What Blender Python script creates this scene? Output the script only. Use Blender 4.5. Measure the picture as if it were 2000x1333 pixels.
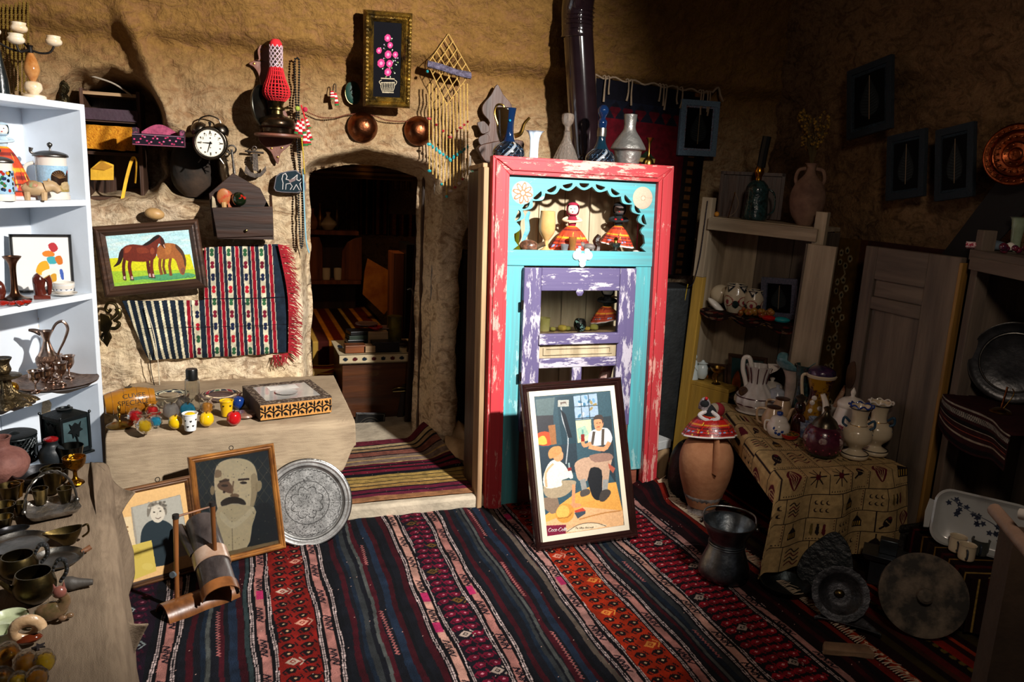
import bpy, math, random
import numpy as np
from mathutils import Matrix, Vector, Euler
from mathutils.geometry import tessellate_polygon
for _o in list(bpy.data.objects): bpy.data.objects.remove(_o)
SC = bpy.context.scene; COL = SC.collection
R_ = math.radians; PI = math.pi
random.seed(7); RNG = np.random.default_rng(7)
# -- camera (the room's back wall runs along world X)
FPX = 1500.0
_up = np.array([350., 7130., 1500.]); _up /= np.linalg.norm(_up)
_fh = np.array([0, 0, -1.]) - _up * (-_up[2]); _fh /= np.linalg.norm(_fh)
_rt = np.cross(_fh, _up); _yaw = R_(20)
RC = (np.outer([math.cos(_yaw), -math.sin(_yaw), 0], _rt) + np.outer([math.sin(_yaw), math.cos(_yaw), 0], _fh)
      + np.outer([0, 0, 1.], _up))
CP = np.array([0, 0, 1.5])
cam = bpy.data.cameras.new('camera'); co = bpy.data.objects.new('camera', cam); COL.objects.link(co)
cam.sensor_width = 36; cam.lens = 36 * FPX / 2000; cam.clip_start = .05
mw = Matrix.Identity(4)
for i in range(3):
    for j in range(3): mw[i][j] = RC[i, j]
    mw[i][3] = CP[i]
co.matrix_world = mw
SC.camera = co
# -- light and exposure
SC.view_settings.view_transform = 'Standard'; SC.view_settings.look = 'None'
SC.view_settings.exposure = 0.0; SC.view_settings.gamma = 1; SC.view_settings.use_curve_mapping = False
w = bpy.data.worlds.new('World'); SC.world = w; w.use_nodes = True
w.node_tree.nodes['Background'].inputs[0].default_value = (.55, .62, .8, 1)
w.node_tree.nodes['Background'].inputs[1].default_value = .03
def lamp(name, typ, loc, target, energy, color, size=.1, **kw):
    l = bpy.data.lights.new(name, typ); l.energy = energy; l.color = color
    if typ == 'AREA': l.size = size
    else: l.shadow_soft_size = size
    for k, v in kw.items(): setattr(l, k, v)
    o = bpy.data.objects.new(name, l); COL.objects.link(o); o.location = loc
    o.rotation_euler = (Vector(target) - Vector(loc)).to_track_quat('-Z', 'Y').to_euler()
    return o
lamp('ceiling_spot', 'SPOT', (1.62, .8, 2.5), (-.28, 4.1, .6), 960, (1, .95, .89), .055, spot_size=R_(86), spot_blend=.8)
lamp('right_side_fill', 'SPOT', (.6, .1, 2.5), (2.4, 2.6, .4), 62, (1, .82, .66), .2, spot_size=R_(80), spot_blend=.8)  # unseen fill light, added to brighten the table and floor at the right
lamp('back_room_lamp', 'POINT', (.6, 5.0, 1.75), (0, 0, 0), 60, (1, .6, .28), .12)
# -- placing helpers: pixel of the photograph -> point on a real surface
def ray(px, py): return RC @ np.array([(px - 1000) / FPX, -(py - 666.5) / FPX, -1.])
def atz(px, py, h): d = ray(px, py); return Vector(CP + d * ((h - CP[2]) / d[2]))
def aty(px, py, y): d = ray(px, py); return Vector(CP + d * (y / d[1]))
def atx(px, py, x): d = ray(px, py); return Vector(CP + d * (x / d[0]))
def atpl(px, py, p, n): d = ray(px, py); n = np.array(n); return Vector(CP + d * (n.dot(np.array(p) - CP) / n.dot(d)))
def mpp(p): return float(-(RC.T @ (np.array(p) - CP))[2] / FPX)
def fit(tl, tr, br, bl, pl):
    """centre, width, height, rotation matrix of the rectangle that four photo corners mark on plane pl=(point, normal)"""
    P = [atpl(*q, *pl) for q in (tl, tr, br, bl)]; n = Vector(pl[1]).normalized()
    c = (P[0] + P[1] + P[2] + P[3]) / 4
    x = ((P[1] - P[0]) + (P[2] - P[3])); wd = x.length / 2
    y = ((P[0] - P[3]) + (P[1] - P[2])); ht = y.length / 2
    x.normalize(); z = n if n.dot(Vector(CP) - c) > 0 else -n      # z = outward towards the room
    up = z.cross(x).normalized(); up = (up + y.normalized()).normalized(); x = up.cross(z).normalized(); up = z.cross(x)
    m = Matrix((x, -z, up)).transposed().to_4x4(); m.translation = c    # local X right, -Y out of the wall, Z up
    return m, wd, ht
# -- geometry builder
def cr(pts, n=5, closed=False):
    pts = [tuple(p) for p in pts]; L = len(pts); out = []
    rng = range(L if closed else L - 1)
    for i in rng:
        if closed: p0, p1, p2, p3 = pts[(i-1) % L], pts[i], pts[(i+1) % L], pts[(i+2) % L]
        else: p0, p1, p2, p3 = pts[max(i-1, 0)], pts[i], pts[i+1], pts[min(i+2, L-1)]
        for k in range(n):
            t = k / n
            out.append(tuple(.5*((2*b)+(-a+c)*t+(2*a-5*b+4*c-d)*t*t+(-a+3*b-3*c+d)*t**3) for a, b, c, d in zip(p0, p1, p2, p3)))
    if not closed: out.append(pts[-1])
    return out
class G:
    def __init__(s): s.v = []; s.f = []; s.m = Matrix.Identity(4)
    def at(s, loc=(0, 0, 0), rx=0, ry=0, rz=0, sc=1):
        s.m = Matrix.Translation(loc) @ Euler((rx, ry, rz)).to_matrix().to_4x4() @ Matrix.Diagonal((*((sc,)*3 if not hasattr(sc, '__len__') else sc), 1)); return s
    def add(s, vs, fs):
        b = len(s.v); s.v += [tuple(s.m @ Vector(p)) for p in vs]; s.f += [tuple(b + i for i in f) for f in fs]; return s
    def box(s, x0, x1, y0, y1, z0, z1):
        return s.add([(x0,y0,z0),(x1,y0,z0),(x1,y1,z0),(x0,y1,z0),(x0,y0,z1),(x1,y0,z1),(x1,y1,z1),(x0,y1,z1)],
                     [(0,3,2,1),(4,5,6,7),(0,1,5,4),(1,2,6,5),(2,3,7,6),(3,0,4,7)])
    def cb(s, c, d): return s.box(c[0]-d[0]/2, c[0]+d[0]/2, c[1]-d[1]/2, c[1]+d[1]/2, c[2]-d[2]/2, c[2]+d[2]/2)
    def hexa(s, p): return s.add(p, [(0,3,2,1),(4,5,6,7),(0,1,5,4),(1,2,6,5),(2,3,7,6),(3,0,4,7)])
    def lathe(s, prof, n=28, sx=1, sy=1, lobes=0, amp=0):
        vs = []; fs = []; m = len(prof)
        for r, z in prof:
            for k in range(n):
                a = 2*PI*k/n; q = r*(1 + (amp*math.cos(lobes*a) if lobes else 0)); vs.append((q*math.cos(a)*sx, q*math.sin(a)*sy, z))
        for i in range(m-1):
            for k in range(n):
                k2 = (k+1) % n; fs.append((i*n+k, i*n+k2, (i+1)*n+k2, (i+1)*n+k))
        if prof[0][0] > 1e-4: fs.append(tuple(range(n-1, -1, -1)))
        if prof[-1][0] > 1e-4: fs.append(tuple((m-1)*n+k for k in range(n)))
        return s.add(vs, fs)
    def vessel(s, prof, t=.003, n=28, sub=4, **k):
        p = cr(prof, sub) if sub else list(prof)
        inner = [(max(r-t, .0004), max(z, p[0][1]+t)) for r, z in reversed(p)]
        return s.lathe([(.0002, p[0][1])] + p + inner + [(.0002, p[0][1]+t)], n, **k)
    def ball(s, c, r, n=16, sc=(1, 1, 1)):
        m = s.m.copy(); s.m = m @ Matrix.Translation(c) @ Matrix.Diagonal((*sc, 1))
        h = max(n//2, 4); s.lathe([(max(r*math.sin(PI*i/h), 1e-5), -r*math.cos(PI*i/h)) for i in range(h+1)], n); s.m = m; return s
    def tube(s, pts, r=.003, n=8, closed=False, sub=0, flat=1):
        if sub: pts = cr(pts, sub, closed)
        pts = [Vector(p) for p in pts]; L = len(pts)
        rs = r if hasattr(r, '__len__') else [r]*L
        if len(rs) != L: rs = [float(np.interp(i/(L-1), np.linspace(0, 1, len(rs)), rs)) for i in range(L)]
        vs = []; fs = []; up = None
        for i, p in enumerate(pts):
            a = pts[(i-1) % L] if (closed or i) else p; b = pts[(i+1) % L] if (closed or i < L-1) else p
            t = (b - a); t = t.normalized() if t.length > 1e-9 else Vector((0, 0, 1))
            if up is None: up = t.orthogonal().normalized()
            up = (up - t*up.dot(t)); up = up.normalized() if up.length > 1e-6 else t.orthogonal().normalized()
            bi = t.cross(up)
            for k in range(n):
                A = 2*PI*k/n; vs.append(tuple(p + (up*math.cos(A) + bi*math.sin(A)*flat)*rs[i]))
        for i in range(L if closed else L-1):
            for k in range(n):
                k2 = (k+1) % n; j = (i+1) % L; fs.append((i*n+k, i*n+k2, j*n+k2, j*n+k))
        if not closed: fs += [tuple(range(n-1, -1, -1)), tuple((L-1)*n+k for k in range(n))]
        return s.add(vs, fs)
    def prism(s, outer, d0, d1, holes=()):
        """outline in local XZ, extruded in Y from d0 to d1"""
        loops = [list(outer)] + [list(h) for h in holes]; flat = [p for l in loops for p in l]; N = len(flat)
        tris = tessellate_polygon([[Vector((p[0], p[1], 0)) for p in l] for l in loops])
        vs = [(p[0], d0, p[1]) for p in flat] + [(p[0], d1, p[1]) for p in flat]
        fs = [tuple(t) for t in tris] + [tuple(N+i for i in reversed(t)) for t in tris]
        b = 0
        for l in loops:
            n = len(l)
            for i in range(n): j = (i+1) % n; fs.append((b+i, b+j, N+b+j, N+b+i))
            b += n
        return s.add(vs, fs)
    def grid(s, nu, nv, fn, closed=False):
        vs = [fn(i/(nu-1), j/(nv-1)) for j in range(nv) for i in range(nu)]
        return s.add(vs, [(j*nu+i, j*nu+i+1, (j+1)*nu+i+1, (j+1)*nu+i) for j in range(nv-1) for i in range(nu-1)])
    def mesh(s, name, smooth=True, sharp=38):
        me = bpy.data.meshes.new(name); me.from_pydata(s.v, [], s.f)
        if smooth:
            me.polygons.foreach_set('use_smooth', [True]*len(me.polygons))
            me.set_sharp_from_angle(angle=R_(sharp))
        me.update(); return me
def fixn(me):
    import bmesh
    b = bmesh.new(); b.from_mesh(me); bmesh.ops.recalc_face_normals(b, faces=b.faces); b.to_mesh(me); b.free()
def tag(o, label, cat, group=None, kind=None):
    if label: o['label'] = label
    if cat: o['category'] = cat
    if group: o['group'] = group
    if kind: o['kind'] = kind
    return o
def place(o, loc, rz=0, rx=0, ry=0, mat=None):
    if mat is not None: o.matrix_world = mat; return o
    o.location = loc; o.rotation_euler = (rx, ry, rz); return o
def root(name, label, cat, loc=(0, 0, 0), rz=0, rx=0, ry=0, group=None, mat=None):
    o = bpy.data.objects.new(name, None); COL.objects.link(o); o.empty_display_size = .05
    place(o, loc, rz, rx, ry, mat); return tag(o, label, cat, group)
def part(par, name, g, m, smooth=True, label=None, bev=0, solid=0, loc=None, kind=None, seg=2, sharp=38):
    me = g if isinstance(g, bpy.types.Mesh) else g.mesh(name, smooth, sharp)
    if not isinstance(g, bpy.types.Mesh): fixn(me)
    if isinstance(m, (list, tuple)):
        for q in m: me.materials.append(q)
    else: me.materials.append(m)
    o = bpy.data.objects.new(name, me); COL.objects.link(o)
    if par is not None: o.parent = par
    if loc: o.location = loc
    if label: o['label'] = label
    if kind: o['kind'] = kind
    if solid: md = o.modifiers.new('solid', 'SOLIDIFY'); md.thickness = solid; md.offset = -1
    if bev: md = o.modifiers.new('bev', 'BEVEL'); md.width = bev; md.segments = seg; md.limit_method = 'ANGLE'; md.angle_limit = R_(35)
    return o
def solo(name, label, cat, g, m, loc=(0, 0, 0), rz=0, rx=0, ry=0, group=None, mat=None, **k):
    o = part(None, name, g, m, **k); place(o, loc, rz, rx, ry, mat); return tag(o, label, cat, group)
def struct(name, g, m, **k):
    o = part(None, name, g, m, **k); o['kind'] = 'structure'; return o
# -- materials
MC = {}
def srgb(h):
    if isinstance(h, str): c = [int(h[i:i+2], 16)/255 for i in (0, 2, 4)]
    else: c = h
    return tuple((x/12.92 if x <= .04045 else ((x+.055)/1.055)**2.4) for x in c)
def newmat(name):
    m = bpy.data.materials.new(name); m.use_nodes = True; nt = m.node_tree
    return m, nt, nt.nodes['Principled BSDF'], nt.nodes.new, nt.links.new
def mt(name, col='888888', rough=.6, metal=0, bump=.15, bs=60, var=.25, vs=9, col2=None, stretch=(1, 1, 1), trans=0, coat=0, ior=1.45, emis=0, alpha=1, thr=None, sheen=0, spec=None):
    if name in MC: return MC[name]
    m, nt, P, N, L = newmat(name); MC[name] = m
    c = srgb(col); c2 = srgb(col2) if col2 else tuple(min(1, x*(1+var)) for x in c); c1 = c if col2 else tuple(x*(1-var) for x in c)
    tc = N('ShaderNodeTexCoord'); mp = N('ShaderNodeMapping'); mp.inputs['Scale'].default_value = stretch; L(tc.outputs['Object'], mp.inputs[0])
    nz = N('ShaderNodeTexNoise'); nz.inputs['Scale'].default_value = vs; nz.inputs['Detail'].default_value = 6; nz.inputs['Roughness'].default_value = .62; L(mp.outputs[0], nz.inputs[0])
    rp = N('ShaderNodeValToRGB'); a, b = thr if thr else (.35, .65)
    rp.color_ramp.elements[0].position = a; rp.color_ramp.elements[1].position = b
    rp.color_ramp.elements[0].color = (*c1, 1); rp.color_ramp.elements[1].color = (*c2, 1)
    L(nz.outputs[0], rp.inputs[0]); L(rp.outputs[0], P.inputs['Base Color'])
    if bump:
        n2 = N('ShaderNodeTexNoise'); n2.inputs['Scale'].default_value = bs; n2.inputs['Detail'].default_value = 4; L(mp.outputs[0], n2.inputs[0])
        bp = N('ShaderNodeBump'); bp.inputs['Strength'].default_value = bump; bp.inputs['Distance'].default_value = .01; L(n2.outputs[0], bp.inputs['Height']); L(bp.outputs[0], P.inputs['Normal'])
    P.inputs['Roughness'].default_value = rough; P.inputs['Metallic'].default_value = metal; P.inputs['IOR'].default_value = ior
    P.inputs['Transmission Weight'].default_value = trans; P.inputs['Coat Weight'].default_value = coat; P.inputs['Alpha'].default_value = alpha
    P.inputs['Sheen Weight'].default_value = sheen
    if spec is not None: P.inputs['Specular IOR Level'].default_value = spec
    if emis: P.inputs['Emission Color'].default_value = (*c, 1); P.inputs['Emission Strength'].default_value = emis
    return m
def wood(name, dark, light, axis='z', rough=.6, scale=26, bump=.3, coat=0):
    st = {'x': (.08, 1, 1), 'y': (1, .08, 1), 'z': (1, 1, .08)}[axis]
    return mt(name, dark, rough, 0, bump, scale*2, vs=scale, col2=light, stretch=st, thr=(.36, .66), coat=coat)
def peel(name, paint, under, axis='z', amount=.6, rough=.6, paint2=None):
    """flaking paint over bare wood, flakes stretched along the grain"""
    if name in MC: return MC[name]
    m, nt, P, N, L = newmat(name); MC[name] = m
    st = {'x': (.2, 1, 1), 'z': (1, 1, .2)}[axis]
    tc = N('ShaderNodeTexCoord'); mp = N('ShaderNodeMapping'); mp.inputs['Scale'].default_value = st; L(tc.outputs['Object'], mp.inputs[0])
    n1 = N('ShaderNodeTexNoise'); n1.inputs['Scale'].default_value = 38; n1.inputs['Detail'].default_value = 8; n1.inputs['Roughness'].default_value = .75; L(mp.outputs[0], n1.inputs[0])
    n3 = N('ShaderNodeTexNoise'); n3.inputs['Scale'].default_value = 4; L(tc.outputs['Object'], n3.inputs[0])
    ad = N('ShaderNodeMath'); ad.operation = 'MULTIPLY_ADD'; ad.inputs[1].default_value = .45; L(n3.outputs[0], ad.inputs[0]); L(n1.outputs[0], ad.inputs[2])
    rp = N('ShaderNodeValToRGB'); rp.color_ramp.elements[0].position = amount + .18; rp.color_ramp.elements[1].position = amount + .205; L(ad.outputs[0], rp.inputs[0])
    n2 = N('ShaderNodeTexNoise'); n2.inputs['Scale'].default_value = 60; n2.inputs['Detail'].default_value = 5
    m2 = N('ShaderNodeMapping'); m2.inputs['Scale'].default_value = {'x': (.04, 1, 1), 'z': (1, 1, .04)}[axis]; L(tc.outputs['Object'], m2.inputs[0]); L(m2.outputs[0], n2.inputs[0])
    r2 = N('ShaderNodeValToRGB'); a = srgb(paint); b = srgb(paint2) if paint2 else tuple(x*.6 for x in a)
    r2.color_ramp.elements[0].color = (*b, 1); r2.color_ramp.elements[1].color = (*a, 1); r2.color_ramp.elements[0].position = .3; r2.color_ramp.elements[1].position = .55; L(n2.outputs[0], r2.inputs[0])
    mx = N('ShaderNodeMix'); mx.data_type = 'RGBA'; L(rp.outputs[0], mx.inputs[0]); L(r2.outputs[0], mx.inputs[6]); mx.inputs[7].default_value = (*srgb(under), 1)
    L(mx.outputs[2], P.inputs['Base Color']); P.inputs['Roughness'].default_value = rough
    bp = N('ShaderNodeBump'); bp.inputs['Strength'].default_value = .35; bp.inputs['Distance'].default_value = .004; bp.invert = True
    L(rp.outputs[0], bp.inputs['Height']); b2 = N('ShaderNodeBump'); b2.inputs['Strength'].default_value = .3; b2.inputs['Distance'].default_value = .003
    L(n2.outputs[0], b2.inputs['Height']); L(bp.outputs[0], b2.inputs['Normal']); L(b2.outputs[0], P.inputs['Normal'])
    return m
def painted_mat(name, rough=.7, bump=.1, bs=300, coat=0, metal=0, distance=.002, var=.12, spec=.5):
    """surface whose printed or woven colours sit in the mesh attribute Col"""
    if name in MC: return MC[name]
    m, nt, P, N, L = newmat(name); MC[name] = m
    at = N('ShaderNodeAttribute'); at.attribute_name = 'Col'
    tc = N('ShaderNodeTexCoord'); nz = N('ShaderNodeTexNoise'); nz.inputs['Scale'].default_value = bs; nz.inputs['Detail'].default_value = 3; L(tc.outputs['Object'], nz.inputs[0])
    mr = N('ShaderNodeMapRange'); mr.inputs[3].default_value = 1 - var*2; mr.inputs[4].default_value = 1 + var*2; L(nz.outputs[0], mr.inputs[0])
    mx = N('ShaderNodeMix'); mx.data_type = 'RGBA'; mx.blend_type = 'MULTIPLY'; mx.inputs[0].default_value = 1; L(at.outputs['Color'], mx.inputs[6]); L(mr.outputs[0], mx.inputs[7])
    L(mx.outputs[2], P.inputs['Base Color'])
    bp = N('ShaderNodeBump'); bp.inputs['Strength'].default_value = bump; bp.inputs['Distance'].default_value = distance; L(nz.outputs[0], bp.inputs['Height']); L(bp.outputs[0], P.inputs['Normal'])
    P.inputs['Roughness'].default_value = rough; P.inputs['Coat Weight'].default_value = coat; P.inputs['Metallic'].default_value = metal; P.inputs['Specular IOR Level'].default_value = spec
    return m
# -- numpy noise and canvases
def vnoise(x, y, seed=0):
    xi = np.floor(x).astype(np.int64); yi = np.floor(y).astype(np.int64); xf = x - xi; yf = y - yi
    def h(a, b):
        n = (a*374761393 + b*668265263 + seed*982451653) & 0xffffffff; n = ((n ^ (n >> 13))*1274126177) & 0xffffffff
        return ((n ^ (n >> 16)) & 0xffff)/65535.
    u = xf*xf*(3-2*xf); v = yf*yf*(3-2*yf)
    return (h(xi, yi)*(1-u)+h(xi+1, yi)*u)*(1-v) + (h(xi, yi+1)*(1-u)+h(xi+1, yi+1)*u)*v
def fbm(x, y, o=4, seed=0, gain=.5):
    s = 0; a = 1; t = 0
    for i in range(o): s = s + a*vnoise(x*2**i, y*2**i, seed+i); t += a; a *= gain
    return s/t
def homog(src, dst):
    A = []
    for (x, y), (u, v) in zip(src, dst): A += [[x, y, 1, 0, 0, 0, -u*x, -u*y, -u], [0, 0, 0, x, y, 1, -v*x, -v*y, -v]]
    return np.linalg.svd(np.array(A))[2][-1].reshape(3, 3)
class Cv:
    """small raster: shapes are given in reference coordinates (a quad tl,tr,br,bl) and land in a w x h colour grid, row 0 = top"""
    def __init__(s, w, h, bg, quad=None, box=None):
        s.w, s.h = w, h; s.a = np.ones((h, w, 3))*np.array(s.c(bg))
        if box: x0, y0, x1, y1 = box; quad = [(x0, y0), (x1, y0), (x1, y1), (x0, y1)]
        s.H = homog(quad or [(0, 0), (1, 0), (1, 1), (0, 1)], [(0, 0), (w-1, 0), (w-1, h-1), (0, h-1)])
    def c(s, c): return [int(c[i:i+2], 16)/255 for i in (0, 2, 4)] if isinstance(c, str) else c
    def t(s, pts):
        p = np.c_[np.array(pts, float), np.ones(len(pts))] @ s.H.T; return p[:, :2]/p[:, 2:]
    def _fill(s, p, col, a=1):
        x0 = max(int(p[:, 0].min()), 0); x1 = min(int(p[:, 0].max())+2, s.w); y0 = max(int(p[:, 1].min()), 0); y1 = min(int(p[:, 1].max())+2, s.h)
        if x1 <= x0 or y1 <= y0: return s
        X, Y = np.meshgrid(np.arange(x0, x1), np.arange(y0, y1)); ins = np.zeros(X.shape, bool); n = len(p)
        for i in range(n):
            xa, ya = p[i]; xb, yb = p[(i+1) % n]
            if ya == yb: continue
            ins ^= ((ya > Y) != (yb > Y)) & (X < (xb-xa)*(Y-ya)/(yb-ya)+xa)
        q = s.a[y0:y1, x0:x1]; q[ins] = q[ins]*(1-a) + np.array(s.c(col))*a; return s
    def poly(s, pts, col, a=1, sm=0): return s._fill(s.t(cr(pts, sm, True) if sm else pts), col, a)
    def ell(s, cx, cy, rx, ry=None, col='ffffff', rot=0, a=1, n=24):
        ry = ry or rx; c, q = math.cos(rot), math.sin(rot)
        return s._fill(s.t([(cx+rx*math.cos(t)*c-ry*math.sin(t)*q, cy+rx*math.cos(t)*q+ry*math.sin(t)*c) for t in np.linspace(0, 2*PI, n, endpoint=False)]), col, a)
    def line(s, pts, wd, col, a=1, sm=0):
        pts = cr(pts, sm) if sm else pts
        for (xa, ya), (xb, yb) in zip(pts[:-1], pts[1:]):
            d = math.hypot(xb-xa, yb-ya) or 1e-9; nx, ny = -(yb-ya)/d*wd/2, (xb-xa)/d*wd/2; ex, ey = (xb-xa)/d*wd*.3, (yb-ya)/d*wd*.3
            s._fill(s.t([(xa+nx-ex, ya+ny-ey), (xb+nx+ex, yb+ny+ey), (xb-nx+ex, yb-ny+ey), (xa-nx-ex, ya-ny-ey)]), col, a)
        return s
    def rect(s, x0, y0, x1, y1, col, a=1): return s._fill(s.t([(x0, y0), (x1, y0), (x1, y1), (x0, y1)]), col, a)
    def noise(s, amt=.08, sc=.1, seed=1, tint=(1, 1, 1)):
        X, Y = np.meshgrid(np.arange(s.w), np.arange(s.h)); n = fbm(X*sc, Y*sc, 4, seed)-.5
        s.a = np.clip(s.a*(1+n[..., None]*amt*2*np.array(tint)), 0, 1); return s
    def blur(s, k=1):
        for _ in range(k):
            b = s.a.copy(); b[1:-1, 1:-1] = (s.a[1:-1, 1:-1]*4+s.a[:-2, 1:-1]+s.a[2:, 1:-1]+s.a[1:-1, :-2]+s.a[1:-1, 2:])/8; s.a = b
        return s
def sheet(cv, pos, name='sheet', smooth=True):
    """mesh grid whose vertices take the canvas colours; pos(u,v) (v from top) maps arrays to x,y,z arrays"""
    h, w = cv.h, cv.w; U, V = np.meshgrid(np.linspace(0, 1, w), np.linspace(0, 1, h)); X, Y, Z = pos(U, V)
    co = np.stack([X+0*U, Y+0*U, Z+0*U], -1).reshape(-1, 3).astype(np.float32); ii = np.arange(w*h).reshape(h, w)
    q = np.stack([ii[1:, :-1], ii[1:, 1:], ii[:-1, 1:], ii[:-1, :-1]], -1).reshape(-1, 4).astype(np.int32); nf = len(q)
    me = bpy.data.meshes.new(name); me.vertices.add(len(co)); me.vertices.foreach_set('co', co.ravel())
    me.loops.add(nf*4); me.loops.foreach_set('vertex_index', q.ravel()); me.polygons.add(nf)
    me.polygons.foreach_set('loop_start', np.arange(nf, dtype=np.int32)*4)
    if smooth: me.polygons.foreach_set('use_smooth', np.ones(nf, bool))
    me.update(calc_edges=True)
    a = me.color_attributes.new('Col', 'FLOAT_COLOR', 'POINT'); c = cv.a.reshape(-1, 3); c = np.where(c <= .04045, c/12.92, ((c+.055)/1.055)**2.4)
    a.data.foreach_set('color', np.c_[c, np.ones(len(c))].astype(np.float32).ravel()); return me
def flat(cv, W, H, y=0, x0=None, z0=None, name='sheet'):
    """upright picture in local XZ facing -Y, centred unless x0,z0 give its lower left corner"""
    x0 = -W/2 if x0 is None else x0; z0 = -H/2 if z0 is None else z0
    return sheet(cv, lambda u, v: (x0+W*u, y+0*u, z0+H*(1-v)), name)
# -- a thing being built: photo pixels -> its own local metres
class T:
    def __init__(s, name, label, cat, px=None, py=None, h=None, wall=None, group=None, loc=None, rz=None, rx=0):
        """stands at photo pixel (px,py) on the plane z=h, or hangs on the back wall at depth wall=Y; local X right, Z up, -Y to the viewer"""
        if wall is not None: L = aty(px, py, wall); s.n = (0, 1, 0); s.rz = 0 if rz is None else rz
        else:
            L = Vector(loc) if loc is not None else atz(px, py, h); v = L - Vector(CP); s.rz = math.atan2(v.y, v.x)-PI/2 if rz is None else rz; s.n = (-math.sin(s.rz), math.cos(s.rz), 0)
        s.L = L; s.k = mpp(L); v = L-Vector(CP); s.kz = s.k/max(.5, math.hypot(v.x, v.y)/v.length)
        s.a = (name, label, cat, group); s.rx = rx; s.r = None
        s.Mi = (Matrix.Translation(L) @ Matrix.Rotation(s.rz, 4, 'Z')).inverted()
    def Q(s, px, py, d=0):
        p = s.Mi @ atpl(px, py, s.L, s.n); return (p.x, d, p.z)
    def q(s, *pts): return [(s.Q(*p)[0], s.Q(*p)[2]) for p in pts]
    def g(s): return G().at(sc=(s.k, s.k, s.kz))
    def p(s, name, g, m, par=None, **k):
        if s.r is None: s.r = root(s.a[0], s.a[1], s.a[2], s.L, s.rz, s.rx, group=s.a[3])
        return part(par or s.r, name, g, m, **k)
    def one(s, g, m, **k): return solo(s.a[0], s.a[1], s.a[2], g, m, s.L, s.rz, s.rx, group=s.a[3], **k)
    def v(s, prof, m, name='body', par=None, t=2.2, n=28, sub=4, **k):
        """hollow turned vessel, profile (radius, height) in photo pixels"""
        kw = {a: k.pop(a) for a in ('lobes', 'amp', 'sx', 'sy') if a in k}
        return s.p(name, s.g().vessel(prof, t, n, sub, **kw), m, par, **k)
    def vs(s, prof, m, t=2.2, n=28, sub=4, **k): return s.one(s.g().vessel(prof, t, n, sub, **k), m)
    def l(s, name, prof, m, n=24, sub=3, par=None, c=(0, 0, 0), lobes=0, amp=0, **k):
        g = s.g(); g.m = g.m @ Matrix.Translation(c); return s.p(name, g.lathe(cr(prof, sub) if sub else prof, n, lobes=lobes, amp=amp), m, par, **k)
    def t(s, name, pts, r, m, par=None, n=8, sub=5, flat=1, **k): return s.p(name, s.g().tube(pts, r, n, sub=sub, flat=flat), m, par, **k)
def textgeo(txt, size):
    cu = bpy.data.curves.new('t', 'FONT'); cu.body = txt; cu.size = size; cu.align_x = 'CENTER'; cu.align_y = 'CENTER'; cu.resolution_u = 3
    o = bpy.data.objects.new('t', cu); COL.objects.link(o); bpy.context.view_layer.update(); me = bpy.data.meshes.new_from_object(o)
    vs = [tuple(v.co) for v in me.vertices]; fs = [tuple(p.vertices) for p in me.polygons]
    bpy.data.objects.remove(o); bpy.data.meshes.remove(me); bpy.data.curves.remove(cu); return vs, fs
# common materials
BRASS = mt('brass', 'a8803a', .28, 1, .08, 30, vs=8, col2='6e5526'); OBRASS = mt('old_brass', '6b5a34', .32, 1, .12, 25, vs=7, col2='2c2a22'); PEWT = mt('pewter', '8d8a84', .38, 1, .2, 30, vs=9, col2='4c4a47')
SILV = mt('silver_rose', 'c9b0a0', .22, 1, .12, 60, vs=14, col2='8a6d5c'); COPP = mt('copper', '9c5a34', .3, 1, .2, 40, vs=8, col2='54301f'); DMET = mt('dark_metal', '3a3a3c', .35, .9, .15, 30, vs=8, col2='1c1c1e')
IRON = mt('black_iron', '26221f', .55, .8, .3); TINM = mt('tinned_copper', '7d8286', .35, 1, .25, 30, vs=10, col2='3d4347'); GOLD = mt('gilt', 'c08a2c', .25, 1, .05)
PORC = mt('porcelain', 'e4ddd2', .15, 0, 0, vs=3, var=.04, coat=.5); CREAMP = mt('cream_porcelain', 'd2c2a4', .22, 0, .03, vs=4, var=.06, coat=.4); GLASS = mt('glass', 'f2f4f2', .03, 0, .04, 25, trans=1, var=0, ior=1.45)
BLUEG = mt('cobalt_glass', '16325e', .05, 0, 0, trans=.6, var=.1, coat=.5); ONYX = mt('onyx', 'd8b98e', .2, 0, 0, vs=16, col2='f0e6d2', coat=.4); ONYXG = mt('green_onyx', '9aa47c', .25, 0, 0, vs=14, col2='c9cfae', coat=.3)
TERR = mt('terracotta', 'a5694a', .8, 0, .3, 30, vs=6, col2='c08a66'); BLK = mt('black_plastic', '131313', .35, 0, .02, var=.1); WHC = mt('white_cloth', 'd8d4ce', .9, 0, .2, 90, var=.1); ROPE = mt('rope', '7c6a52', .95, 0, .5, 120)
PIC = painted_mat('picture_print', .32, .03, 200, coat=.2, var=.02); MATTE = painted_mat('matte_print', .9, .02, 200, spec=.1, var=.03); CANV = painted_mat('oil_canvas', .45, .25, 150, distance=.001); CER = painted_mat('glazed_ceramic', .16, 0, 50, coat=.5, var=.05); TEXT = painted_mat('printed_textile', .9, .5, 400, var=.15, spec=.1)
GILTF = wood('gilt_frame_wood', '6b3a18', 'a8682c', 'x', .4, 30, coat=.2)
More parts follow.
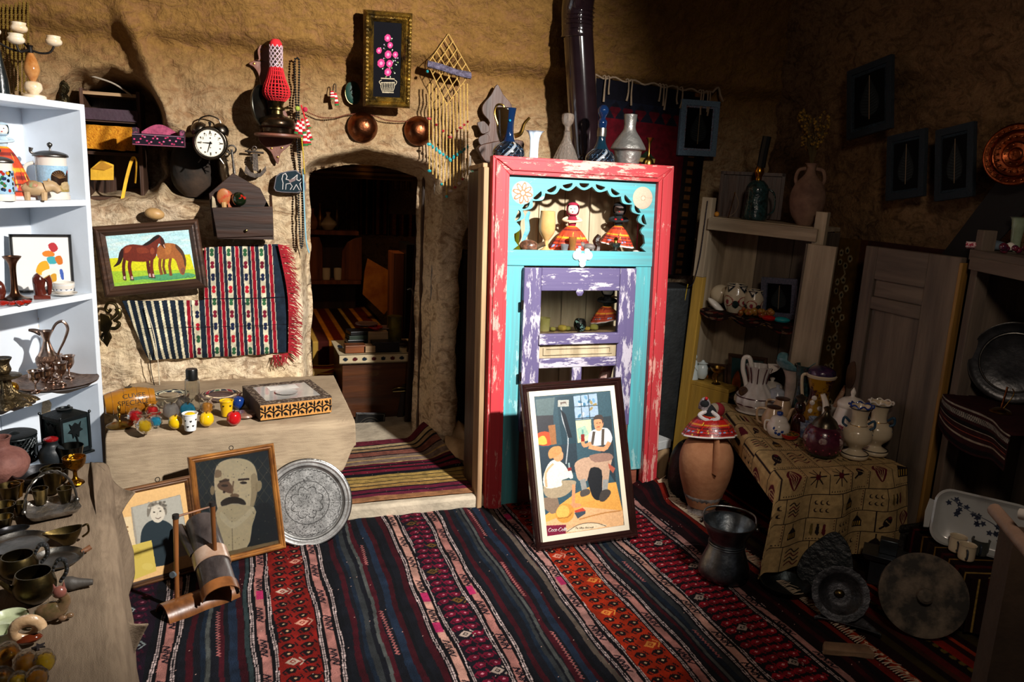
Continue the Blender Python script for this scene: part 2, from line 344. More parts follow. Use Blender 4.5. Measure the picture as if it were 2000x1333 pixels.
# -- the cave
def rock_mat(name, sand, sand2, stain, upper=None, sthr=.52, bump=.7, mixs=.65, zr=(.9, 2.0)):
    m, nt, P, N, L = newmat(name)
    tc = N('ShaderNodeTexCoord')
    def noise(sc, det, ro, rot=None, scl=None, dist=0):
        n = N('ShaderNodeTexNoise'); n.inputs['Scale'].default_value = sc; n.inputs['Detail'].default_value = det; n.inputs['Roughness'].default_value = ro; n.inputs['Distortion'].default_value = dist
        if rot: mp = N('ShaderNodeMapping'); mp.inputs['Rotation'].default_value = rot; mp.inputs['Scale'].default_value = scl; L(tc.outputs['Object'], mp.inputs[0]); L(mp.outputs[0], n.inputs[0])
        else: L(tc.outputs['Object'], n.inputs[0])
        return n.outputs[0]
    def ramp(src, a, ca, b, cb):
        r = N('ShaderNodeValToRGB'); r.color_ramp.elements[0].position = a; r.color_ramp.elements[1].position = b; r.color_ramp.elements[0].color = (*ca, 1); r.color_ramp.elements[1].color = (*cb, 1); L(src, r.inputs[0]); return r.outputs[0]
    def mix(f, a, b, mode='MIX'):
        x = N('ShaderNodeMix'); x.data_type = 'RGBA'; x.blend_type = mode
        for i, q in ((0, f), (6, a), (7, b)):
            if hasattr(q, 'links'): L(q, x.inputs[i])
            else: x.inputs[i].default_value = q if i == 0 else (*q, 1)
        return x.outputs[2]
    base = ramp(noise(2.5, 5, .6), .35, srgb(sand), .65, srgb(sand2))
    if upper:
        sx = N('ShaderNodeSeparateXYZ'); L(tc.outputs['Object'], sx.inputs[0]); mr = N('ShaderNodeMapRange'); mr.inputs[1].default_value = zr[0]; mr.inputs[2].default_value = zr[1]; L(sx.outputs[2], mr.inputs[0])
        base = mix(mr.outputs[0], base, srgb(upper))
    patch = noise(13, 7, .62, (0, .5, 0), (1, 1, 1.6), 1.4); f = ramp(patch, sthr, (0, 0, 0), sthr+.16, (mixs,)*3)
    base = mix(f, base, srgb(stain))
    fine = noise(70, 6, .7); base = mix(.6, base, ramp(fine, .3, (.5, .45, .4), .58, (1, 1, 1)), 'MULTIPLY')
    big = noise(1.3, 4, .6); base = mix(.45, base, ramp(big, .35, (.6, .52, .45), .6, (1, 1, 1)), 'MULTIPLY')
    L(base, P.inputs['Base Color']); P.inputs['Roughness'].default_value = .95; P.inputs['Specular IOR Level'].default_value = .15
    strokes = noise(34, 5, .6, (0, .7, 0), (1.6, 1, .5), .5)
    prev = None
    for src, st, di, inv in ((patch, bump, .03, True), (strokes, bump*.8, .012, False), (fine, bump*.8, .006, False)):
        b = N('ShaderNodeBump'); b.inputs['Strength'].default_value = st; b.inputs['Distance'].default_value = di; b.invert = inv; L(src, b.inputs['Height'])
        if prev: L(prev, b.inputs['Normal'])
        prev = b.outputs[0]
    L(prev, P.inputs['Normal']); return m
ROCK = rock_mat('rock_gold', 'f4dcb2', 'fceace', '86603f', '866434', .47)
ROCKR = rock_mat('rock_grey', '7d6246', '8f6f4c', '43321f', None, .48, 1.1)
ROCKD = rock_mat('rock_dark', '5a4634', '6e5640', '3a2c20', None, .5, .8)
def sst(x, a, b): t = np.clip((x-a)/(b-a), 0, 1); return t*t*(3-2*t)
def grid_mesh(name, X, Y, Z, keep=None):
    h, w = X.shape; co = np.stack([X, Y, Z], -1).reshape(-1, 3).astype(np.float32); ii = np.arange(w*h).reshape(h, w)
    q = np.stack([ii[:-1, :-1], ii[:-1, 1:], ii[1:, 1:], ii[1:, :-1]], -1).reshape(-1, 4)
    if keep is not None:
        k = keep; kk = (k[:-1, :-1] & k[:-1, 1:] & k[1:, 1:] & k[1:, :-1]).reshape(-1); q = q[kk]
    q = q.astype(np.int32); nf = len(q); me = bpy.data.meshes.new(name); me.vertices.add(len(co)); me.vertices.foreach_set('co', co.ravel())
    me.loops.add(nf*4); me.loops.foreach_set('vertex_index', q.ravel()); me.polygons.add(nf); me.polygons.foreach_set('loop_start', np.arange(nf, dtype=np.int32)*4)
    me.polygons.foreach_set('use_smooth', np.ones(nf, bool)); me.update(calc_edges=True); return me
YW = 3.885
def rockn(a, b, seed, amp=.022):
    return amp*(fbm(a*1.6, b*1.6, 3, seed)-.5)*2 + .022*(fbm(a*7+b*3, b*11-a*2, 4, seed+9)-.5)*2 + .008*(fbm(a*30, b*45, 3, seed+5)-.5)*2
def lean(z): return .55*np.clip(z-1.95, 0, 9)**2 + .08*sst(z, 2.0, 2.08)
def box_sd(x, z, x0, x1, z0, z1, r):
    dx = np.abs(x-(x0+x1)/2)-(x1-x0)/2+r; dz = np.abs(z-(z0+z1)/2)-(z1-z0)/2+r
    return np.hypot(np.maximum(dx, 0), np.maximum(dz, 0)) + np.minimum(np.maximum(dx, dz), 0) - r
xs = np.arange(-1.2, 3.06, .0105); zs = np.arange(-.06, 2.95, .0105); X, Z = np.meshgrid(xs, zs)
Y = YW - rockn(X, Z, 3) - lean(Z)
wob = .035*(fbm(X*5, Z*5, 3, 40)-.5)*2
d = box_sd(X, Z, .31, .975, -1.0, 1.59 - .07*((X-.645)/.33)**2, .07) + wob*.4            # doorway
Y += .24*sst(-d, -.02, .045); keep = d > -.0655; gz, gx = np.gradient(d, .0105); sn = keep & (d < -.0445); X = np.where(sn, X-(d+.055)*gx, X); Z = np.where(sn, Z-(d+.055)*gz, Z)
Y -= .05*sst(-np.abs(X-1.04)+.1, 0, .1)*sst(1.25-Z, 0, .5)                                # rounded pillar beside the doorway
d = box_sd(X, Z, 1.115, 1.75, -.5, 1.27, .1) + wob; Y += .42*sst(-d, -.02, .06)             # dark alcove behind the painted cupboard
d = box_sd(X, Z, -.72, -.30, 1.33, 1.87 - .3*np.clip(X+.5, 0, 1), .12) + wob; Y += .45*sst(-d, -.03, .05)   # arched niche
d = box_sd(X, Z, -.33, -.06, 1.33, 1.62, .07) + wob; Y += .34*sst(-d, -.02, .05)
Y -= .10*sst(.09-np.abs(X+.27+(Z-1.7)*.35), 0, .09)*sst(Z, 1.58, 1.7)*(1-sst(Z, 2.0, 2.2))  # ridge between the niches
Y -= .05*sst(.52-Z, 0, .4)*sst(.45-X, 0, .2)
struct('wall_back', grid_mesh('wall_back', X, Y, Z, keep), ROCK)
def wally(x, z):
    return float(YW - rockn(np.array([x]), np.array([z]), 3)[0] - lean(np.array([z]))[0])
# left wall
pl = np.array([(-3.1, -.2), (-2.6, 1.5), (-1.55, 3.2), (-1.17, 3.75), (-1.1, 4.1)]); t = np.r_[0, np.cumsum(np.hypot(*np.diff(pl, axis=0).T))]
S = np.arange(0, t[-1], .02); zz = np.arange(-.06, 2.95, .02); SS, ZZ = np.meshgrid(S, zz)
PX = np.interp(SS, t, pl[:, 0]); PY = np.interp(SS, t, pl[:, 1]); off = rockn(SS, ZZ, 21, .06) + lean(ZZ)
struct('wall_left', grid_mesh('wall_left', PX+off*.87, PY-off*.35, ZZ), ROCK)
# right wall
yy = np.arange(-.6, 4.1, .016); zz = np.arange(-.06, 2.95, .016); YY, ZZ = np.meshgrid(yy, zz)
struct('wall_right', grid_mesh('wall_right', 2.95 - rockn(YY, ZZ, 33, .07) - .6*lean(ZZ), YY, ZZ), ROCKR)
cx, cy = np.meshgrid(np.arange(-3.0, 3.1, .04), np.arange(-.7, 4.1, .04))
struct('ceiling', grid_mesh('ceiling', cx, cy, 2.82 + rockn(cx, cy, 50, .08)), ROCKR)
# floor
fx, fy = np.meshgrid(np.arange(-3.0, 3.1, .04), np.arange(-.7, 4.1, .04))
STONE = mt('stone_floor', '6b5d50', .9, bump=.6, bs=30, vs=6, var=.35)
struct('floor', grid_mesh('floor', fx, fy, -.012 + .004*(fbm(fx*6, fy*6, 3, 8)-.5)), STONE)
# rock step in the doorway
g = G(); X2, Y2 = np.meshgrid(np.linspace(.25, 1.22, 60), np.linspace(3.17, 4.45, 70))
edge = .31 + .0*X2
g.prism([(.30, -.01), (1.07, -.01), (1.07, .062), (.30, .062)], 3.165, 4.45)
struct('floor_step', g, mt('limestone', 'a89c88', .9, bump=.5, bs=40, vs=10, var=.25), bev=.015)
g = G(); pts = []
g.grid(24, 30, lambda u, v: (1.0+.02+.13*u*(1) + (.10*(1-v) if u > .5 else .06*(1-v)), 3.25+.62*v, .066 + .09*(u**1.5)*v**2 + .02*math.sin(9*v+5*u)))
struct('floor_ledge', g, mt('dust_rock', 'a58a68', .95, bump=.6, bs=30, vs=8, var=.25), solid=.05)
# back room behind the doorway
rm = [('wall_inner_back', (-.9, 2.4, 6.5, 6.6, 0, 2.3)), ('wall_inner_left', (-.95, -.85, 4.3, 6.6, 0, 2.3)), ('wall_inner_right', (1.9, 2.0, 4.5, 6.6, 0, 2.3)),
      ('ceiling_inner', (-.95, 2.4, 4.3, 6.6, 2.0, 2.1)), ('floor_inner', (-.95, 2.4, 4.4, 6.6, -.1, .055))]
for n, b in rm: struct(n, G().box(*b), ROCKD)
# -- painted cupboard
RED_V = peel('red_paint_upright', 'b83238', 'd6978c', 'z', .62, paint2='c22f3a'); RED_H = peel('red_paint_rail', 'b83238', 'd69c90', 'x', .56, paint2='c22f3a')
TQ = peel('turquoise_paint', '569ba3', '92c4c6', 'z', .66, paint2='4fb3bd'); TQH = peel('turquoise_paint_rail', '569ba3', '92c4c6', 'x', .66, paint2='4fb3bd')
PU_V = peel('purple_paint_upright', '5a5079', 'b6b0be', 'z', .58, paint2='554c75'); PU_H = peel('purple_paint_rail', '5a5079', 'b9b3c0', 'x', .58, paint2='554c75')
OLDW = wood('old_wood', '8a6a4c', 'b89a72', 'z', .7, 22); OLDWX = wood('old_wood_x', '8a6a4c', 'b89a72', 'x', .7, 22)
CREAMW = wood('cream_wood', '9c8c70', 'c4b698', 'z', .6, 20); DARKW = wood('dark_wood', '2e1d14', '4f3526', 'x', .45, 24); DARKWZ = wood('dark_wood_z', '2e1d14', '4f3526', 'z', .45, 24)
REDWD = wood('red_brown_board', '7c4231', '9e5b42', 'x', .65, 20)
CW, CH, CD = .895, 1.60, .23
cab = root('painted_cupboard', 'tall cupboard with peeling red frame, turquoise scalloped arch and purple door', 'cupboard', (1.05, 3.17, 0), rx=-R_(3.6))
F = .078
def bx(par, name, m, b, bev=.004, **k): return part(par, name, G().box(*b), m, False, bev=bev, **k)
g = G().prism([(0, 0), (F, 0), (F, CH-F), (0, CH)], -.035, .01); g.prism([(.012, 0), (F-.018, 0), (F-.018, CH-F+.015), (.012, CH-.014)], -.043, -.03); part(cab, 'frame_stile', g, RED_V, False, bev=.003)
g = G().prism([(CW-F, 0), (CW, 0), (CW, CH), (CW-F, CH-F)], -.035, .01); g.prism([(CW-F+.018, 0), (CW-.012, 0), (CW-.012, CH-.014), (CW-F+.018, CH-F+.015)], -.043, -.03); part(cab, 'frame_stile', g, RED_V, False, bev=.003)
g = G().prism([(F, CH-F), (CW-F, CH-F), (CW, CH), (0, CH)], -.035, .01); g.prism([(F+.01, CH-F+.018), (CW-F-.01, CH-F+.018), (CW-.016, CH-.012), (.016, CH-.012)], -.043, -.03); part(cab, 'frame_rail', g, RED_H, False, bev=.003)
# body
bx(cab, 'side_panel', OLDW, (-.035, -.012, -.02, .07, 0, CH-.05)); bx(cab, 'side_panel', DARKWZ, (-.03, -.012, .075, CD, 0, CH-.06), label='dark side board'); bx(cab, 'side_panel', OLDW, (CW-.03, CW-.01, .012, CD, 0, CH-.03))
for i in range(6): bx(cab, 'back_board', CREAMW, (F*.6+i*(CW-F*1.2)/6, F*.6+(i+1)*(CW-F*1.2)/6-.003, CD-.03, CD-.012, 0, CH-.05), .003)
bx(cab, 'top_board', OLDWX, (-.03, CW-.01, .012, CD, CH-.05, CH-.03)); bx(cab, 'shelf', OLDWX, (F*.6, CW-F*.6, .03, CD-.03, 1.165, 1.185)); bx(cab, 'shelf', OLDWX, (F*.6, CW-F*.6, .03, CD-.03, .80, .815)); bx(cab, 'shelf', OLDWX, (F*.6, CW-F*.6, .03, CD-.03, .34, .36))
# fretwork arch: turquoise board with scallops and half-moon cutouts
x0, x1 = F-.004, CW-F+.004; zt = CH-F+.004; zb = 1.195; cxa = (x0+x1)/2; ra = (x1-x0)/2-.04
acz = 1.265; rb = CH-F-.032-acz
pth = []; holes = []; NS = 13
ring = []
for k in range(NS):          # scallops run up the left side, over the arch, down the right
    a0 = PI*(1.0-k/NS); a1 = PI*(1.0-(k+1)/NS)
    for j in range(7):
        a = a0+(a1-a0)*j/7; r = 1 - .085*math.sin(PI*j/7)
        ring.append((cxa+ra*r*math.cos(a), acz+rb*r*math.sin(a)*(1 if math.sin(a) > 0 else 1)))
    am = (a0+a1)/2; hx, hz = cxa+ra*1.0*math.cos(am), acz+rb*1.0*math.sin(am); tx, tz = -math.sin(am)*-1, 0
    dx, dz = math.cos(am), math.sin(am); nx, nz = -dz, dx
    if 0 < k < NS-1:
        holes.append([(hx+nx*.025*math.cos(t)+dx*(.012-.020*math.sin(t)), hz+nz*.025*math.cos(t)+dz*(.012-.020*math.sin(t))) for t in np.linspace(0, PI, 9)])
low_l = [(x0+.052, acz), (x0+.06, acz-.035), (x0+.04, acz-.06), (x0+.045, zb)]
ring = [(x0+.055-.02, zb), (x0+.062, zb+.02), (x0+.045, zb+.04)] + ring + [(x1-.045, zb+.04), (x1-.062, zb+.02), (x1-.035, zb)]
outer = [(x0, zb)] + ring + [(x1, zb), (x1, zt), (x0, zt)]
part(cab, 'scalloped_arch', G().prism(outer, -.008, .008, holes), TQH, False, bev=.0015)
def rosette(xx, c1, c2, nm, lb):
    cv = Cv(64, 64, c1); 
    cv.ell(.5, .5, .5, .5, c1)
    if c2:
        for k in range(8): a = k*PI/4+.2; cv.ell(.5+.27*math.cos(a), .5+.27*math.sin(a), .2, .1, c2, a); cv.ell(.5+.27*math.cos(a), .5+.27*math.sin(a), .13, .05, 'e8d3bd', a)
    cv.ell(.5, .5, .12, .12, c2 or 'a58c74'); cv.ell(.5, .5, .09, .09, 'd9c3a8')
    def pos(u, v):
        a = u*2*PI; return xx+.052*v*np.cos(a), -.012+.004*v**3, CH-F-.075+.052*v*np.sin(a)
    # resample canvas to polar
    U, V = np.meshgrid(np.linspace(0, 1, 90), np.linspace(0, 1, 30)); px = np.clip(((.5+.5*V*np.cos(U*2*PI))*63).astype(int), 0, 63); py = np.clip(((.5-.5*V*np.sin(U*2*PI))*63).astype(int), 0, 63)
    c2v = Cv(90, 30, 'ffffff'); c2v.a = cv.a[py, px]
    part(cab, nm, sheet(c2v, pos), painted_mat('paint_on_wood', .7, .15, 200), label=lb, solid=.004)
rosette(x0+.075, '8fb7b2', 'c46a4a', 'rosette', 'round rosette with faded red petals'); rosette(x1-.07, 'cbb09a', None, 'rosette', 'round rosette worn to bare wood')
# turquoise rails and stiles
bx(cab, 'middle_rail', TQH, (x0, x1, -.012, .02, 1.125, 1.196)); bx(cab, 'inner_stile', TQ, (x0, x0+.095, -.006, .02, .0, 1.125)); bx(cab, 'inner_stile', TQ, (x1-.085, x1, -.006, .02, .12, 1.125))
g = G(); 
for (qx, qz, rr) in ((.0, 0, .022), (-.03, .012, .02), (.03, .012, .02), (0, -.026, .016), (-.022, .03, .014), (.022, .03, .014)): g.at((.45+qx, -.014, 1.163+qz), rx=PI/2); g.lathe([(rr, -.004), (rr, .004), (rr*.6, .007), (.0002, .008)], 20)
part(cab, 'pale_ornament', g, mt('chalk_paint', 'd5e6e4', .7))
# lower panels
g = G().prism([(x0+.02, 0.0), (x1-.02, 0), (x1-.02, .28), (x1-.05, .36), (x1-.12, .40), (x0+.14, .40), (x0+.05, .36), (x0+.02, .28)], .004, .018)
part(cab, 'lower_board', g, REDWD, False)
# purple door
door = root('x', None, None); door.name = 'panel_door'; door.parent = cab; door.location = (x0+.085, -.014, 0)
dw, db, dt = .565, .36, 1.118
def dp(n, m, b): return part(door, n, G().box(*b), m, False, bev=.004)
dp('stile', PU_V, (0, .085, -.022, .006, db, dt)); dp('stile', PU_V, (dw-.085, dw, -.022, .006, db, dt)); dp('rail', PU_H, (.085, dw-.085, -.02, .006, dt-.105, dt))
dp('rail', PU_H, (.078, dw-.078, -.032, .006, .765, .815)); dp('rail', PU_H, (.085, dw-.085, -.02, .006, .655, .70)); dp('mullion', PU_V, (dw/2-.03, dw/2+.02, -.02, .006, db, .655))
dp('rail', PU_H, (.085, dw-.085, -.02, .006, .36, .42))
g = G().box(.085, dw-.085, -.012, .004, .70, .765); g.prism([(.105, .715), (dw-.105, .715), (dw-.105, .75), (.105, .75)], -.018, -.01, [[(.12, .722), (dw-.12, .722), (dw-.12, .743), (.12, .743)]]); part(door, 'cream_panel', g, CREAMW, False, bev=.002)
part(door, 'glass_pane', G().box(.085, dw-.085, -.003, -.001, .815, dt-.105), mt('clear_glass', 'f4f7f5', .02, 0, 0, trans=1, ior=1.2, var=0), False)
g = G().at((dw/2-.01, -.026, dt-.11), rx=PI/2).lathe([(.018, -.004), (.02, .002), (.01, .006), (.0002, .006)], 6); part(door, 'key_plate', g, PU_H, False)
for hz in (.95, .62): part(door, 'hinge', G().at((-.004, -.016, hz)).lathe([(.007, -.02), (.007, .02)], 8), mt('black_iron', '26221f', .55, .8, .3))
# -- white shelf on the left
WH = mt('white_paint', 'dee6ef', .35, bump=.06, bs=25, vs=4, var=.04)
SFAR = Vector((-.583, 3.741, 0)); sd = R_(31.7)
# local X runs along the shelf front towards the camera's far end, local Y goes into the shelf's depth
shelf = root('white_bookshelf', 'white painted bookshelf standing along the left rock wall', 'shelf', SFAR, rz=-sd+PI/2)
# local frame: +X = away from camera along front; shelf spans X from -1.0 to 0; depth +Y
SD, ST = .30, .026
def sb(n, b, **k): return bx(shelf, n, WH, b, .002, **k)
sb('side_panel', (-ST, 0, 0, SD, 0, 1.72)); sb('side_panel', (-1.0, -1.0+ST, 0, SD, 0, 1.72))
for i in range(4): sb('back_board', (-.98+i*.24, -.98+(i+1)*.24-.004, SD-.012, SD, .05, 1.71))
SHZ = [1.72, 1.33, .93, .549, .149]
for i, z in enumerate(SHZ): sb('top_board' if i == 0 else 'shelf_board', (-1.0+ST, -ST, .001, SD-.012, z-ST, z))
def S(x, y, i=None, dz=0): return shelf_m @ Vector((x, y, (SHZ[i] if i is not None else 0)+dz))
shelf_m = Matrix.Translation(SFAR) @ Matrix.Rotation(PI/2-sd, 4, 'Z')
# -- bench and burlap cloth
def weave(name, c1, c2):
    if name in MC: return MC[name]
    m, nt, P, N, L = newmat(name); MC[name] = m
    tc = N('ShaderNodeTexCoord')
    n0 = N('ShaderNodeTexNoise'); n0.inputs['Scale'].default_value = 5; n0.inputs['Detail'].default_value = 4; L(tc.outputs['Object'], n0.inputs[0])
    n1 = N('ShaderNodeTexNoise'); n1.inputs['Scale'].default_value = 120; n1.inputs['Detail'].default_value = 3; mp = N('ShaderNodeMapping'); mp.inputs['Scale'].default_value = (.12, 1, 1); L(tc.outputs['Object'], mp.inputs[0]); L(mp.outputs[0], n1.inputs[0])
    ad = N('ShaderNodeMath'); ad.operation = 'MULTIPLY_ADD'; ad.inputs[1].default_value = .6; L(n1.outputs[0], ad.inputs[0]); L(n0.outputs[0], ad.inputs[2])
    rp = N('ShaderNodeValToRGB'); rp.color_ramp.elements[0].color = (*srgb(c1), 1); rp.color_ramp.elements[1].color = (*srgb(c2), 1); rp.color_ramp.elements[0].position = .55; rp.color_ramp.elements[1].position = .95; L(ad.outputs[0], rp.inputs[0])
    L(rp.outputs[0], P.inputs['Base Color']); P.inputs['Roughness'].default_value = .95; P.inputs['Specular IOR Level'].default_value = .1
    w1 = N('ShaderNodeTexNoise'); w1.inputs['Scale'].default_value = 420; L(tc.outputs['Object'], w1.inputs[0])
    bp = N('ShaderNodeBump'); bp.inputs['Strength'].default_value = .6; bp.inputs['Distance'].default_value = .002; L(w1.outputs[0], bp.inputs['Height']); b2 = N('ShaderNodeBump'); b2.inputs['Strength'].default_value = .4; b2.inputs['Distance'].default_value = .003; L(n1.outputs[0], b2.inputs['Height']); L(bp.outputs[0], b2.inputs['Normal'])
    L(b2.outputs[0], P.inputs['Normal']); return m
BURLAP = weave('burlap', '86745f', 'a9967c'); BURL2 = weave('burlap_grey', '5e5042', '7a6a58')
BZ = .475
bench = root('low_bench', 'low dark wooden bench under a burlap cloth against the golden wall', 'bench', (0, 0, 0))
for i in range(4): bx(bench, 'top_plank', DARKW, (-.46, .40, 3.16+i*.175, 3.16+(i+1)*.175-.006, BZ-.04, BZ-.006))
for x in (-.44, .33):
    for y in (3.2, 3.78): bx(bench, 'leg', DARKWZ, (x, x+.06, y, y+.06, 0, BZ-.04))
def drape(x0, x1, yf, yb, z, hangf, folds, flare, nx=170, ny=150, seed=3, name='cloth', hem=None):
    """cloth lying on a top (yb back .. yf front) and hanging over its front edge"""
    L = yb-yf
    g = G(); cv = Cv(nx, ny, 'ffffff')
    def pos(u, v):
        hg = hangf(u); tot = L+hg; s = v*tot
        over = np.clip(s-L, 0, 9); r = .025
        a = np.clip(over/r, 0, PI/2)
        y = np.where(s < L, yb-s, yf-r*np.sin(a)-0*over); zz = np.where(s < L, z, z-r*(1-np.cos(a))-np.clip(over-r*PI/2, 0, 9))
        x = x0+(x1-x0)*u + flare*(u-.5)*over
        dep = np.clip(over/.25, 0, 1)
        y = y-dep*folds(u)-.002*(fbm(u*30, v*30, 3, seed)); zz = zz+(over <= 0)*.006*fbm(u*14, v*9, 3, seed+2)
        return x, y, zz
    return sheet(cv, pos, name)
me = drape(-.485, .45, 3.13, 3.88, BZ, lambda u: .21+.015*np.sin(u*9)-.10*sst(u, .93, 1)+.12*sst(.35-u, 0, .2), lambda u: .008*np.sin(u*23)+.012*np.sin(u*9+1)+.01, .06)
c = solo('burlap_cloth', 'pale burlap cloth covering the low bench along the golden wall', 'cloth', me, BURLAP, solid=.003)
# brass table and cloth
TZ = .5
pA, pB = Vector((-.215, 1.30, TZ)), Vector((-.455, 2.75, TZ)); tdir = (pB-pA).normalized(); tang = math.atan2(tdir.y, tdir.x)
tab = root('side_table', 'low dark table at the left edge carrying brassware on burlap', 'table', (pA.x, pA.y, 0), rz=tang)
TL = (pB-pA).length
bx(tab, 'table_top', DARKW, (-.35, TL-.03, .03, .68, TZ-.04, TZ-.008))
for x in (-.3, TL-.12):
    for y in (.06, .6): bx(tab, 'leg', DARKWZ, (x, x+.06, y, y+.06, 0, TZ-.04))
tab_m = Matrix.Translation((pA.x, pA.y, 0)) @ Matrix.Rotation(tang, 4, 'Z')
def tcl(u, v):
    # u along table (0 near .. 1 far), v across: 0 far side .. 1 hem
    Lw = .70; hg = .40+.05*np.sin(u*11); s = v*(Lw+hg); over = np.clip(s-Lw, 0, 9); r = .03; a = np.clip(over/r, 0, PI/2)
    y = np.where(s < Lw, Lw-s, -r*np.sin(a)); z = np.where(s < Lw, TZ, TZ-r*(1-np.cos(a))-np.clip(over-r*PI/2, 0, 9))
    dep = np.clip(over/.3, 0, 1)
    def bump_(c, wd): return np.exp(-((u-c)/wd)**2)
    y = y-dep*(.02+.012*np.sin(u*30)+.03*bump_(.93, .05)+.05*bump_(.12, .07)); x = -.36+(TL+.37)*u + dep*.05*(u-.5)
    z = z+(over <= 0)*(.008*fbm(u*12, v*10, 3, 4)+.004*np.sin(u*9+v*4))
    return x, y, z
o = solo('burlap_cloth', 'grey-brown burlap cloth spread over the low table of brassware', 'cloth', sheet(Cv(200, 170, 'ffffff'), tcl), BURL2, mat=tab_m, solid=.003)
# flaps of cloth that stick out over the floor: folded corners of the table's cloth
def flap(p, name, m=BURL2):
    g = G(); n = 24
    a, b, c, d = [Vector(q) for q in p]
    g.grid(n, n, lambda u, v: tuple((a*(1-u)+b*u)*(1-v)+(d*(1-u)+c*u)*v + Vector((0, 0, .03*math.sin(PI*u)*math.sin(PI*v)+.012*math.sin(7*u+3*v)))))
    return part(o, name, g, m, solid=.003)
inv = tab_m.inverted()
def tl(px, py, h): return inv @ atz(px, py, h)
flap([tl(176, 903, .503), tl(264, 966, .46), tl(213, 1050, .34), tl(190, 1010, .503)], 'cloth_corner')
flap([tl(170, 1170, .503), tl(290, 1224, .36), tl(232, 1345, .12), tl(200, 1345, .46)], 'cloth_corner')
o.matrix_world = tab_m
# -- stove pipe
pp = aty(1125, 200, 3.52)
g = G(); rp_ = 42/1.0*mpp(pp)/1.9*1.15
RP = .073
bot = aty(1148, 300, 3.63); top = aty(1124, 60, 3.62)
g.tube([(bot.x+.01, 3.63, 1.0), (bot.x, 3.63, 1.55), (top.x+.01, 3.62, 2.24)], RP, 28); g2 = G(); g2.tube([(top.x+.01, 3.62, 2.22), (top.x, 3.61, 2.34), (top.x-.02, 3.48, 2.5), (top.x-.03, 3.3, 2.66), (top.x-.03, 3.0, 2.74)], RP*1.06, 28, sub=6)
PIPE = mt('black_enamel', '1a1013', .12, .0, .03, 8, coat=1, var=.2)
pr = root('stove_pipe', 'glossy black stovepipe rising behind the painted cupboard to the ceiling', 'stovepipe', (bot.x, 3.63, 1.0)); 
def rel(g, o): 
    t = o.location; g.v = [(v[0]-t[0], v[1]-t[1], v[2]-t[2]) for v in g.v]; return g
part(pr, 'pipe_section', rel(g, pr), PIPE); part(pr, 'elbow', rel(g2, pr), PIPE)
for k, z in enumerate((1.62, 2.2)):
    g = G().at((bot.x+(top.x-bot.x)*(z-1.55)/.7+.004, 3.625, z)); g.lathe([(RP*.98, -.02), (RP*1.08, -.016), (RP*1.05, 0), (RP*1.08, .016), (RP*.98, .02)], 28); part(pr, 'joint_collar', rel(g, pr), PIPE)
for k in range(5):
    z = 2.24+k*.02; g = G().at((top.x+.008, 3.62, z)); g.lathe([(RP, -.007), (RP*1.11, 0), (RP, .007)], 28); part(pr, 'corrugation', rel(g, pr), PIPE)
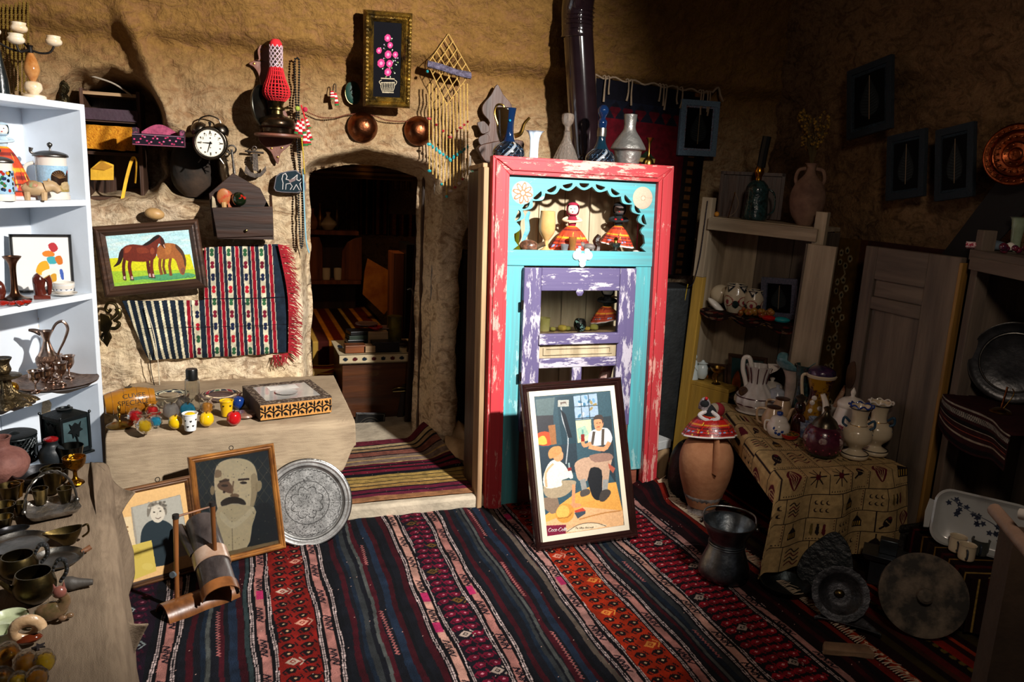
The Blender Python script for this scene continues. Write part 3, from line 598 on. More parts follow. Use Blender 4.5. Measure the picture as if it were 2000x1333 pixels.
# -- kilims on the floor
WOOL = painted_mat('kilim_wool', .95, .8, 260, distance=.004, var=.22, spec=.1)
def kilim():
    X0, X1, Y0, Y1 = -.62, 1.955, 1.05, 3.2
    w, h = 860, 720
    cv = Cv(w, h, '0e1016', box=(X0, 0, X1, Y1-Y0))     # canvas y runs from the far edge (0) towards the camera
    H = Y1-Y0
    def stripe(x, wd, col, a=1): 
        pts = [(x+.006*math.sin(t*7+x*9)+.003*math.sin(t*19+x*30), t) for t in np.linspace(0, H, 40)]; cv.line(pts, wd, col, a)
    def dashed(x, phase=0):
        stripe(x, .020, '0b0a0e'); 
        for s in (-.0035, .0035):
            t = 0
            while t < H:
                xx = x+s+.006*math.sin(t*7+x*9)+.003*math.sin(t*19+x*30); cv.line([(xx, t), (xx, t+.009)], .0035, 'c9b3b0'); t += .013
    def pink(x, col='b07f78'):
        stripe(x, .040, '0b0a0e'); stripe(x, .027, col); t = .05
        while t < H:
            xx = x+.006*math.sin(t*7+x*9)
            for q in (0, .03, .06): cv.line([(xx-.010, t+q), (xx+.010, t+q+.012), (xx-.008, t+q+.02), (xx+.010, t+q+.033)], .0065, '14101a')
            if random.random() < .12: cv.rect(xx-.013, t+.09, xx+.013, t+.15, 'b02a5c')
            t += .17+random.random()*.05
    def border(x): dashed(x-.030); pink(x, random.choice(['b07f78', 'c08f80', 'a87068'])); dashed(x+.030)
    def band(xa, xb, ground, mot, dot, accents):
        stripe((xa+xb)/2, xb-xa+.012, ground); m = (xa+xb)/2; W = (xb-xa); n = max(2, int(W/.042)); t = .01; row = 0
        while t < H:
            for i in range(n):
                xx = xa+W*(i+.5)/n+.006*math.sin(t*7)+(.004 if row % 2 else -.004)
                if row % 5 == 3 and i == (row//5) % n: 
                    c = random.choice(accents); cv.poly([(xx-.024, t), (xx, t-.020), (xx+.024, t), (xx, t+.020)], c); cv.poly([(xx-.011, t), (xx, t-.010), (xx+.011, t), (xx, t+.010)], ground); cv.ell(xx, t, .004, .004, c)
                    cv.line([(xx+.02, t-.02), (xx+.035, t), (xx+.02, t+.02)], .005, c); continue
                s = .017; cv.poly([(xx-s, t), (xx-s*.3, t-s*.9), (xx+s, t-s*.3), (xx+s*.6, t+s*.8), (xx-s*.5, t+s)], mot)
                cv.line([(xx-s, t+s), (xx-s*1.5, t+s*.2), (xx-s*.6, t-s*.7)], .006, mot); cv.line([(xx+s, t-s), (xx+s*1.4, t+s*.1)], .006, mot)
                cv.poly([(xx-.0055, t), (xx, t-.005), (xx+.0055, t), (xx, t+.005)], dot)
            t += .043; row += 1
    def field(xa, xb):
        cols = ['12141b', '3a0d16', '12141b', '15202e', '2e3133', '12141b', '41101a', '12141b', '1a2638', '330c14', '0d0f14']; x = xa+.008; i = 0
        while x < xb: wd = random.choice([.014, .02, .026]); stripe(x+wd/2, wd+.002, cols[i % len(cols)]); x += wd; i += 1
        gx = xa+(xb-xa)*.42; stripe(gx, .012, '4a4d4b')
        zx = gx+.028; t = random.random()*.3
        while t < H:
            pts = [(zx+(.005 if k % 2 else -.005)+.006*math.sin((t+k*.008)*7), t+k*.008) for k in range(int(random.choice([22, 34])))]; cv.line(pts, .0045, 'a5605e'); t += .5
    field(-.62, -.55); band(-.42, -.30, '1a0f1c', '3d0d22', 'a2566a', ['8f9a9a']); border(-.235); field(-.2, .01); stripe(.012, .03, '2c3a3c'); border(.05); band(.095, .215, '7d1712', '160d10', 'c9a37c', ['d0703a', 'c98d77', 'b8a08e'])
    border(.255); field(.30, .58); border(.615); band(.655, .752, '14111a', '6b0d28', 'd08090', ['b09c90', '6a4a20']); border(.79); field(.83, 1.09); stripe(1.075, .02, '5c5148'); border(1.13); band(1.17, 1.295, 'a2280f', '1c1012', 'd9b58a', ['d8853a', 'd8853a', 'c98d77'])
    border(1.338); field(1.375, 1.49); border(1.52); band(1.565, 1.735, '160f14', '8c1020', 'e0a0a0', ['b09c90']); border(1.78); stripe(1.87, .14, '1c0c10'); stripe(1.85, .02, '3a0d12'); stripe(1.89, .02, '0d0c10'); stripe(1.94, .03, '7c1d12')
    cv.a *= .8; cv.noise(.3, .09, 5); sp_ = RNG.random((h, w)) > .9994; cv.a[sp_] = np.array([.75, .6, .55])
    def pos(u, v):
        x = X0+(X1-X0)*u; y = Y1-(Y1-Y0)*v
        z = .006+.006*fbm(x*9, y*2.5, 3, 77)+.003*np.sin(x*55+2*np.sin(y*3))*fbm(x*3, y*3, 2, 5)
        up = sst(x, 1.60, 1.9)*sst(y, 2.98, 3.12); z = z+up*.07*(sst(x, 1.7, 1.95))
        z = np.where((y > 3.0) & (x < 1.0), np.minimum(z, .02), z)
        return x, y-.02*up, z
    return sheet(cv, pos), (X1, Y0, Y1)
me, (kx, ky0, ky1) = kilim()
kl = root('kilim_rug', 'large dark striped kilim rug with red lozenge bands covering the floor', 'rug', (0, 0, 0))
part(kl, 'woven_field', me, WOOL, solid=.005)
def fringe(pts, length, direc, col, n, seed=1, r=.0018, droop=.0, jit=.5):
    g = G(); rr = random.Random(seed); P = cr(pts, 8)
    for i in range(n):
        t = i/n*(len(P)-1); a = Vector(P[int(t)]); b = Vector(P[min(int(t)+1, len(P)-1)]); p = a.lerp(b, t-int(t)); d = Vector(direc).normalized(); s = Vector((b-a)).normalized() if (b-a).length else Vector((1, 0, 0))
        l = length*(.6+.6*rr.random()); k = rr.uniform(-jit, jit); q = p+d*l*.5+s*k*l*.3+Vector((0, 0, .002+rr.random()*.004)); e = p+d*l+s*k*l+Vector((0, 0, -droop*l))
        g.tube([p, q, e], [r, r, r*.5], 4)
    return g
FR = mt('fringe_cotton', 'b8a68e', .95, bump=.2)
part(kl, 'fringe', fringe([(kx-.01, 1.2, .014), (kx, 2.0, .014), (kx, 2.6, .014), (kx-.01, 3.0, .02), (kx-.03, 3.10, .085)], .05, (1, -.15, 0), FR, 330, 3), FR, False)
# darker runner rug to the right, under the pots
def runner():
    X0, X1, Y0, Y1 = 1.93, 2.9, 1.0, 3.75; cv = Cv(260, 500, '14090b', box=(X0, 0, X1, Y1-Y0)); x = X0; cols = ['7a1a10', '2a0c0e', '8c3016', '1a0a0c', '2c2410', '140a0c', '35190f', '45100f', '12090b']; i = 0
    H = Y1-Y0
    while x < X1:
        wd = [.03, .02, .035, .05, .04][i % 5]; cv.rect(x, 0, x+wd, H, cols[i % len(cols)]); x += wd; i += 1
    for t in np.arange(.02, H, .035): cv.ell(X0+.075, t, .006, .006, 'c9b090'); cv.ell(X0+.3, t+.01, .01, .012, '5a4a1c')
    cv.noise(.3, .1, 8); return sheet(cv, lambda u, v: (X0+(X1-X0)*u, Y1-(Y1-Y0)*v, .001+.004*fbm(u*9, v*20, 3, 3)))
solo('runner_rug', 'dark red and ochre runner rug under the amphora and metal pots', 'rug', runner(), WOOL, solid=.004)
# striped rug over the doorway step
def steprug():
    X0, X1, Y0, Y1 = .33, 1.03, 3.20, 3.98; H = Y1-Y0; cv = Cv(300, 330, '8a7352', box=(X0, 0, X1, H))
    seq = [('5a1f2c', .06), ('14161e', .010), ('9c8a68', .03), ('14161e', .012), ('8a6f50', .03), ('12141c', .014), ('6e4238', .05), ('20161c', .012), ('6f5f54', .035), ('9a7f52', .012), ('6a5a52', .04), ('9a7f52', .01), ('4a1524', .02), ('0f1016', .016), ('5c1626', .022), ('0f1016', .018), ('5c1626', .03), ('0f1016', .03), ('8e7540', .03), ('16161c', .006), ('8e7540', .035), ('16161c', .006), ('9a7d48', .03), ('16161c', .008), ('8a6a3a', .03), ('14121a', .012), ('54182a', .03), ('14121a', .012), ('5a1f30', .03), ('80593c', .04)]
    t = 0; tot = sum(s[1] for s in seq)
    for c, wd in seq: wd *= H/tot; cv.rect(X0, t, X1, t+wd, c); t += wd
    cv.noise(.25, .12, 3); sp_ = RNG.random((330, 300)) > .9985; cv.a[sp_] = np.array([.8, .7, .6])
    def pos(u, v):
        y = Y1-H*v; xr = X1+.06*sst(v, .2, 1)-.06*(1-v)**2; x = X0+(xr-X0)*u; y = y+.02*np.sin(u*3)*0+.05*(u-.5)*(1-v)
        z = .068+.008*fbm(u*6, v*8, 3, 6)+.09*sst(u, .82, 1.0)*sst(1-v, .25, 1); return x, y, z
    return sheet(cv, pos)
sr = root('striped_step_rug', 'brown and burgundy striped flatweave rug laid over the doorway step', 'rug', (0, 0, 0))
part(sr, 'woven_field', steprug(), WOOL, solid=.004)
# -- frames and pictures
def molding(par, W, H, fw, fd, m, name='frame', lip=None, d0=0, prof=None):
    """mitred frame around a W x H outer size, in local XZ, front at -Y; profile across the width, outer to inner"""
    prof = prof or [(0, 0), (0, -.6), (.12, -.85), (.3, -1), (.5, -.72), (.62, -.8), (.85, -.5), (1, -.35), (1, 0)]
    g = G(); n = len(prof); vs = []
    for a, b in prof:
        o = a*fw; y = d0+b*fd
        for sx, sz in ((-1, -1), (1, -1), (1, 1), (-1, 1)): vs.append((sx*(W/2-o), y, sz*(H/2-o)))
    fs = [(i*4+k, i*4+(k+1) % 4, (i+1)*4+(k+1) % 4, (i+1)*4+k) for i in range(n-1) for k in range(4)] + [((n-1)*4+k, (n-1)*4+(k+1) % 4, (k+1) % 4, k) for k in range(4)]
    return part(par, name, g.add(vs, fs), m, True, sharp=25)
def picture(name, label, cat, quad, pl, cv, fw, fd, fm, mat=None, mats=None, glass=False, back=True, extra=0):
    """quad: outer frame corners tl,tr,br,bl in photo pixels, on plane pl; cv the picture's canvas"""
    m, W, H = fit(*quad, pl); r = root(name, label, cat, mat=m); molding(r, W, H, fw, fd, fm)
    iw, ih = W-2*fw*.98, H-2*fw*.98; y = -fd*.3
    if mats:
        mw_, mm = mats; g = G(); g.prism([(-iw/2, -ih/2), (iw/2, -ih/2), (iw/2, ih/2), (-iw/2, ih/2)], y-.003, y, [[(-iw/2+mw_, -ih/2+mw_), (iw/2-mw_, -ih/2+mw_), (iw/2-mw_, ih/2-mw_), (-iw/2+mw_, ih/2-mw_)]]); part(r, 'mat_board', g, mm, False); iw -= 2*mw_; ih -= 2*mw_
    part(r, 'picture', flat(cv, iw, ih, y), mat or PIC)
    part(r, 'backing', G().box(-W/2+fw*.3, W/2-fw*.3, y+.004, -.001 if y+.004 < -.001 else y+.006, -H/2+fw*.3, H/2-fw*.3), DARKW, False)
    return r, W, H
WALLP = ((0, 3.84, 0), (0, 1, 0))
# horse painting
Z6 = lambda *p: [(180+x/3.92, 380+y/3.92) for x, y in p]
hq = [(75, 322), (738, 258), (803, 632), (150, 720)]
cv = Cv(260, 170, 'b9dfe2', hq)
for i in range(30): x = 75+RNG.random()*660; y = 270+RNG.random()*180; cv.ell(x, y, 60, 14, ['cfe8ea', 'a3d4dc', 'd5e6dd', '9ccbd6'][i % 4], -.1, .5)
cv.poly([(100, 498), (750, 446), (810, 640), (150, 725)], 'd2cf1c'); cv.poly([(118, 600), (800, 560), (810, 640), (150, 725)], '9fc233'); cv.poly([(300, 640), (500, 612), (700, 590), (790, 600), (760, 625), (520, 660), (300, 680)], '3f8f6c', .85, 3)
cv.poly([(150, 690), (400, 650), (520, 660), (800, 620), (805, 640), (150, 722)], '8fc043', .8)
def leg(pts, wd, col): cv.line(pts, wd, col, 1, 3)
b2 = '9c5b2c'
leg([(520, 480), (515, 540), (530, 605)], 24, '7d451f'); leg([(550, 480), (545, 550), (560, 600)], 20, '6b3a1c'); leg([(600, 480), (592, 540), (605, 610)], 22, '7d451f')
cv.poly([(490, 420), (520, 378), (580, 365), (640, 375), (690, 420), (716, 470), (722, 530), (708, 600), (682, 600), (662, 560), (640, 500), (610, 480), (560, 490), (500, 480)], b2, 1, 4); cv.poly([(640, 372), (700, 430), (722, 520), (712, 540), (690, 460), (640, 400)], '4a3020', 1, 3); cv.ell(697, 575, 16, 26, '7a4a35')
cv.poly([(560, 380), (600, 372), (600, 440), (560, 450)], 'b87539', .6, 3)
b1 = '6a2414'
leg([(235, 490), (225, 560), (235, 655)], 26, '511a10'); leg([(285, 490), (272, 560), (295, 655)], 28, b1); leg([(415, 480), (425, 560), (440, 630)], 26, '511a10'); leg([(455, 470), (450, 560), (466, 632)], 26, b1)
cv.poly([(205, 470), (215, 420), (250, 392), (310, 382), (385, 386), (430, 360), (468, 322), (490, 306), (515, 308), (545, 345), (557, 398), (535, 395), (505, 372), (492, 430), (480, 480), (440, 505), (380, 516), (310, 515), (250, 510)], b1, 1, 4)
cv.poly([(240, 410), (290, 400), (270, 440), (235, 450)], '9c4326', .8, 3); cv.poly([(330, 410), (400, 405), (430, 440), (350, 450)], '8a3a20', .7, 3); cv.ell(455, 430, 18, 26, '9c4a2c', 0, .7)
cv.poly([(380, 384), (430, 350), (468, 318), (500, 305), (515, 318), (480, 345), (430, 380), (400, 390)], '1c100e', 1, 3); cv.poly([(218, 415), (190, 450), (175, 520), (140, 565), (195, 540), (222, 480)], '2a1210', 1, 3)
cv.poly([(520, 318), (548, 345), (556, 400), (545, 405), (522, 370)], '3a1810', 1, 3); cv.line([(545, 380), (553, 400)], 8, 'd9a890')
for x, y in ((235, 662), (297, 660), (440, 634), (468, 636)): cv.line([(x-3, y-24), (x, y)], 14, 'c9a9a0'); cv.line([(x-6, y), (x+12, y+2)], 8, '2a1a14')
cv.line([(715, 628), (740, 615), (760, 628), (792, 615)], 3, '4a5a20'); cv.noise(.12, .3, 4)
picture('horse_painting', 'tilted dark-framed painting of two brown horses grazing on a yellow-green field', 'painting', [(188, 443), (384, 427), (408, 556), (200, 586)], ((0, 3.80, 0), (0, 1, 0)), cv, .045, .03, DARKW, CANV)
# embroidered flowers
Z5 = (3.173, 350, 0)
fq = [(1172, 118), (1385, 135), (1378, 610), (1165, 595)]
cv = Cv(150, 330, '0b0b10', fq)
for i in range(34): a = RNG.random()*6.3; x, y = 1280+75*math.cos(a)*RNG.random()**.5, 345+135*math.sin(a)*RNG.random()**.5; cv.line([(x, y), (x+10*math.cos(a), y+14*math.sin(a))], 5, '3f5a36'); cv.ell(x+12*math.cos(a), y+14*math.sin(a), 4, 4, ['c9c9c0', '8a9a60', 'b08ab0'][i % 3])
for x, y, r in ((1278, 225, 24), (1297, 270, 20), (1213, 302, 20), (1282, 328, 26), (1337, 330, 20), (1229, 382, 28), (1293, 386, 24), (1281, 440, 26)):
    cv.ell(x, y, r, r, '8a1f4e'); 
    for k in range(7): cv.ell(x+r*.62*math.cos(k*.9), y+r*.62*math.sin(k*.9), r*.42, r*.35, 'c23a72')
    cv.ell(x, y, r*.4, r*.4, 'e58aa8')
cv.line([(1230, 478), (1330, 485)], 8, 'a89a80'); 
for k in range(9): x = 1232+k*12; cv.line([(x, 505), (x-4+k, 535), (x+ (4-k)*2, 566)], 4, 'b8ab90', 1, 3)
cv.line([(1228, 505), (1334, 510)], 4, 'b8ab90'); cv.line([(1240, 570), (1325, 574)], 5, 'b8ab90'); cv.line([(1228, 520), (1214, 500), (1232, 490)], 4, 'b8ab90', 1, 3); cv.line([(1338, 525), (1350, 505), (1334, 492)], 4, 'b8ab90', 1, 3)
GILT2 = mt('ornate_gilt', '8a6a24', .4, .7, .8, 60, vs=20, col2='2e2410')
r, W, H = picture('embroidery_picture', 'tall gilt-framed black embroidery of pink roses in a vase high on the wall', 'picture', [(710, 18), (802, 26), (799, 210), (708, 206)], ((0, 3.76, 1.9), (0, 1, .22)), cv, .045, .05, GILT2, TEXT)
for s_ in (-1, 1):
    g = G()
    for k in range(22): g.ball((s_*(W/2-.012), -.045, -H/2+.03+k*(H-.06)/21), .008, 8, (1, .6, 1.3))
    part(r, 'frame_carving', g, GILT2)
# sparkly blue leaf frames
def leafpic(label, quad, pl, seed, W_=None, glit=('1c252c', '2e3a44', '161c20'), bright=1):
    cv = Cv(110, 150, '050608', box=(0, 0, 1, 1.4)); rr = np.random.default_rng(seed); H_, W2 = 150, 110
    border = np.ones((H_, W2), bool); b = 15; border[b+2:-b-2, b:-b] = False; base = np.array([[int(c[i:i+2], 16)/255 for i in (0, 2, 4)] for c in glit])
    idx = rr.integers(0, 3, (H_, W2)); cv.a[border] = base[idx][border]*bright
    cv.poly([(.5, .28), (.62, .48), (.72, .72), (.7, .95), (.5, 1.08), (.3, .95), (.28, .72), (.38, .48)], '23282a', .8, 4)
    for k in range(9): z = .5+k*.06; cv.line([(.5, z+.05), (.5+.2*min(1, .4+k*.12), z)], .006, '3c4444'); cv.line([(.5, z+.05), (.5-.2*min(1, .4+k*.12), z)], .006, '3c4444')
    cv.line([(.5, .22), (.5, 1.12)], .014, '7c6c54')
    m, W, H = fit(*quad, pl); r = root('leaf_picture', label, 'picture', mat=m, group='glittery framed leaf pictures')
    part(r, 'glitter_frame', G().prism([(-W/2, -H/2), (W/2, -H/2), (W/2, H/2), (-W/2, H/2)], -.022, 0, [[(-W/2+.03, -H/2+.03), (W/2-.03, -H/2+.03), (W/2-.03, H/2-.03), (-W/2+.03, H/2-.03)]]), mt('glitter_navy'+glit[0], glit[0], .35, .4, .6, 400, vs=260, col2=glit[1]), False, bev=.002)
    part(r, 'picture', flat(cv, W-.02, H-.02, -.014), MATTE); part(r, 'backing', G().box(-W/2+.004, W/2-.004, -.012, -.001, -H/2+.004, H/2-.004), DARKW, False); return r
P1 = ((0, 3.80, 0), (0, 1, 0)); PR = ((2.84, 0, 0), (1, 0, 0))
leafpic('leaf picture in a glittering blue and orange frame beside the hanging kilim', [(1328, 195), (1404, 198), (1393, 308), (1321, 302)], P1, 1, glit=('5a6f8a', '86a8c0', '7a4034'), bright=1)
leafpic('dark leaf picture in glitter frame hung highest on the right rock wall', [(1652, 133), (1736, 125), (1757, 256), (1670, 262)], PR, 2)
leafpic('dark leaf picture in glitter frame, left one of the lower pair on the right wall', [(1734, 262), (1806, 260), (1817, 386), (1742, 388)], PR, 3)
leafpic('dark leaf picture in glitter frame hung nearest the copper plate', [(1826, 250), (1902, 248), (1913, 385), (1840, 390)], PR, 4)
# -- saddlebag kilim under the horse painting
kq = [(238, 588), (398, 486), (545, 478), (563, 690), (290, 703)]
def bag():
    cv = Cv(330, 250, '1d2733', box=(232, 478, 565, 706))
    # stripes in photo pixels, running down
    for i in range(9): x = 250+i*16.5; lean_ = (9-i)*3.2; cv.line([(x-8+0*i, 560), (x+lean_*1.0+2, 706)], 5, 'd9cfae'); 
    def col_strip(x, top, bot, wd, c): cv.line([(x, top), (x+(bot-top)*.055, bot)], wd, c)
    reds = [(366, 560), (398, 480), (430, 480), (462, 480), (493, 480), (527, 480)]; whites = [(382, 555), (413, 482), (446, 482), (478, 482), (510, 482)]
    for x, t in reds: col_strip(x, t, 706, 9, 'cfc7ae'); col_strip(x, t, 706, 7, '8a1424')
    for x, t in whites:
        col_strip(x, t, 706, 10, 'cbc2a6'); y = t+8; i = 0
        while y < 700:
            xx = x+(y-t)*.055; c = ['2d5a3a', '701a2c', '1c2440', 'b01c2c'][i % 4]
            cv.ell(xx, y, 4, 4, c); cv.ell(xx, y+7, 4, 4, c); cv.ell(xx, y+3.5, 2, 7, c); y += 24; i += 1
    cv.line([(236, 588), (400, 584), (560, 582)], 2.2, '14141c'); cv.line([(270, 642), (560, 635)], 1.2, '14141c'); cv.noise(.25, .12, 2)
    tw = aty(400, 600, 3.85)
    def pos(u, v):
        px = 232+333*u; py = 478+228*v
        d = RC @ np.stack([(px-1000)/FPX, -(py-666.5)/FPX, -1+0*px], 0).reshape(3, -1); t_ = 3.835/d[1]; X = (CP[0]+t_*d[0]).reshape(px.shape); Z = (CP[2]+t_*d[2]).reshape(px.shape)
        return X, 3.852-.012*np.sin(u*40)*.5*sst(v, .4, 1)-.02*sst(.45-np.abs(u-.5), 0, .1)*sst(.5-np.abs(v-.5), 0, .1), Z
    me = sheet(cv, pos)
    import bmesh
    b = bmesh.new(); b.from_mesh(me); poly = [(236, 588), (398, 586), (398, 484), (545, 476), (563, 580), (564, 690), (450, 698), (290, 706)]
    def ins(x, y):
        r = False
        for i in range(len(poly)):
            (xa, ya), (xb, yb) = poly[i], poly[(i+1) % len(poly)]
            if (ya > y) != (yb > y) and x < (xb-xa)*(y-ya)/(yb-ya)+xa: r = not r
        return r
    w, h = 330, 250; b.verts.ensure_lookup_table(); kill = [vv for i, vv in enumerate(b.verts) if not ins(232+333*(i % w)/(w-1), 478+228*(i//w)/(h-1))]
    bmesh.ops.delete(b, geom=kill, context='VERTS'); b.to_mesh(me); b.free(); return me
o = root('kilim_saddlebag', 'navy, red and white striped kilim bag hung behind the horse painting', 'textile', aty(400, 600, 3.85)); inv_ = Matrix.Translation(-o.location)
me = bag(); me.transform(inv_); part(o, 'woven_body', me, TEXT, solid=.006)
tq = lambda px, py, y=3.83: tuple(aty(px, py, y)-o.location)
part(o, 'fringe', fringe([tq(543, 478), tq(562, 580), tq(563, 690)], .06, (1, -.05, -.25), None, 150, 5, .003, .1), mt('red_wool', '8f1220', .95, 0, .3), False)
part(o, 'fringe', fringe([tq(533, 694), tq(562, 690)], .06, (.2, -.05, -1), None, 26, 6, .0022), MC['red_wool'], False)
part(o, 'cord', G().tube([tq(285, 600, 3.81), tq(300, 650, 3.80), tq(308, 700, 3.81), tq(312, 760, 3.82)], .0022, 6, sub=4), mt('white_cord', 'cfc3a8', .9), label='white cord'); part(o, 'cord', G().tube([tq(292, 690, 3.81), tq(296, 730, 3.82), tq(305, 765, 3.82)], .002, 6, sub=4), IRON, label='dark cord')
# -- alarm clock
t = T('alarm_clock', 'old twin-bell alarm clock with cream dial hung on the rock wall', 'clock', 411, 280, wall=3.83)
k = t.k*1.06
CHRM = mt('worn_chrome', '6e6458', .3, 1, .1, 40, col2='2e2a26')
g = G().at(rx=PI/2, sc=k).lathe(cr([(20, -22), (29, -16), (30.5, 0), (30, 8), (27, 11), (24.5, 10), (24, 6)], 3), 40); t.p('case', g, CHRM)
cv = Cv(120, 120, 'efe6d3', box=(-25, -25, 25, 25))
for i in range(12):
    a = i*PI/6
    if i % 3: cv.ell(19*math.sin(a), -19*math.cos(a), 1.5, 1.5, '3a322a')
    else: cv.line([(17*math.sin(a), -17*math.cos(a)), (21*math.sin(a), -21*math.cos(a))], 2.6, '3a322a')
for i in range(60): a = i*PI/30; cv.line([(22.5*math.sin(a), -22.5*math.cos(a)), (23.5*math.sin(a), -23.5*math.cos(a))], .6, '3a322a')
cv.ell(0, -9, 1.4, 1.4, '3a322a'); cv.ell(0, 8, 1.2, 1.2, '3a322a')
face = flat(cv, 50*k, 50*k, -7*k); 
import bmesh as _bm
b = _bm.new(); b.from_mesh(face); _bm.ops.delete(b, geom=[v for v in b.verts if math.hypot(v.co.x, v.co.z) > 24.4*k], context='VERTS'); b.to_mesh(face); b.free()
t.p('dial', face, PIC)
g = G()
for i in range(1, 13):
    a = i*PI/6; vv, ff = textgeo(str(i), 6.5); 
    if i in (12, 2, 10, 11, 1, 3, 9): g.m = Matrix.Identity(4); g.add([((x+16*math.sin(a))*k, -7.4*k, (y+16*math.cos(a))*k) for x, y, z in vv], ff)
t.p('numerals', g, BLK, False)
for nm, a, ln, wd in (('hour_hand', R_(-88), 13, 1.4), ('minute_hand', R_(197), 17, 1.1)):
    g = G(); d = (math.sin(a), math.cos(a)); nx = (d[1], -d[0])
    g.prism([(-d[0]*3*k-nx[0]*wd*k, -d[1]*3*k-nx[1]*wd*k), (d[0]*ln*k-nx[0]*.4*k, d[1]*ln*k-nx[1]*.4*k), (d[0]*ln*k+nx[0]*.4*k, d[1]*ln*k+nx[1]*.4*k), (-d[0]*3*k+nx[0]*wd*k, -d[1]*3*k+nx[1]*wd*k)], -8.6*k, -8*k); t.p(nm, g, BLK, False)
for s_ in (-1, 1): g = G().at((s_*20*k, 0, 25*k), ry=s_*.65, sc=k).lathe(cr([(15, -3), (14.5, 1), (11, 7), (5, 10.5), (.2, 11)], 3), 24); t.p('bell', g, CHRM); t.p('foot', G().tube([(s_*15*k, 0, -26*k), (s_*22*k, 0, -36*k)], [2*k, 1.2*k], 8), CHRM)
t.p('handle', G().tube([(-19*k, 0, 36*k), (-15*k, 0, 44*k), (0, 0, 49*k), (15*k, 0, 44*k), (19*k, 0, 36*k)], 1.3*k, 8, sub=5), CHRM); t.p('hammer', G().tube([(0, 0, 29*k), (0, 0, 38*k)], [1.2*k, 3*k], 8), IRON)
# -- textile toy cradle on the niche ledge
t = T('wooden_swing_seat', 'small black and pink patterned wooden bench at the niche edge', 'toy bench', 312, 262, wall=3.82)
cvb = Cv(160, 60, '1c1620', box=(0, 0, 100, 30))
for i in range(24): cvb.ell(4+i*4, 15+9*math.sin(i*1.1), 2, 2, ['c03a6a', 'a03050', 'd0608a'][i % 3])
cvb.line([(0, 28), (100, 28)], 1.5, 'a0506a'); cvb.line([(0, 3), (100, 3)], 1.5, '8a6a7a')
x0, z0 = t.Q(263, 282)[0], t.Q(263, 284)[2]; x1 = t.Q(362, 280)[0]; W_ = x1-x0
me = flat(cvb, W_, .05, -.081, x0, z0); t.p('front_board', me, TEXT); t.p('front_rail', G().box(x0, x1, -.08, -.066, z0, z0+.05), DARKW, False, bev=.002)
t.p('seat_board', G().box(x0+.005, x1-.005, -.066, .02, z0+.012, z0+.022), DARKW, False)
for xx in (x0, x1-.02): t.p('side_board', G().box(xx, xx+.02, -.066, .02, z0, z0+.075), mt('black_pink', '2a1a24', .7, col2='8a3a5c', vs=60, thr=(.5, .6)), False, bev=.003)
arc = [(x0+.03+(W_-.06)*i/12, z0+.06+.035*math.sin(PI*i/12)) for i in range(13)]
t.p('backrest', G().prism([(x0+.03, z0+.02)]+arc+[(x1-.03, z0+.02)], .0, .015), mt('pink_back', '7a2a4a', .7, col2='b0486a', vs=50), False)
# -- niche contents
NZ = aty(230, 392, 3.95).z
def nbox(name, label, cat, x0, y0, x1, y1, Y, dep, m, **k):
    a, b = aty(x0, y1, Y), aty(x1, y0, Y); return solo(name, label, cat, G().box(0, b.x-a.x, 0, dep, 0, b.z-a.z), m, a, smooth=False, bev=.003, **k)
t = T('niche_shelf', 'dark wooden crate shelf standing inside the arched niche', 'shelf', 225, 385, wall=4.02)
a, b_ = t.Q(168, 392), t.Q(272, 180); X0, X1, Z0, Z1 = a[0], b_[0], a[2]+.02, b_[2]
t.p('side_panel', G().box(X0, X0+.015, 0, .2, Z0, Z1), DARKWZ, False); t.p('side_panel', G().box(X1-.015, X1, 0, .2, Z0, Z1), DARKWZ, False); t.p('back_panel', G().box(X0, X1, .2, .21, Z0, Z1), DARKWZ, False)
zz_ = [t.Q(220, y)[2] for y in (184, 236, 300, 388)]
for i, z in enumerate(zz_): t.p('shelf_board', G().box(X0+.015, X1-.015, 0, .2, z-.008, z+.006), OLDWX if i == 0 else DARKW, False)
t.p('purple_board', G().box(X0+.01, X1-.01, -.012, 0, zz_[1]+.0, zz_[1]+.05), mt('purple_dark', '3a2632', .6), False)
cvs = Cv(150, 70, 'b8791f'); 
for i in range(900): x, y = RNG.random(), RNG.random(); cvs.line([(x, y), (x+.012, y+.05)], .006, ['8a4a10', 'd9a030', '6a3008', 'c98a28'][i % 4])
solo('shawl', 'ochre knitted shawl folded over the shelf inside the niche', 'cloth', (lambda a, b: sheet(cvs, lambda u, v: (a.x+(b.x-a.x)*u, 4.005-.01*np.sin(u*14+v*3)-.008*v, a.z+(b.z-a.z)*(1-v))))(aty(170, 290, 4.0), aty(262, 249, 4.0)), TEXT, solid=.012)
YEL = mt('yellow_felt', 'd9a82c', .8, 0, .3, 60)
t = T('felt_purse', 'yellow felt envelope purse inside the niche', 'purse', 200, 350, wall=3.99)
t.p('pouch', G().prism(t.q((177, 352), (222, 352), (222, 322), (198, 312), (177, 330)), -.008, .008), YEL, False, bev=.002); t.p('flap', G().prism(t.q((180, 330), (200, 316), (222, 326), (205, 333)), -.013, -.008), mt('ochre_felt', 'b07c1c', .8), False, bev=.001)
t = T('leather_strap', 'yellow strap hanging in a loop inside the niche', 'strap', 255, 350, wall=3.96)
t.one(G().tube([t.Q(238, 395), t.Q(247, 350), t.Q(258, 312), t.Q(265, 311), t.Q(266, 330), t.Q(264, 358)], .009, 8, sub=5, flat=.3), YEL)
t = T('thin_rod', 'pale bent rod wedged under the arch of the niche', 'rod', 200, 160, wall=4.0); t.one(G().tube([t.Q(135, 137), t.Q(190, 152), t.Q(225, 165), t.Q(258, 187)], .004, 8, sub=4), mt('pale_wood', '9a8f80', .7))
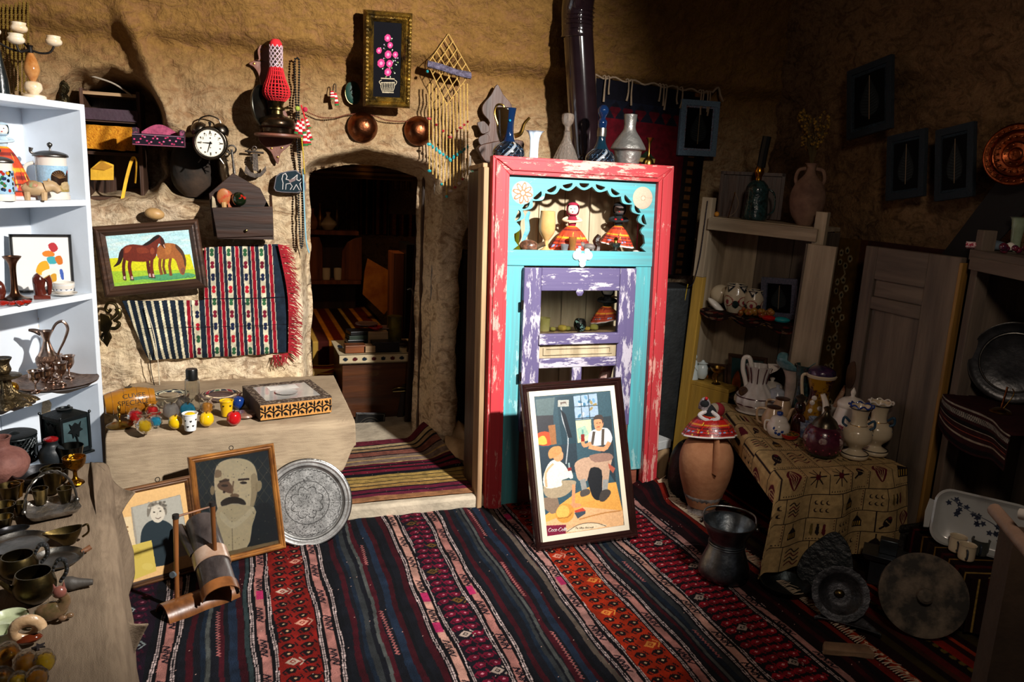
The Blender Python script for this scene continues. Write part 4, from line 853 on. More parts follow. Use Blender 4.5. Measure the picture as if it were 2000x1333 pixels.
solo('clay_pot', 'soot-blackened round clay pot filling the small niche', 'pot', G().vessel([(.04, 0), (.085, .05), (.10, .12), (.09, .2), (.075, .235), (.082, .25)], .008, 32), mt('sooty_clay', '1c1814', .9, 0, .5, 25, vs=3, col2='4a3626', thr=(.45, .7)), Vector((-.19, 4.06, 1.345)))
t = T('wooden_egg', 'wooden egg resting on top of the horse painting frame', 'egg', 302, 418, wall=3.83); t.one(G().at(rz=0, ry=.15).ball((0, 0, 0), 1, 20, (17*t.k*1.06, 12*t.k, 11.5*t.k)), mt('egg_wood', 'b08a58', .45, 0, .1, vs=10, var=.15))
# -- brass sconce
t = T('scroll_sconce', 'ornate brass scroll wall sconce beside the white bookshelf', 'sconce', 212, 630, wall=3.80)
k = t.k
t.p('scroll', G().tube([t.Q(203, 622), t.Q(214, 625), t.Q(228, 612), t.Q(226, 596), t.Q(212, 592), t.Q(206, 603), t.Q(212, 610), t.Q(217, 604)], 3*k, 8, sub=6), OBRASS)
t.p('scroll', G().tube([t.Q(222, 628), t.Q(234, 618), t.Q(232, 605), t.Q(224, 606)], [3*k, 4*k, 2*k], 8, sub=5), OBRASS); t.p('scroll', G().tube([t.Q(205, 640), t.Q(225, 642), t.Q(233, 632), t.Q(226, 628)], [3*k, 4*k, 2*k], 8, sub=5), OBRASS)
t.p('back_plate', G().prism(t.q((196, 612), (214, 616), (220, 632), (212, 650), (216, 665), (210, 678), (202, 668), (204, 650), (196, 645)), -.01, .004), OBRASS, False, bev=.002)
t.p('finial', G().tube([t.Q(204, 650), t.Q(198, 660), t.Q(206, 668), t.Q(216, 660), t.Q(212, 650)], 2.5*k, 8, sub=5), OBRASS)
# -- corkscrew, anchor, slate
t = T('key_rack_corkscrew', 'old iron corkscrew hanging above the dark wall box', 'corkscrew', 452, 320, wall=3.83); k = t.k
t.p('shaft', G().tube([t.Q(452, 292), t.Q(455, 315), t.Q(458, 340)], [2.4*k, 2*k, 3*k], 8), mt('dark_steel', '4a4540', .4, .9, .2)); t.p('ring', G().tube([t.Q(452+9*math.cos(a), 292+8*math.sin(a)) for a in np.linspace(0, 2*PI, 16, endpoint=False)], 1.6*k, 6, closed=True), MC['dark_steel'])
t.p('worm', G().tube([t.Q(440+6*math.cos(a), 296+a*1.5, 6*k*math.sin(a)) for a in np.linspace(0, 4*PI, 40)], 1*k, 6), MC['dark_steel'])
t = T('anchor_ornament', 'small dark metal anchor with chain on the rock wall', 'anchor', 497, 320, wall=3.84); k = t.k; am = mt('dark_steel2', '4c443e', .45, .8, .2)
t.p('shank', G().prism(t.q((493, 300), (503, 300), (505, 335), (494, 333)), -.012, 0), am, False, bev=.001); t.p('stock', G().tube([t.Q(478, 295), t.Q(515, 299)], 2*k, 8), am); t.p('ring', G().tube([t.Q(497+4*math.cos(a), 290+4*math.sin(a)) for a in np.linspace(0, 2*PI, 14, endpoint=False)], 1.2*k, 6, closed=True), am)
t.p('arms', G().prism(t.q((480, 322), (477, 338), (488, 345), (498, 348), (510, 345), (520, 334), (519, 324), (512, 333), (508, 338), (498, 339), (490, 336), (485, 330)), -.012, 0), am, False, bev=.001)
g = G()
for i in range(9): a = t.Q(491-2*math.sin(i)+ (i*1.8 if i > 4 else 0), 303+i*4); g.ball(a, 2*k, 8)
t.p('chain', g, am)
t = T('painted_slate', 'dark slate plaque painted with a winged sphinx near the doorway', 'plaque', 566, 355, wall=3.84)
sl = [(534, 368), (538, 345), (546, 338), (562, 334), (578, 332), (588, 340), (597, 358), (597, 372), (580, 377), (550, 376), (538, 374)]
t.p('stone', G().prism(t.q(*sl), -.016, 0), mt('slate_edge', '6a6468', .85, 0, .4), False, bev=.003)
cv = Cv(170, 120, '1f2c33', box=(534, 330, 598, 380)); c_ = 'b9b4b0'
cv.line([(551, 371), (552, 358), (550, 350), (552, 341), (557, 338), (560, 344), (558, 350), (566, 352), (575, 345), (580, 340), (579, 350), (584, 352), (588, 347), (590, 352), (585, 358), (588, 371)], 1.5, c_); cv.line([(557, 371), (558, 360), (566, 358), (570, 364), (566, 371)], 1.3, c_); cv.line([(572, 371), (578, 360), (584, 371)], 1.3, c_); cv.poly([(562, 352), (572, 348), (578, 345), (576, 352), (566, 357)], '7a6a68'); cv.noise(.1, .2)
a_ = t.q(*sl); c0 = np.mean(a_, 0); cc = t.q((534, 330), (598, 380)); me = flat(cv, cc[1][0]-cc[0][0], cc[0][1]-cc[1][1], -.0175, cc[0][0], cc[1][1])
b = _bm.new(); b.from_mesh(me); ins_ = [(c0[0]+(x-c0[0])*.93, c0[1]+(y-c0[1])*.93) for x, y in a_]
def pin(x, y, P_):
    r = False
    for i in range(len(P_)):
        (xa, ya), (xb, yb) = P_[i], P_[(i+1) % len(P_)]
        if (ya > y) != (yb > y) and x < (xb-xa)*(y-ya)/(yb-ya)+xa: r = not r
    return r
_bm.ops.delete(b, geom=[v for v in b.verts if not pin(v.co.x, v.co.z, ins_)], context='VERTS'); b.to_mesh(me); b.free(); t.p('painting', me, CER)
# -- wall box with spoon and glass ball
t = T('wall_box', 'dark wooden gabled wall box hung on the rock wall', 'box', 470, 430, wall=3.83)
BXW = wood('box_wood', '180b05', '381d0d', 'x', .55, 22)
t.p('back_board', G().prism(t.q((408, 378), (455, 338), (508, 368), (526, 404), (526, 455), (418, 462)), -.012, 0), BXW, False, bev=.002)
q = t.q((415, 404), (531, 402), (533, 458), (425, 462)); d_ = .085
g = G().hexa([(q[3][0], -d_, q[3][1]), (q[2][0], -d_, q[2][1]), (q[2][0], -d_+.012, q[2][1]), (q[3][0], -d_+.012, q[3][1]), (q[0][0], -d_, q[0][1]), (q[1][0], -d_, q[1][1]), (q[1][0], -d_+.012, q[1][1]), (q[0][0], -d_+.012, q[0][1])]); t.p('front_board', g, BXW, False, bev=.002)
for a_, b2_ in ((q[0], q[3]), (q[1], q[2])):
    s_ = .012 if a_ is q[0] else -.012; t.p('side_board', G().hexa([(b2_[0], -d_+.01, b2_[1]), (b2_[0]+s_, -d_+.01, b2_[1]), (b2_[0]+s_, -.01, b2_[1]), (b2_[0], -.01, b2_[1]), (a_[0], -d_+.01, a_[1]), (a_[0]+s_, -d_+.01, a_[1]), (a_[0]+s_, -.01, a_[1]+.05), (a_[0], -.01, a_[1]+.05)]), CREAMW if a_ is q[0] else BXW, False, label='pale side board' if a_ is q[0] else None)
t.p('bottom_board', G().box(q[3][0], q[2][0], -d_+.01, 0, q[3][1]-.004, q[3][1]+.01), BXW, False); kk = t.Q(480, 448); t.p('knob', G().at((kk[0], -d_-.002, kk[2]), rx=PI/2).lathe([(.004, 0), (.004, .004), (.007, .008), (.0002, .011)], 12), OBRASS)
t2 = T('painted_spoon', 'wooden spoon with faded red painting standing in the wall box', 'spoon', 437, 385, wall=3.79); k = t2.k
t2.p('bowl', G().at(rx=.2).ball((0, 0, 0), 1, 18, (13*k, 4*k, 17*k)), mt('painted_wood', 'a8693a', .5, 0, .05, vs=40, col2='b03a20', thr=(.5, .62))); t2.p('handle', G().tube([t2.Q(437, 395), t2.Q(440, 425)], [5*k, 4*k], 8), MC['egg_wood'])
t2 = T('wooden_spoon', 'reddish wooden spoon behind the glass ball in the wall box', 'spoon', 448, 386, wall=3.805); t2.one(G().tube([t2.Q(440, 372), t2.Q(446, 380), t2.Q(450, 400), t2.Q(452, 430)], [3*k, 9*k, 6*k, 4*k], 10, sub=4, flat=.4), mt('red_wood', '9c5030', .5))
t2 = T('glass_ball', 'dark glossy glass ball with red flowers in the wall box', 'ball', 467, 389, wall=3.785); g = G().ball((0, 0, 0), 14*t2.k, 28); t2.one(g, mt('ball_glass', '0f1a0c', .03, 0, 0, vs=26, col2='b02018', thr=(.58, .62), coat=1))
# -- oil lamp on leather bracket
t = T('lamp_bracket', 'brown studded leather wall bracket shaped like a fleur behind the oil lamp', 'bracket', 530, 200, wall=3.86)
LEA = mt('brown_leather', '5a3226', .45, 0, .2, 30, vs=8, col2='7a4a38')
out = [(515, 81), (528, 92), (533, 104), (530, 118), (544, 118), (553, 125), (542, 136), (540, 160), (548, 200), (562, 228), (560, 260), (575, 268), (565, 285), (548, 300), (543, 321), (535, 310), (528, 296), (508, 278), (505, 262), (512, 250), (506, 225), (510, 190), (506, 150), (496, 132), (486, 125), (498, 118), (505, 116), (503, 98)]
t.p('plate', G().prism(t.q(*cr(out, 3, True)), -.012, .0), LEA, False, bev=.002)
for x, y in ((516, 92), (510, 102), (526, 102), (510, 118), (496, 125), (546, 125), (530, 290), (550, 289), (542, 307)): a = t.Q(x, y); t.p('stud', G().at((a[0], -.013, a[2]), rx=PI/2).lathe([(.005, 0), (.004, .003), (.0002, .004)], 10), GOLD)
zt_ = t.Q(540, 264)[2]; xc_ = t.Q(541, 264)[0]
t.p('ledge', G().at((xc_, -.075, zt_-.012), sc=1).lathe([(.098, 0), (.103, .004), (.103, .012), (.098, .014)], 36), LEA)
t = T('oil_lamp', 'brass oil lamp under a red and lilac crocheted chimney cover', 'lamp', 541, 262, wall=3.785); k = t.k*1.04
t.p('font', G().at(sc=k).lathe(cr([(24, 0), (26, 3), (27, 10), (34, 14), (32, 26), (16, 33), (12, 36)], 3), 36), mt('lamp_metal', '5a4630', .25, .9, .1, 30, col2='241c16'))
t.p('burner', G().at(sc=k).lathe([(12, 35), (11, 42), (15, 44), (15, 47), (11, 50), (13, 56), (16, 60)], 24), OBRASS)
t.p('chimney', G().at(sc=k).vessel([(14, 58), (22, 70), (21, 82), (14, 100), (10, 118), (10, 156)], 1.2, 28), GLASS)
RW = mt('red_yarn', 'c01822', .85, 0, .3, 200); LW = mt('lilac_yarn', 'b9a0a8', .85, 0, .3, 200)
g = G().at(sc=k)
pr_ = cr([(15, 60), (23.5, 70), (23, 82), (16, 100), (11.5, 118)], 5); NN = 22
for j in range(NN): a = 2*PI*j/NN; g.tube([(r*math.cos(a), r*math.sin(a), z) for r, z in pr_], 1.3, 5)
for r, z in pr_[::2]: g.tube([(r*math.cos(a), r*math.sin(a), z) for a in np.linspace(0, 2*PI, 40, endpoint=False)], 1.1, 5, closed=True)
t.p('crochet_cover', g, RW)
g = G().at(sc=k)
for j in range(9):
    for s_ in (-1, 1): g.tube([(11.6*math.cos(2*PI*j/9+s_*i*.16), 11.6*math.sin(2*PI*j/9+s_*i*.16), 118+i*2.2) for i in range(19)], 1, 5)
t.p('crochet_neck', g, LW); t.p('yarn_top', G().at(sc=k).lathe([(12, 155), (11, 162), (7, 168), (.2, 169)], 16), RW); t.p('wick_knob', G().at(sc=k).tube([(10, 0, 46), (22, 0, 50)], [1.2, 3], 8), OBRASS)
t = T('tin_reflector', 'dark round tin reflector seen edge-on beside the oil lamp', 'reflector', 508, 210, wall=3.80); t.one(G().at(ry=PI/2-.12, rz=-.55).lathe([(.0002, 0), (36*t.k, 3*t.k), (41*t.k, 9*t.k), (42*t.k, 8*t.k), (37*t.k, 1*t.k), (.0002, -2*t.k)], 40), mt('reflector_tin', '3a3a34', .35, .9, .1, 20, col2='1c1c1a'))
# -- beads and strings
def beads(g, pts, r, step=2.05, n=6, h=None):
    P = [Vector(p) for p in pts]; acc = 0
    for a, b in zip(P[:-1], P[1:]):
        L = (b-a).length; 
        while acc < L: g.ball(tuple(a.lerp(b, acc/L)), r, n); acc += r*step
        acc -= L
    return g
t = T('prayer_beads', 'long double string of black prayer beads hung beside the doorway', 'beads', 580, 250, wall=3.83); k = t.k
t.p('bead_string', beads(G(), cr([t.Q(578, 205), t.Q(576, 150), t.Q(576, 118), t.Q(580, 114), t.Q(584, 118), t.Q(584, 160), t.Q(583, 205), t.Q(585, 280), t.Q(586, 350)], 4), 2.3*k), BLK, kind='stuff'); t.p('bead_string', beads(G(), cr([t.Q(579, 205), t.Q(580, 280), t.Q(590, 380), t.Q(591, 470), t.Q(587, 478), t.Q(583, 400), t.Q(585, 350)], 4), 2.3*k), BLK, kind='stuff')
t = T('dangling_string', 'pale blue cord dangling beside the doorway', 'cord', 596, 430, wall=3.81); t.one(G().tube([t.Q(592, 330), t.Q(594, 400), t.Q(598, 470), t.Q(604, 494)], 1.4*t.k, 6, sub=4), mt('blue_yarn', '7fb0c0', .9))
t = T('woven_tassel', 'cluster of red, white and green woven tassels on the prayer beads', 'tassel', 596, 250, wall=3.80); k = t.k
TR = painted_mat('tassel_yarn', .95, .4, 300, spec=.1)
def tassel(x0, y0, x1, y1, wd):
    cv = Cv(16, 40, 'b01c28', box=(0, 0, 1, 1)); 
    for i, c in enumerate(['b01c28', 'e8d8c8', 'b01c28', 'e8d8c8', 'a01824', '2a6a3a']): cv.rect(0, i/6, 1, (i+1)/6, c)
    a, b = Vector(t.Q(x0, y0)), Vector(t.Q(x1, y1)); s_ = (b-a).cross(Vector((0, 1, 0))).normalized()
    return sheet(cv, lambda u, v: tuple(a[i]+(b[i]-a[i])*v + s_[i]*wd*k*(.6+.5*v)*np.cos(u*2*PI) + (Vector((0, 1, 0))[i])*wd*k*.6*(.6+.5*v)*np.sin(u*2*PI) for i in range(3)))
for a in ((583, 235, 578, 262, 4), (590, 232, 594, 262, 4), (597, 230, 604, 252, 4), (600, 250, 608, 275, 4), (594, 255, 597, 286, 5), (588, 238, 586, 268, 5), (602, 262, 604, 284, 4)): t.p('tassel', tassel(*a), TR)
t.p('cord', G().tube([t.Q(588, 205), t.Q(594, 225), t.Q(598, 240)], 1.5*k, 6, sub=3), MC['red_yarn']); 
t.p('knot', G().ball(t.Q(581, 212), 5*k, 10), mt('green_yarn', '8a9a3a', .9)); t.p('knot', G().ball(t.Q(596, 214), 5*k, 10), mt('crimson_yarn', 'b02040', .9)); t.p('yellow_cord', beads(G(), [t.Q(589, 268), t.Q(592, 300), t.Q(595, 340)], 1.6*k), mt('yellow_yarn', 'c0a020', .8), kind='stuff')
t = T('small_tassel', 'small red and green woven tassel hanging alone on the wall', 'tassel', 653, 190, wall=3.83); TT = t
t.p('loop', G().tube([t.Q(650, 178), t.Q(652, 165), t.Q(656, 166), t.Q(656, 180)], .9*t.k, 5, sub=3), IRON); t.p('tassel', tassel(648, 178, 650, 194, 5), TR); t.p('tassel', tassel(655, 182, 658, 207, 4), TR)
t = T('bead_garland', 'thin bead chain swagged between the copper domes', 'garland', 720, 232, wall=3.85); t.one(beads(G(), cr([t.Q(598, 218), t.Q(625, 229), t.Q(655, 230), t.Q(685, 223), t.Q(725, 225), t.Q(755, 235), t.Q(795, 237), t.Q(840, 228)], 8), 1.5*t.k, n=5), mt('brown_bead', '5a2a1c', .4), kind='thing')
for lab, x, y, r, d in (('left copper dome with stamped symbol above the doorway', 708, 249, 28, 0), ('right copper dome partly behind the bead hanging', 817, 256, 27, 1)):
    t = T('copper_dome', lab, 'dome', x, y, wall=3.86, group='copper domes above the doorway'); k = t.k*1.03
    t.p('dome', G().at(rx=PI/2, sc=k).lathe(cr([(r, 0), (r*1.02, 3), (r*.92, 9), (r*.7, 17), (r*.35, 22), (.2, 23)], 3), 40), COPP)
    g = G().at(rx=PI/2, sc=k)
    for i in range(34): a = 2*PI*i/34; g.ball((r*.97*math.cos(a), r*.97*math.sin(a), 4), 1.3, 6)
    t.p('beaded_rim', g, COPP)
    g = G()
    for a, b in (((-2, 10), (8, 12)), ((3, 12), (2, -8)), ((-6, -6), (4, -9)), ((-4, 2), (6, 3))): g.tube([(a[0]*k, -22*k, a[1]*k), (b[0]*k, -21.5*k, b[1]*k)], 1*k, 6)
    t.p('stamped_symbol', g, COPP)
t = T('green_medallion', 'oval green medallion with raised gilt crest left of the embroidery', 'medallion', 689, 182, wall=3.85); k = t.k
t.p('plate', G().at(rx=PI/2, rz=0, ry=0).at((0, 0, 0), rx=PI/2, ry=-.2).lathe([(.0002, 5*k), (10*k, 5*k), (14*k, 3*k), (15*k, 0), (14*k, -2*k)], 30, sy=1.45) , mt('green_enamel', '16352c', .35, 0, .1, coat=.5)); t.p('crest', G().tube([(-5*k, -5.5*k, 3*k), (0, -6*k, 8*k), (3*k, -6*k, 2*k), (-2*k, -6*k, -3*k), (4*k, -6*k, -8*k)], 1*k, 6, sub=4), OBRASS); t.p('rim', G().tube([(15*k*math.cos(a)*.97, -1*k, 21*k*math.sin(a)) for a in np.linspace(0, 2*PI, 40, endpoint=False)], 1.2*k, 6, closed=True), OBRASS)
# bead hanging (macrame)
t = T('bead_hanging', 'large wall hanging of yellow wooden bead strings with turquoise chips', 'wall hanging', 875, 220, wall=3.77); k = t.k
WB = mt('wood_bead', 'b8944e', .5, 0, .1, 40, vs=30, var=.2)
N12 = 12
for i in range(N12):
    x = 838+i*6.8; xt = x; y0 = 165+ (max(0, 40-abs(i-5.5)*9)); yb = [336, 340, 350, 352, 365, 384, 376, 370, 362, 350, 345, 342][i]
    t.p('bead_string', beads(G(), [t.Q(xt, y0), t.Q(xt+ .5, yb)], 1.75*k, 1.75, 6), WB, kind='stuff')
g = G()
apex = (876, 62)
for i in range(6):
    f = i/5
    pl_ = (876-38*f, 66+58*f); pr2 = (876+42*f, 66+74*f)
    beads(g, [t.Q(*pl_), t.Q(pl_[0]+42*(1-f*.0), pl_[1]+74*(1-.0)) if f == 0 else t.Q(pl_[0]+(918-838)*(1-0)*(1-f)*.52+2, pl_[1]+74*(1-f)+2)], 1.3*k, 1.9, 5); beads(g, [t.Q(*pr2), t.Q(pr2[0]-40*(1-f), pr2[1]+58*(1-f)+0)], 1.3*k, 1.9, 5)
for i in range(6):
    f = i/5; beads(g, [t.Q(838+80*f, 130+14*f), t.Q(838+80*f+ (872-838)*(1-f), 130+14*f+ 75*(1-f))], 1.3*k, 1.9, 5); beads(g, [t.Q(838+80*f, 130+14*f), t.Q(838+80*f-46*f, 130+14*f+62*f)], 1.3*k, 1.9, 5)
t.p('bead_net', g, WB, kind='stuff')
t.p('purple_band', G().tube([t.Q(834, 125, -.008), t.Q(860, 132, -.012), t.Q(890, 142, -.012), t.Q(918, 148, -.008)], [8*k, 8.5*k, 8*k, 9*k], 10, sub=6, flat=.6), mt('purple_wool', '3c3648', .95, 0, 1, 120, col2='6a6478', vs=60))
TQB = mt('turquoise_chip', '1f8f96', .35, 0, .1, var=.3); RDB = mt('red_chip', '8a1820', .4, 0, .1, var=.3); WTB = mt('white_chip', 'c9b8b8', .4)
for i in range(12):
    x = 838+i*6.8; yy_ = 282+ (6-abs(i-6))*5.0; t.p('turquoise_chip', G().at(t.Q(x, yy_, -2*k), rz=i, ry=i*.7).ball((0, 0, 0), 1, 6, (5*k, 2.2*k, 3.2*k)), TQB)
    if i % 2 == 0 or i > 8: t.p('red_chip', G().at(t.Q(x, 232+(6-abs(i-6))*6, -2*k), rz=i).ball((0, 0, 0), 1, 6, (4.5*k, 2*k, 2.6*k)), RDB)
for x, y, m_ in ((872, 384, TQB), (880, 373, WTB), (896, 358, WTB), (888, 366, RDB), (903, 350, RDB), (834, 140, TQB), (838, 334, TQB), (862, 360, TQB)): t.p('chip', G().at(t.Q(x, y, -2*k), rz=x).ball((0, 0, 0), 1, 8, (5*k, 3*k, 3*k)), m_)
t = T('white_rosary', 'looped string of small white beads left of the painted cupboard', 'beads', 916, 370, wall=3.84); t.one(beads(G(), cr([t.Q(918, 305), t.Q(915, 360), t.Q(914, 420), t.Q(918, 438), t.Q(923, 420), t.Q(920, 360), t.Q(919, 306)], 5), 1.3*t.k, 2, 5), mt('pearl_bead', '9a9288', .4), kind='thing')
t = T('green_ribbon', 'scrap of green ribbon hooked to the wall beside the white beads', 'ribbon', 926, 340, wall=3.84); t.one(G().tube([t.Q(920, 332), t.Q(926, 340), t.Q(924, 352)], .008, 6, sub=3, flat=.3), mt('green_cloth', '20402c', .9))
# carved spoon rack behind the ewer
t = T('spoon_rack', 'dark carved wooden heart-shaped wall rack above the cupboard corner', 'rack', 962, 240, wall=3.84)
RK = wood('rack_wood', '261005', '4c2812', 'z', .5, 20)
t.p('back_board', G().prism(t.q(*cr([(970, 165), (982, 185), (998, 205), (997, 225), (985, 240), (975, 262), (980, 300), (965, 322), (950, 300), (945, 262), (955, 240), (942, 222), (942, 205), (958, 185)], 3, True)), -.012, 0), RK, False, bev=.002)
t.p('lobe', G().prism(t.q(*cr([(930, 240), (945, 238), (955, 255), (940, 262), (934, 252)], 3, True)), -.02, -.01), RK, False, bev=.002); t.p('lobe', G().prism(t.q(*cr([(932, 270), (950, 262), (955, 280), (938, 285)], 3, True)), -.02, -.01), RK, False, bev=.002)
t.p('pocket', G().prism(t.q(*cr([(932, 285), (975, 275), (1015, 276), (1010, 300), (970, 325), (945, 318), (932, 300)], 3, True)), -.05, -.012), RK, False, bev=.003)
# -- left edge: bead curtain
t = T('bead_curtain', 'hanging strings of dark yellow beads at the top left of the wall', 'bead curtain', 30, 90, wall=3.80)
for i in range(9):
    x = -10+i*8; t.p('bead_string', beads(G(), [t.Q(x, -30), t.Q(x+1, 185-(i % 3)*3)], 2.6*t.k, 1.6, 6), mt('dark_bead', '6a5420', .45, 0, .1, vs=30, var=.3), kind='stuff')
# -- pictures standing on the floor
def leanplane(pa, pb, zfloor, ang):
    """plane through the floor points under photo pixels pa, pb, leaning back by ang from vertical"""
    a, b = atz(*pa, zfloor), atz(*pb, zfloor); x = (b-a).normalized(); up = (Vector((0, 0, 1))*math.cos(ang) + Vector((-x.y, x.x, 0))*math.sin(ang)).normalized(); return (tuple(a), tuple(x.cross(up)))
# poster
Z3 = 3.507
pq = [(192, 170), (728, 150), (875, 1110), (300, 1165)]
cv = Cv(300, 520, '2f4a55', pq); 
cv.poly([(192, 170), (460, 160), (500, 560), (230, 620)], '27414c'); cv.poly([(200, 300), (330, 300), (345, 500), (225, 500)], '2a2b30'); cv.poly([(205, 190), (340, 180), (330, 300), (215, 300)], '4a5c5e'); cv.poly([(350, 180), (475, 170), (500, 500), (400, 520)], '1d3540'); cv.poly([(470, 178), (635, 165), (655, 330), (490, 340)], '8aa0b8')
for i in range(14): cv.ell(480+RNG.random()*150, 185+RNG.random()*140, 16, 9, ['3a6a88', '5d88a8', 'c9d3d8', '8a7a50'][i % 4], RNG.random()*3)
for x in (520, 575): cv.line([(x, 172), (x+18, 335)], 5, '22333a')
cv.line([(478, 250), (648, 245)], 5, '22333a'); cv.line([(488, 332), (655, 325)], 7, '22333a'); cv.poly([(490, 345), (600, 340), (612, 480), (510, 500)], 'c9c49a'); cv.poly([(500, 400), (560, 380), (590, 440), (520, 480)], '8fae9a')
cv.rect(362, 200, 440, 245, '9a9a92'); cv.poly([(378, 215), (418, 212), (425, 235), (415, 222), (390, 224), (384, 236)], '5a4a44')
cv.poly([(215, 425), (300, 415), (330, 500), (225, 500)], 'b8401c', 1, 3); cv.poly([(225, 455), (270, 440), (290, 495), (232, 497)], 'e8a03c', 1, 3); cv.poly([(295, 370), (345, 365), (360, 500), (320, 505)], '8a5a34')
cv.poly([(640, 330), (745, 320), (800, 800), (690, 640)], '27333a'); cv.poly([(230, 520), (500, 500), (520, 700), (250, 760)], '22303a')
cv.poly([(500, 860), (640, 800), (800, 790), (860, 1010), (870, 1100), (300, 1150), (280, 1010), (400, 930)], 'd99a48'); cv.poly([(560, 960), (860, 1000), (872, 1110), (300, 1163), (290, 1060)], 'd8a878'); cv.line([(540, 1050), (700, 1015), (840, 1000)], 10, 'b07a44', 1, 3)
for i in range(60): cv.line([(420+RNG.random()*430, 820+RNG.random()*280)]*1+[(430+RNG.random()*430, 830+RNG.random()*280)], 2, 'b8803c', .12)
# hanging chains / bellows
cv.line([(385, 250), (400, 340), (440, 460), (430, 640)], 9, '9aa0a4', 1, 4); cv.poly([(380, 260), (420, 300), (470, 460), (440, 460)], '101820')
# seated worker
sk = 'd08a60'
cv.poly([(575, 640), (690, 600), (740, 720), (700, 900), (640, 900), (600, 800)], '1a1c20', 1, 3)
cv.poly([(495, 640), (560, 605), (680, 600), (760, 610), (750, 700), (735, 850), (700, 850), (690, 700), (610, 680), (585, 770), (525, 765), (500, 700)], 'b09078', 1, 3); cv.poly([(600, 590), (740, 580), (765, 625), (640, 640)], '8a6a5c', 1, 3); cv.poly([(735, 650), (790, 690), (775, 725), (745, 690)], 'a0503c')
cv.poly([(590, 440), (630, 410), (720, 405), (758, 470), (745, 515), (700, 520), (640, 525), (590, 520)], 'c9cfd0', 1, 3); cv.line([(625, 430), (615, 510)], 20, '4a4038'); cv.line([(690, 415), (690, 520)], 20, '4a4038'); cv.line([(735, 510), (700, 550), (600, 530)], 30, sk, 1, 3); cv.line([(600, 505), (560, 520), (545, 490)], 24, sk, 1, 3)
cv.poly([(625, 340), (680, 330), (690, 380), (670, 420), (640, 415), (625, 380)], sk, 1, 3); cv.poly([(615, 345), (630, 315), (675, 312), (690, 345), (685, 375), (675, 345), (640, 340)], '3a3230', 1, 3); cv.line([(640, 368), (650, 368)], 4, '3a2218'); cv.line([(662, 366), (672, 365)], 4, '3a2218'); cv.line([(645, 395), (665, 392)], 5, '8a2a20')
cv.line([(543, 410), (545, 450)], 12, '5a8a80'); cv.poly([(532, 440), (556, 440), (560, 490), (534, 490)], '7a1a18')
cv.line([(555, 770), (575, 860)], 40, '8a8a86', 1); cv.poly([(545, 840), (600, 830), (610, 865), (560, 885), (540, 875)], '4a4440', 1, 3); cv.line([(722, 780), (720, 850)], 40, '8a8a86'); cv.poly([(695, 850), (745, 840), (765, 870), (720, 925), (680, 915)], '3e3834', 1, 3)
# boy on a box
cv.poly([(270, 880), (370, 870), (400, 990), (330, 1000), (280, 960)], '7a6654'); cv.poly([(280, 770), (400, 760), (495, 765), (500, 800), (430, 870), (330, 885), (275, 850)], '9a8a70', 1, 3)
cv.poly([(300, 640), (350, 610), (410, 640), (450, 700), (455, 740), (400, 760), (400, 800), (290, 810), (265, 740)], 'dcd4c2', 1, 3); cv.line([(335, 640), (285, 700), (290, 800)], 16, 'b89a78', 1, 3); cv.line([(430, 700), (470, 740), (460, 700)], 24, 'dcd4c2', 1, 3)
cv.line([(490, 800), (490, 930)], 24, sk); cv.poly([(470, 930), (540, 935), (545, 955), (480, 965)], sk, 1, 2)
cv.poly([(340, 570), (400, 555), (405, 605), (370, 625), (340, 605)], sk, 1, 3); cv.poly([(300, 555), (330, 520), (385, 518), (395, 560), (350, 590), (310, 600)], 'b9824e', 1, 3); cv.line([(450, 640), (455, 680)], 12, '8aa0a0'); cv.rect(443, 670, 470, 692, '7a2020')
# hat, books
cv.ell(430, 1000, 68, 72, 'c98a3a', .2); cv.ell(415, 990, 48, 50, 'e0a850', .2); cv.line([(380, 1035), (450, 1030), (480, 1000)], 8, 'a06828', 1, 3)
cv.poly([(498, 985), (560, 965), (585, 990), (520, 1020)], 'b8402c'); cv.poly([(500, 1000), (582, 990), (582, 1010), (525, 1045)], '3a4450')
# caption and logo
cv.poly([(445, 1142), (520, 1095), (600, 1080), (680, 1088), (740, 1112)], 'd8c4a4', 1, 3); cv.line([(445, 1142), (520, 1095), (600, 1080), (680, 1088), (740, 1112)], 4, '2a2420', 1, 3)
cv.rect(290, 1085, 440, 1163, '6e1630'); cv.a = np.clip(cv.a*.97+.02, 0, 1); cv.noise(.1, .25, 6); cv.blur(1)
pl = leanplane((1045, 1075), (1250, 1050), .008, R_(20))
m, W, H = fit((1012, 748), (1203, 741), (1250, 1051), (1046, 1075), pl)
fr = root('framed_poster', 'dark framed vintage soda poster of seated worker and boy leaning on the painted cupboard', 'poster', mat=m)
molding(fr, W, H, .036, .028, mt('mahogany_lacquer', '24110f', .22, 0, .03, 20, coat=.6)); iw, ih = W-.07, H-.07
part(fr, 'mat_board', G().prism([(-iw/2, -ih/2), (iw/2, -ih/2), (iw/2, ih/2), (-iw/2, ih/2)], -.012, -.008, [[(-iw/2+.022, -ih/2+.022), (iw/2-.022, -ih/2+.022), (iw/2-.022, ih/2-.022), (-iw/2+.022, ih/2-.022)]]), mt('cream_mat', 'd8cdb6', .7, 0, .02, var=.04), False)
PW, PH = iw-.044, ih-.044; part(fr, 'print', flat(cv, PW, PH, -.009), PIC); part(fr, 'backing', G().box(-W/2+.01, W/2-.01, -.006, -.001, -H/2+.01, H/2-.01), DARKW, False)
Hp = homog(pq, [(-PW/2, PH/2), (PW/2, PH/2), (PW/2, -PH/2), (-PW/2, -PH/2)])
def pp_(x, y): a = Hp @ np.array([x, y, 1.]); return a[0]/a[2], a[1]/a[2]
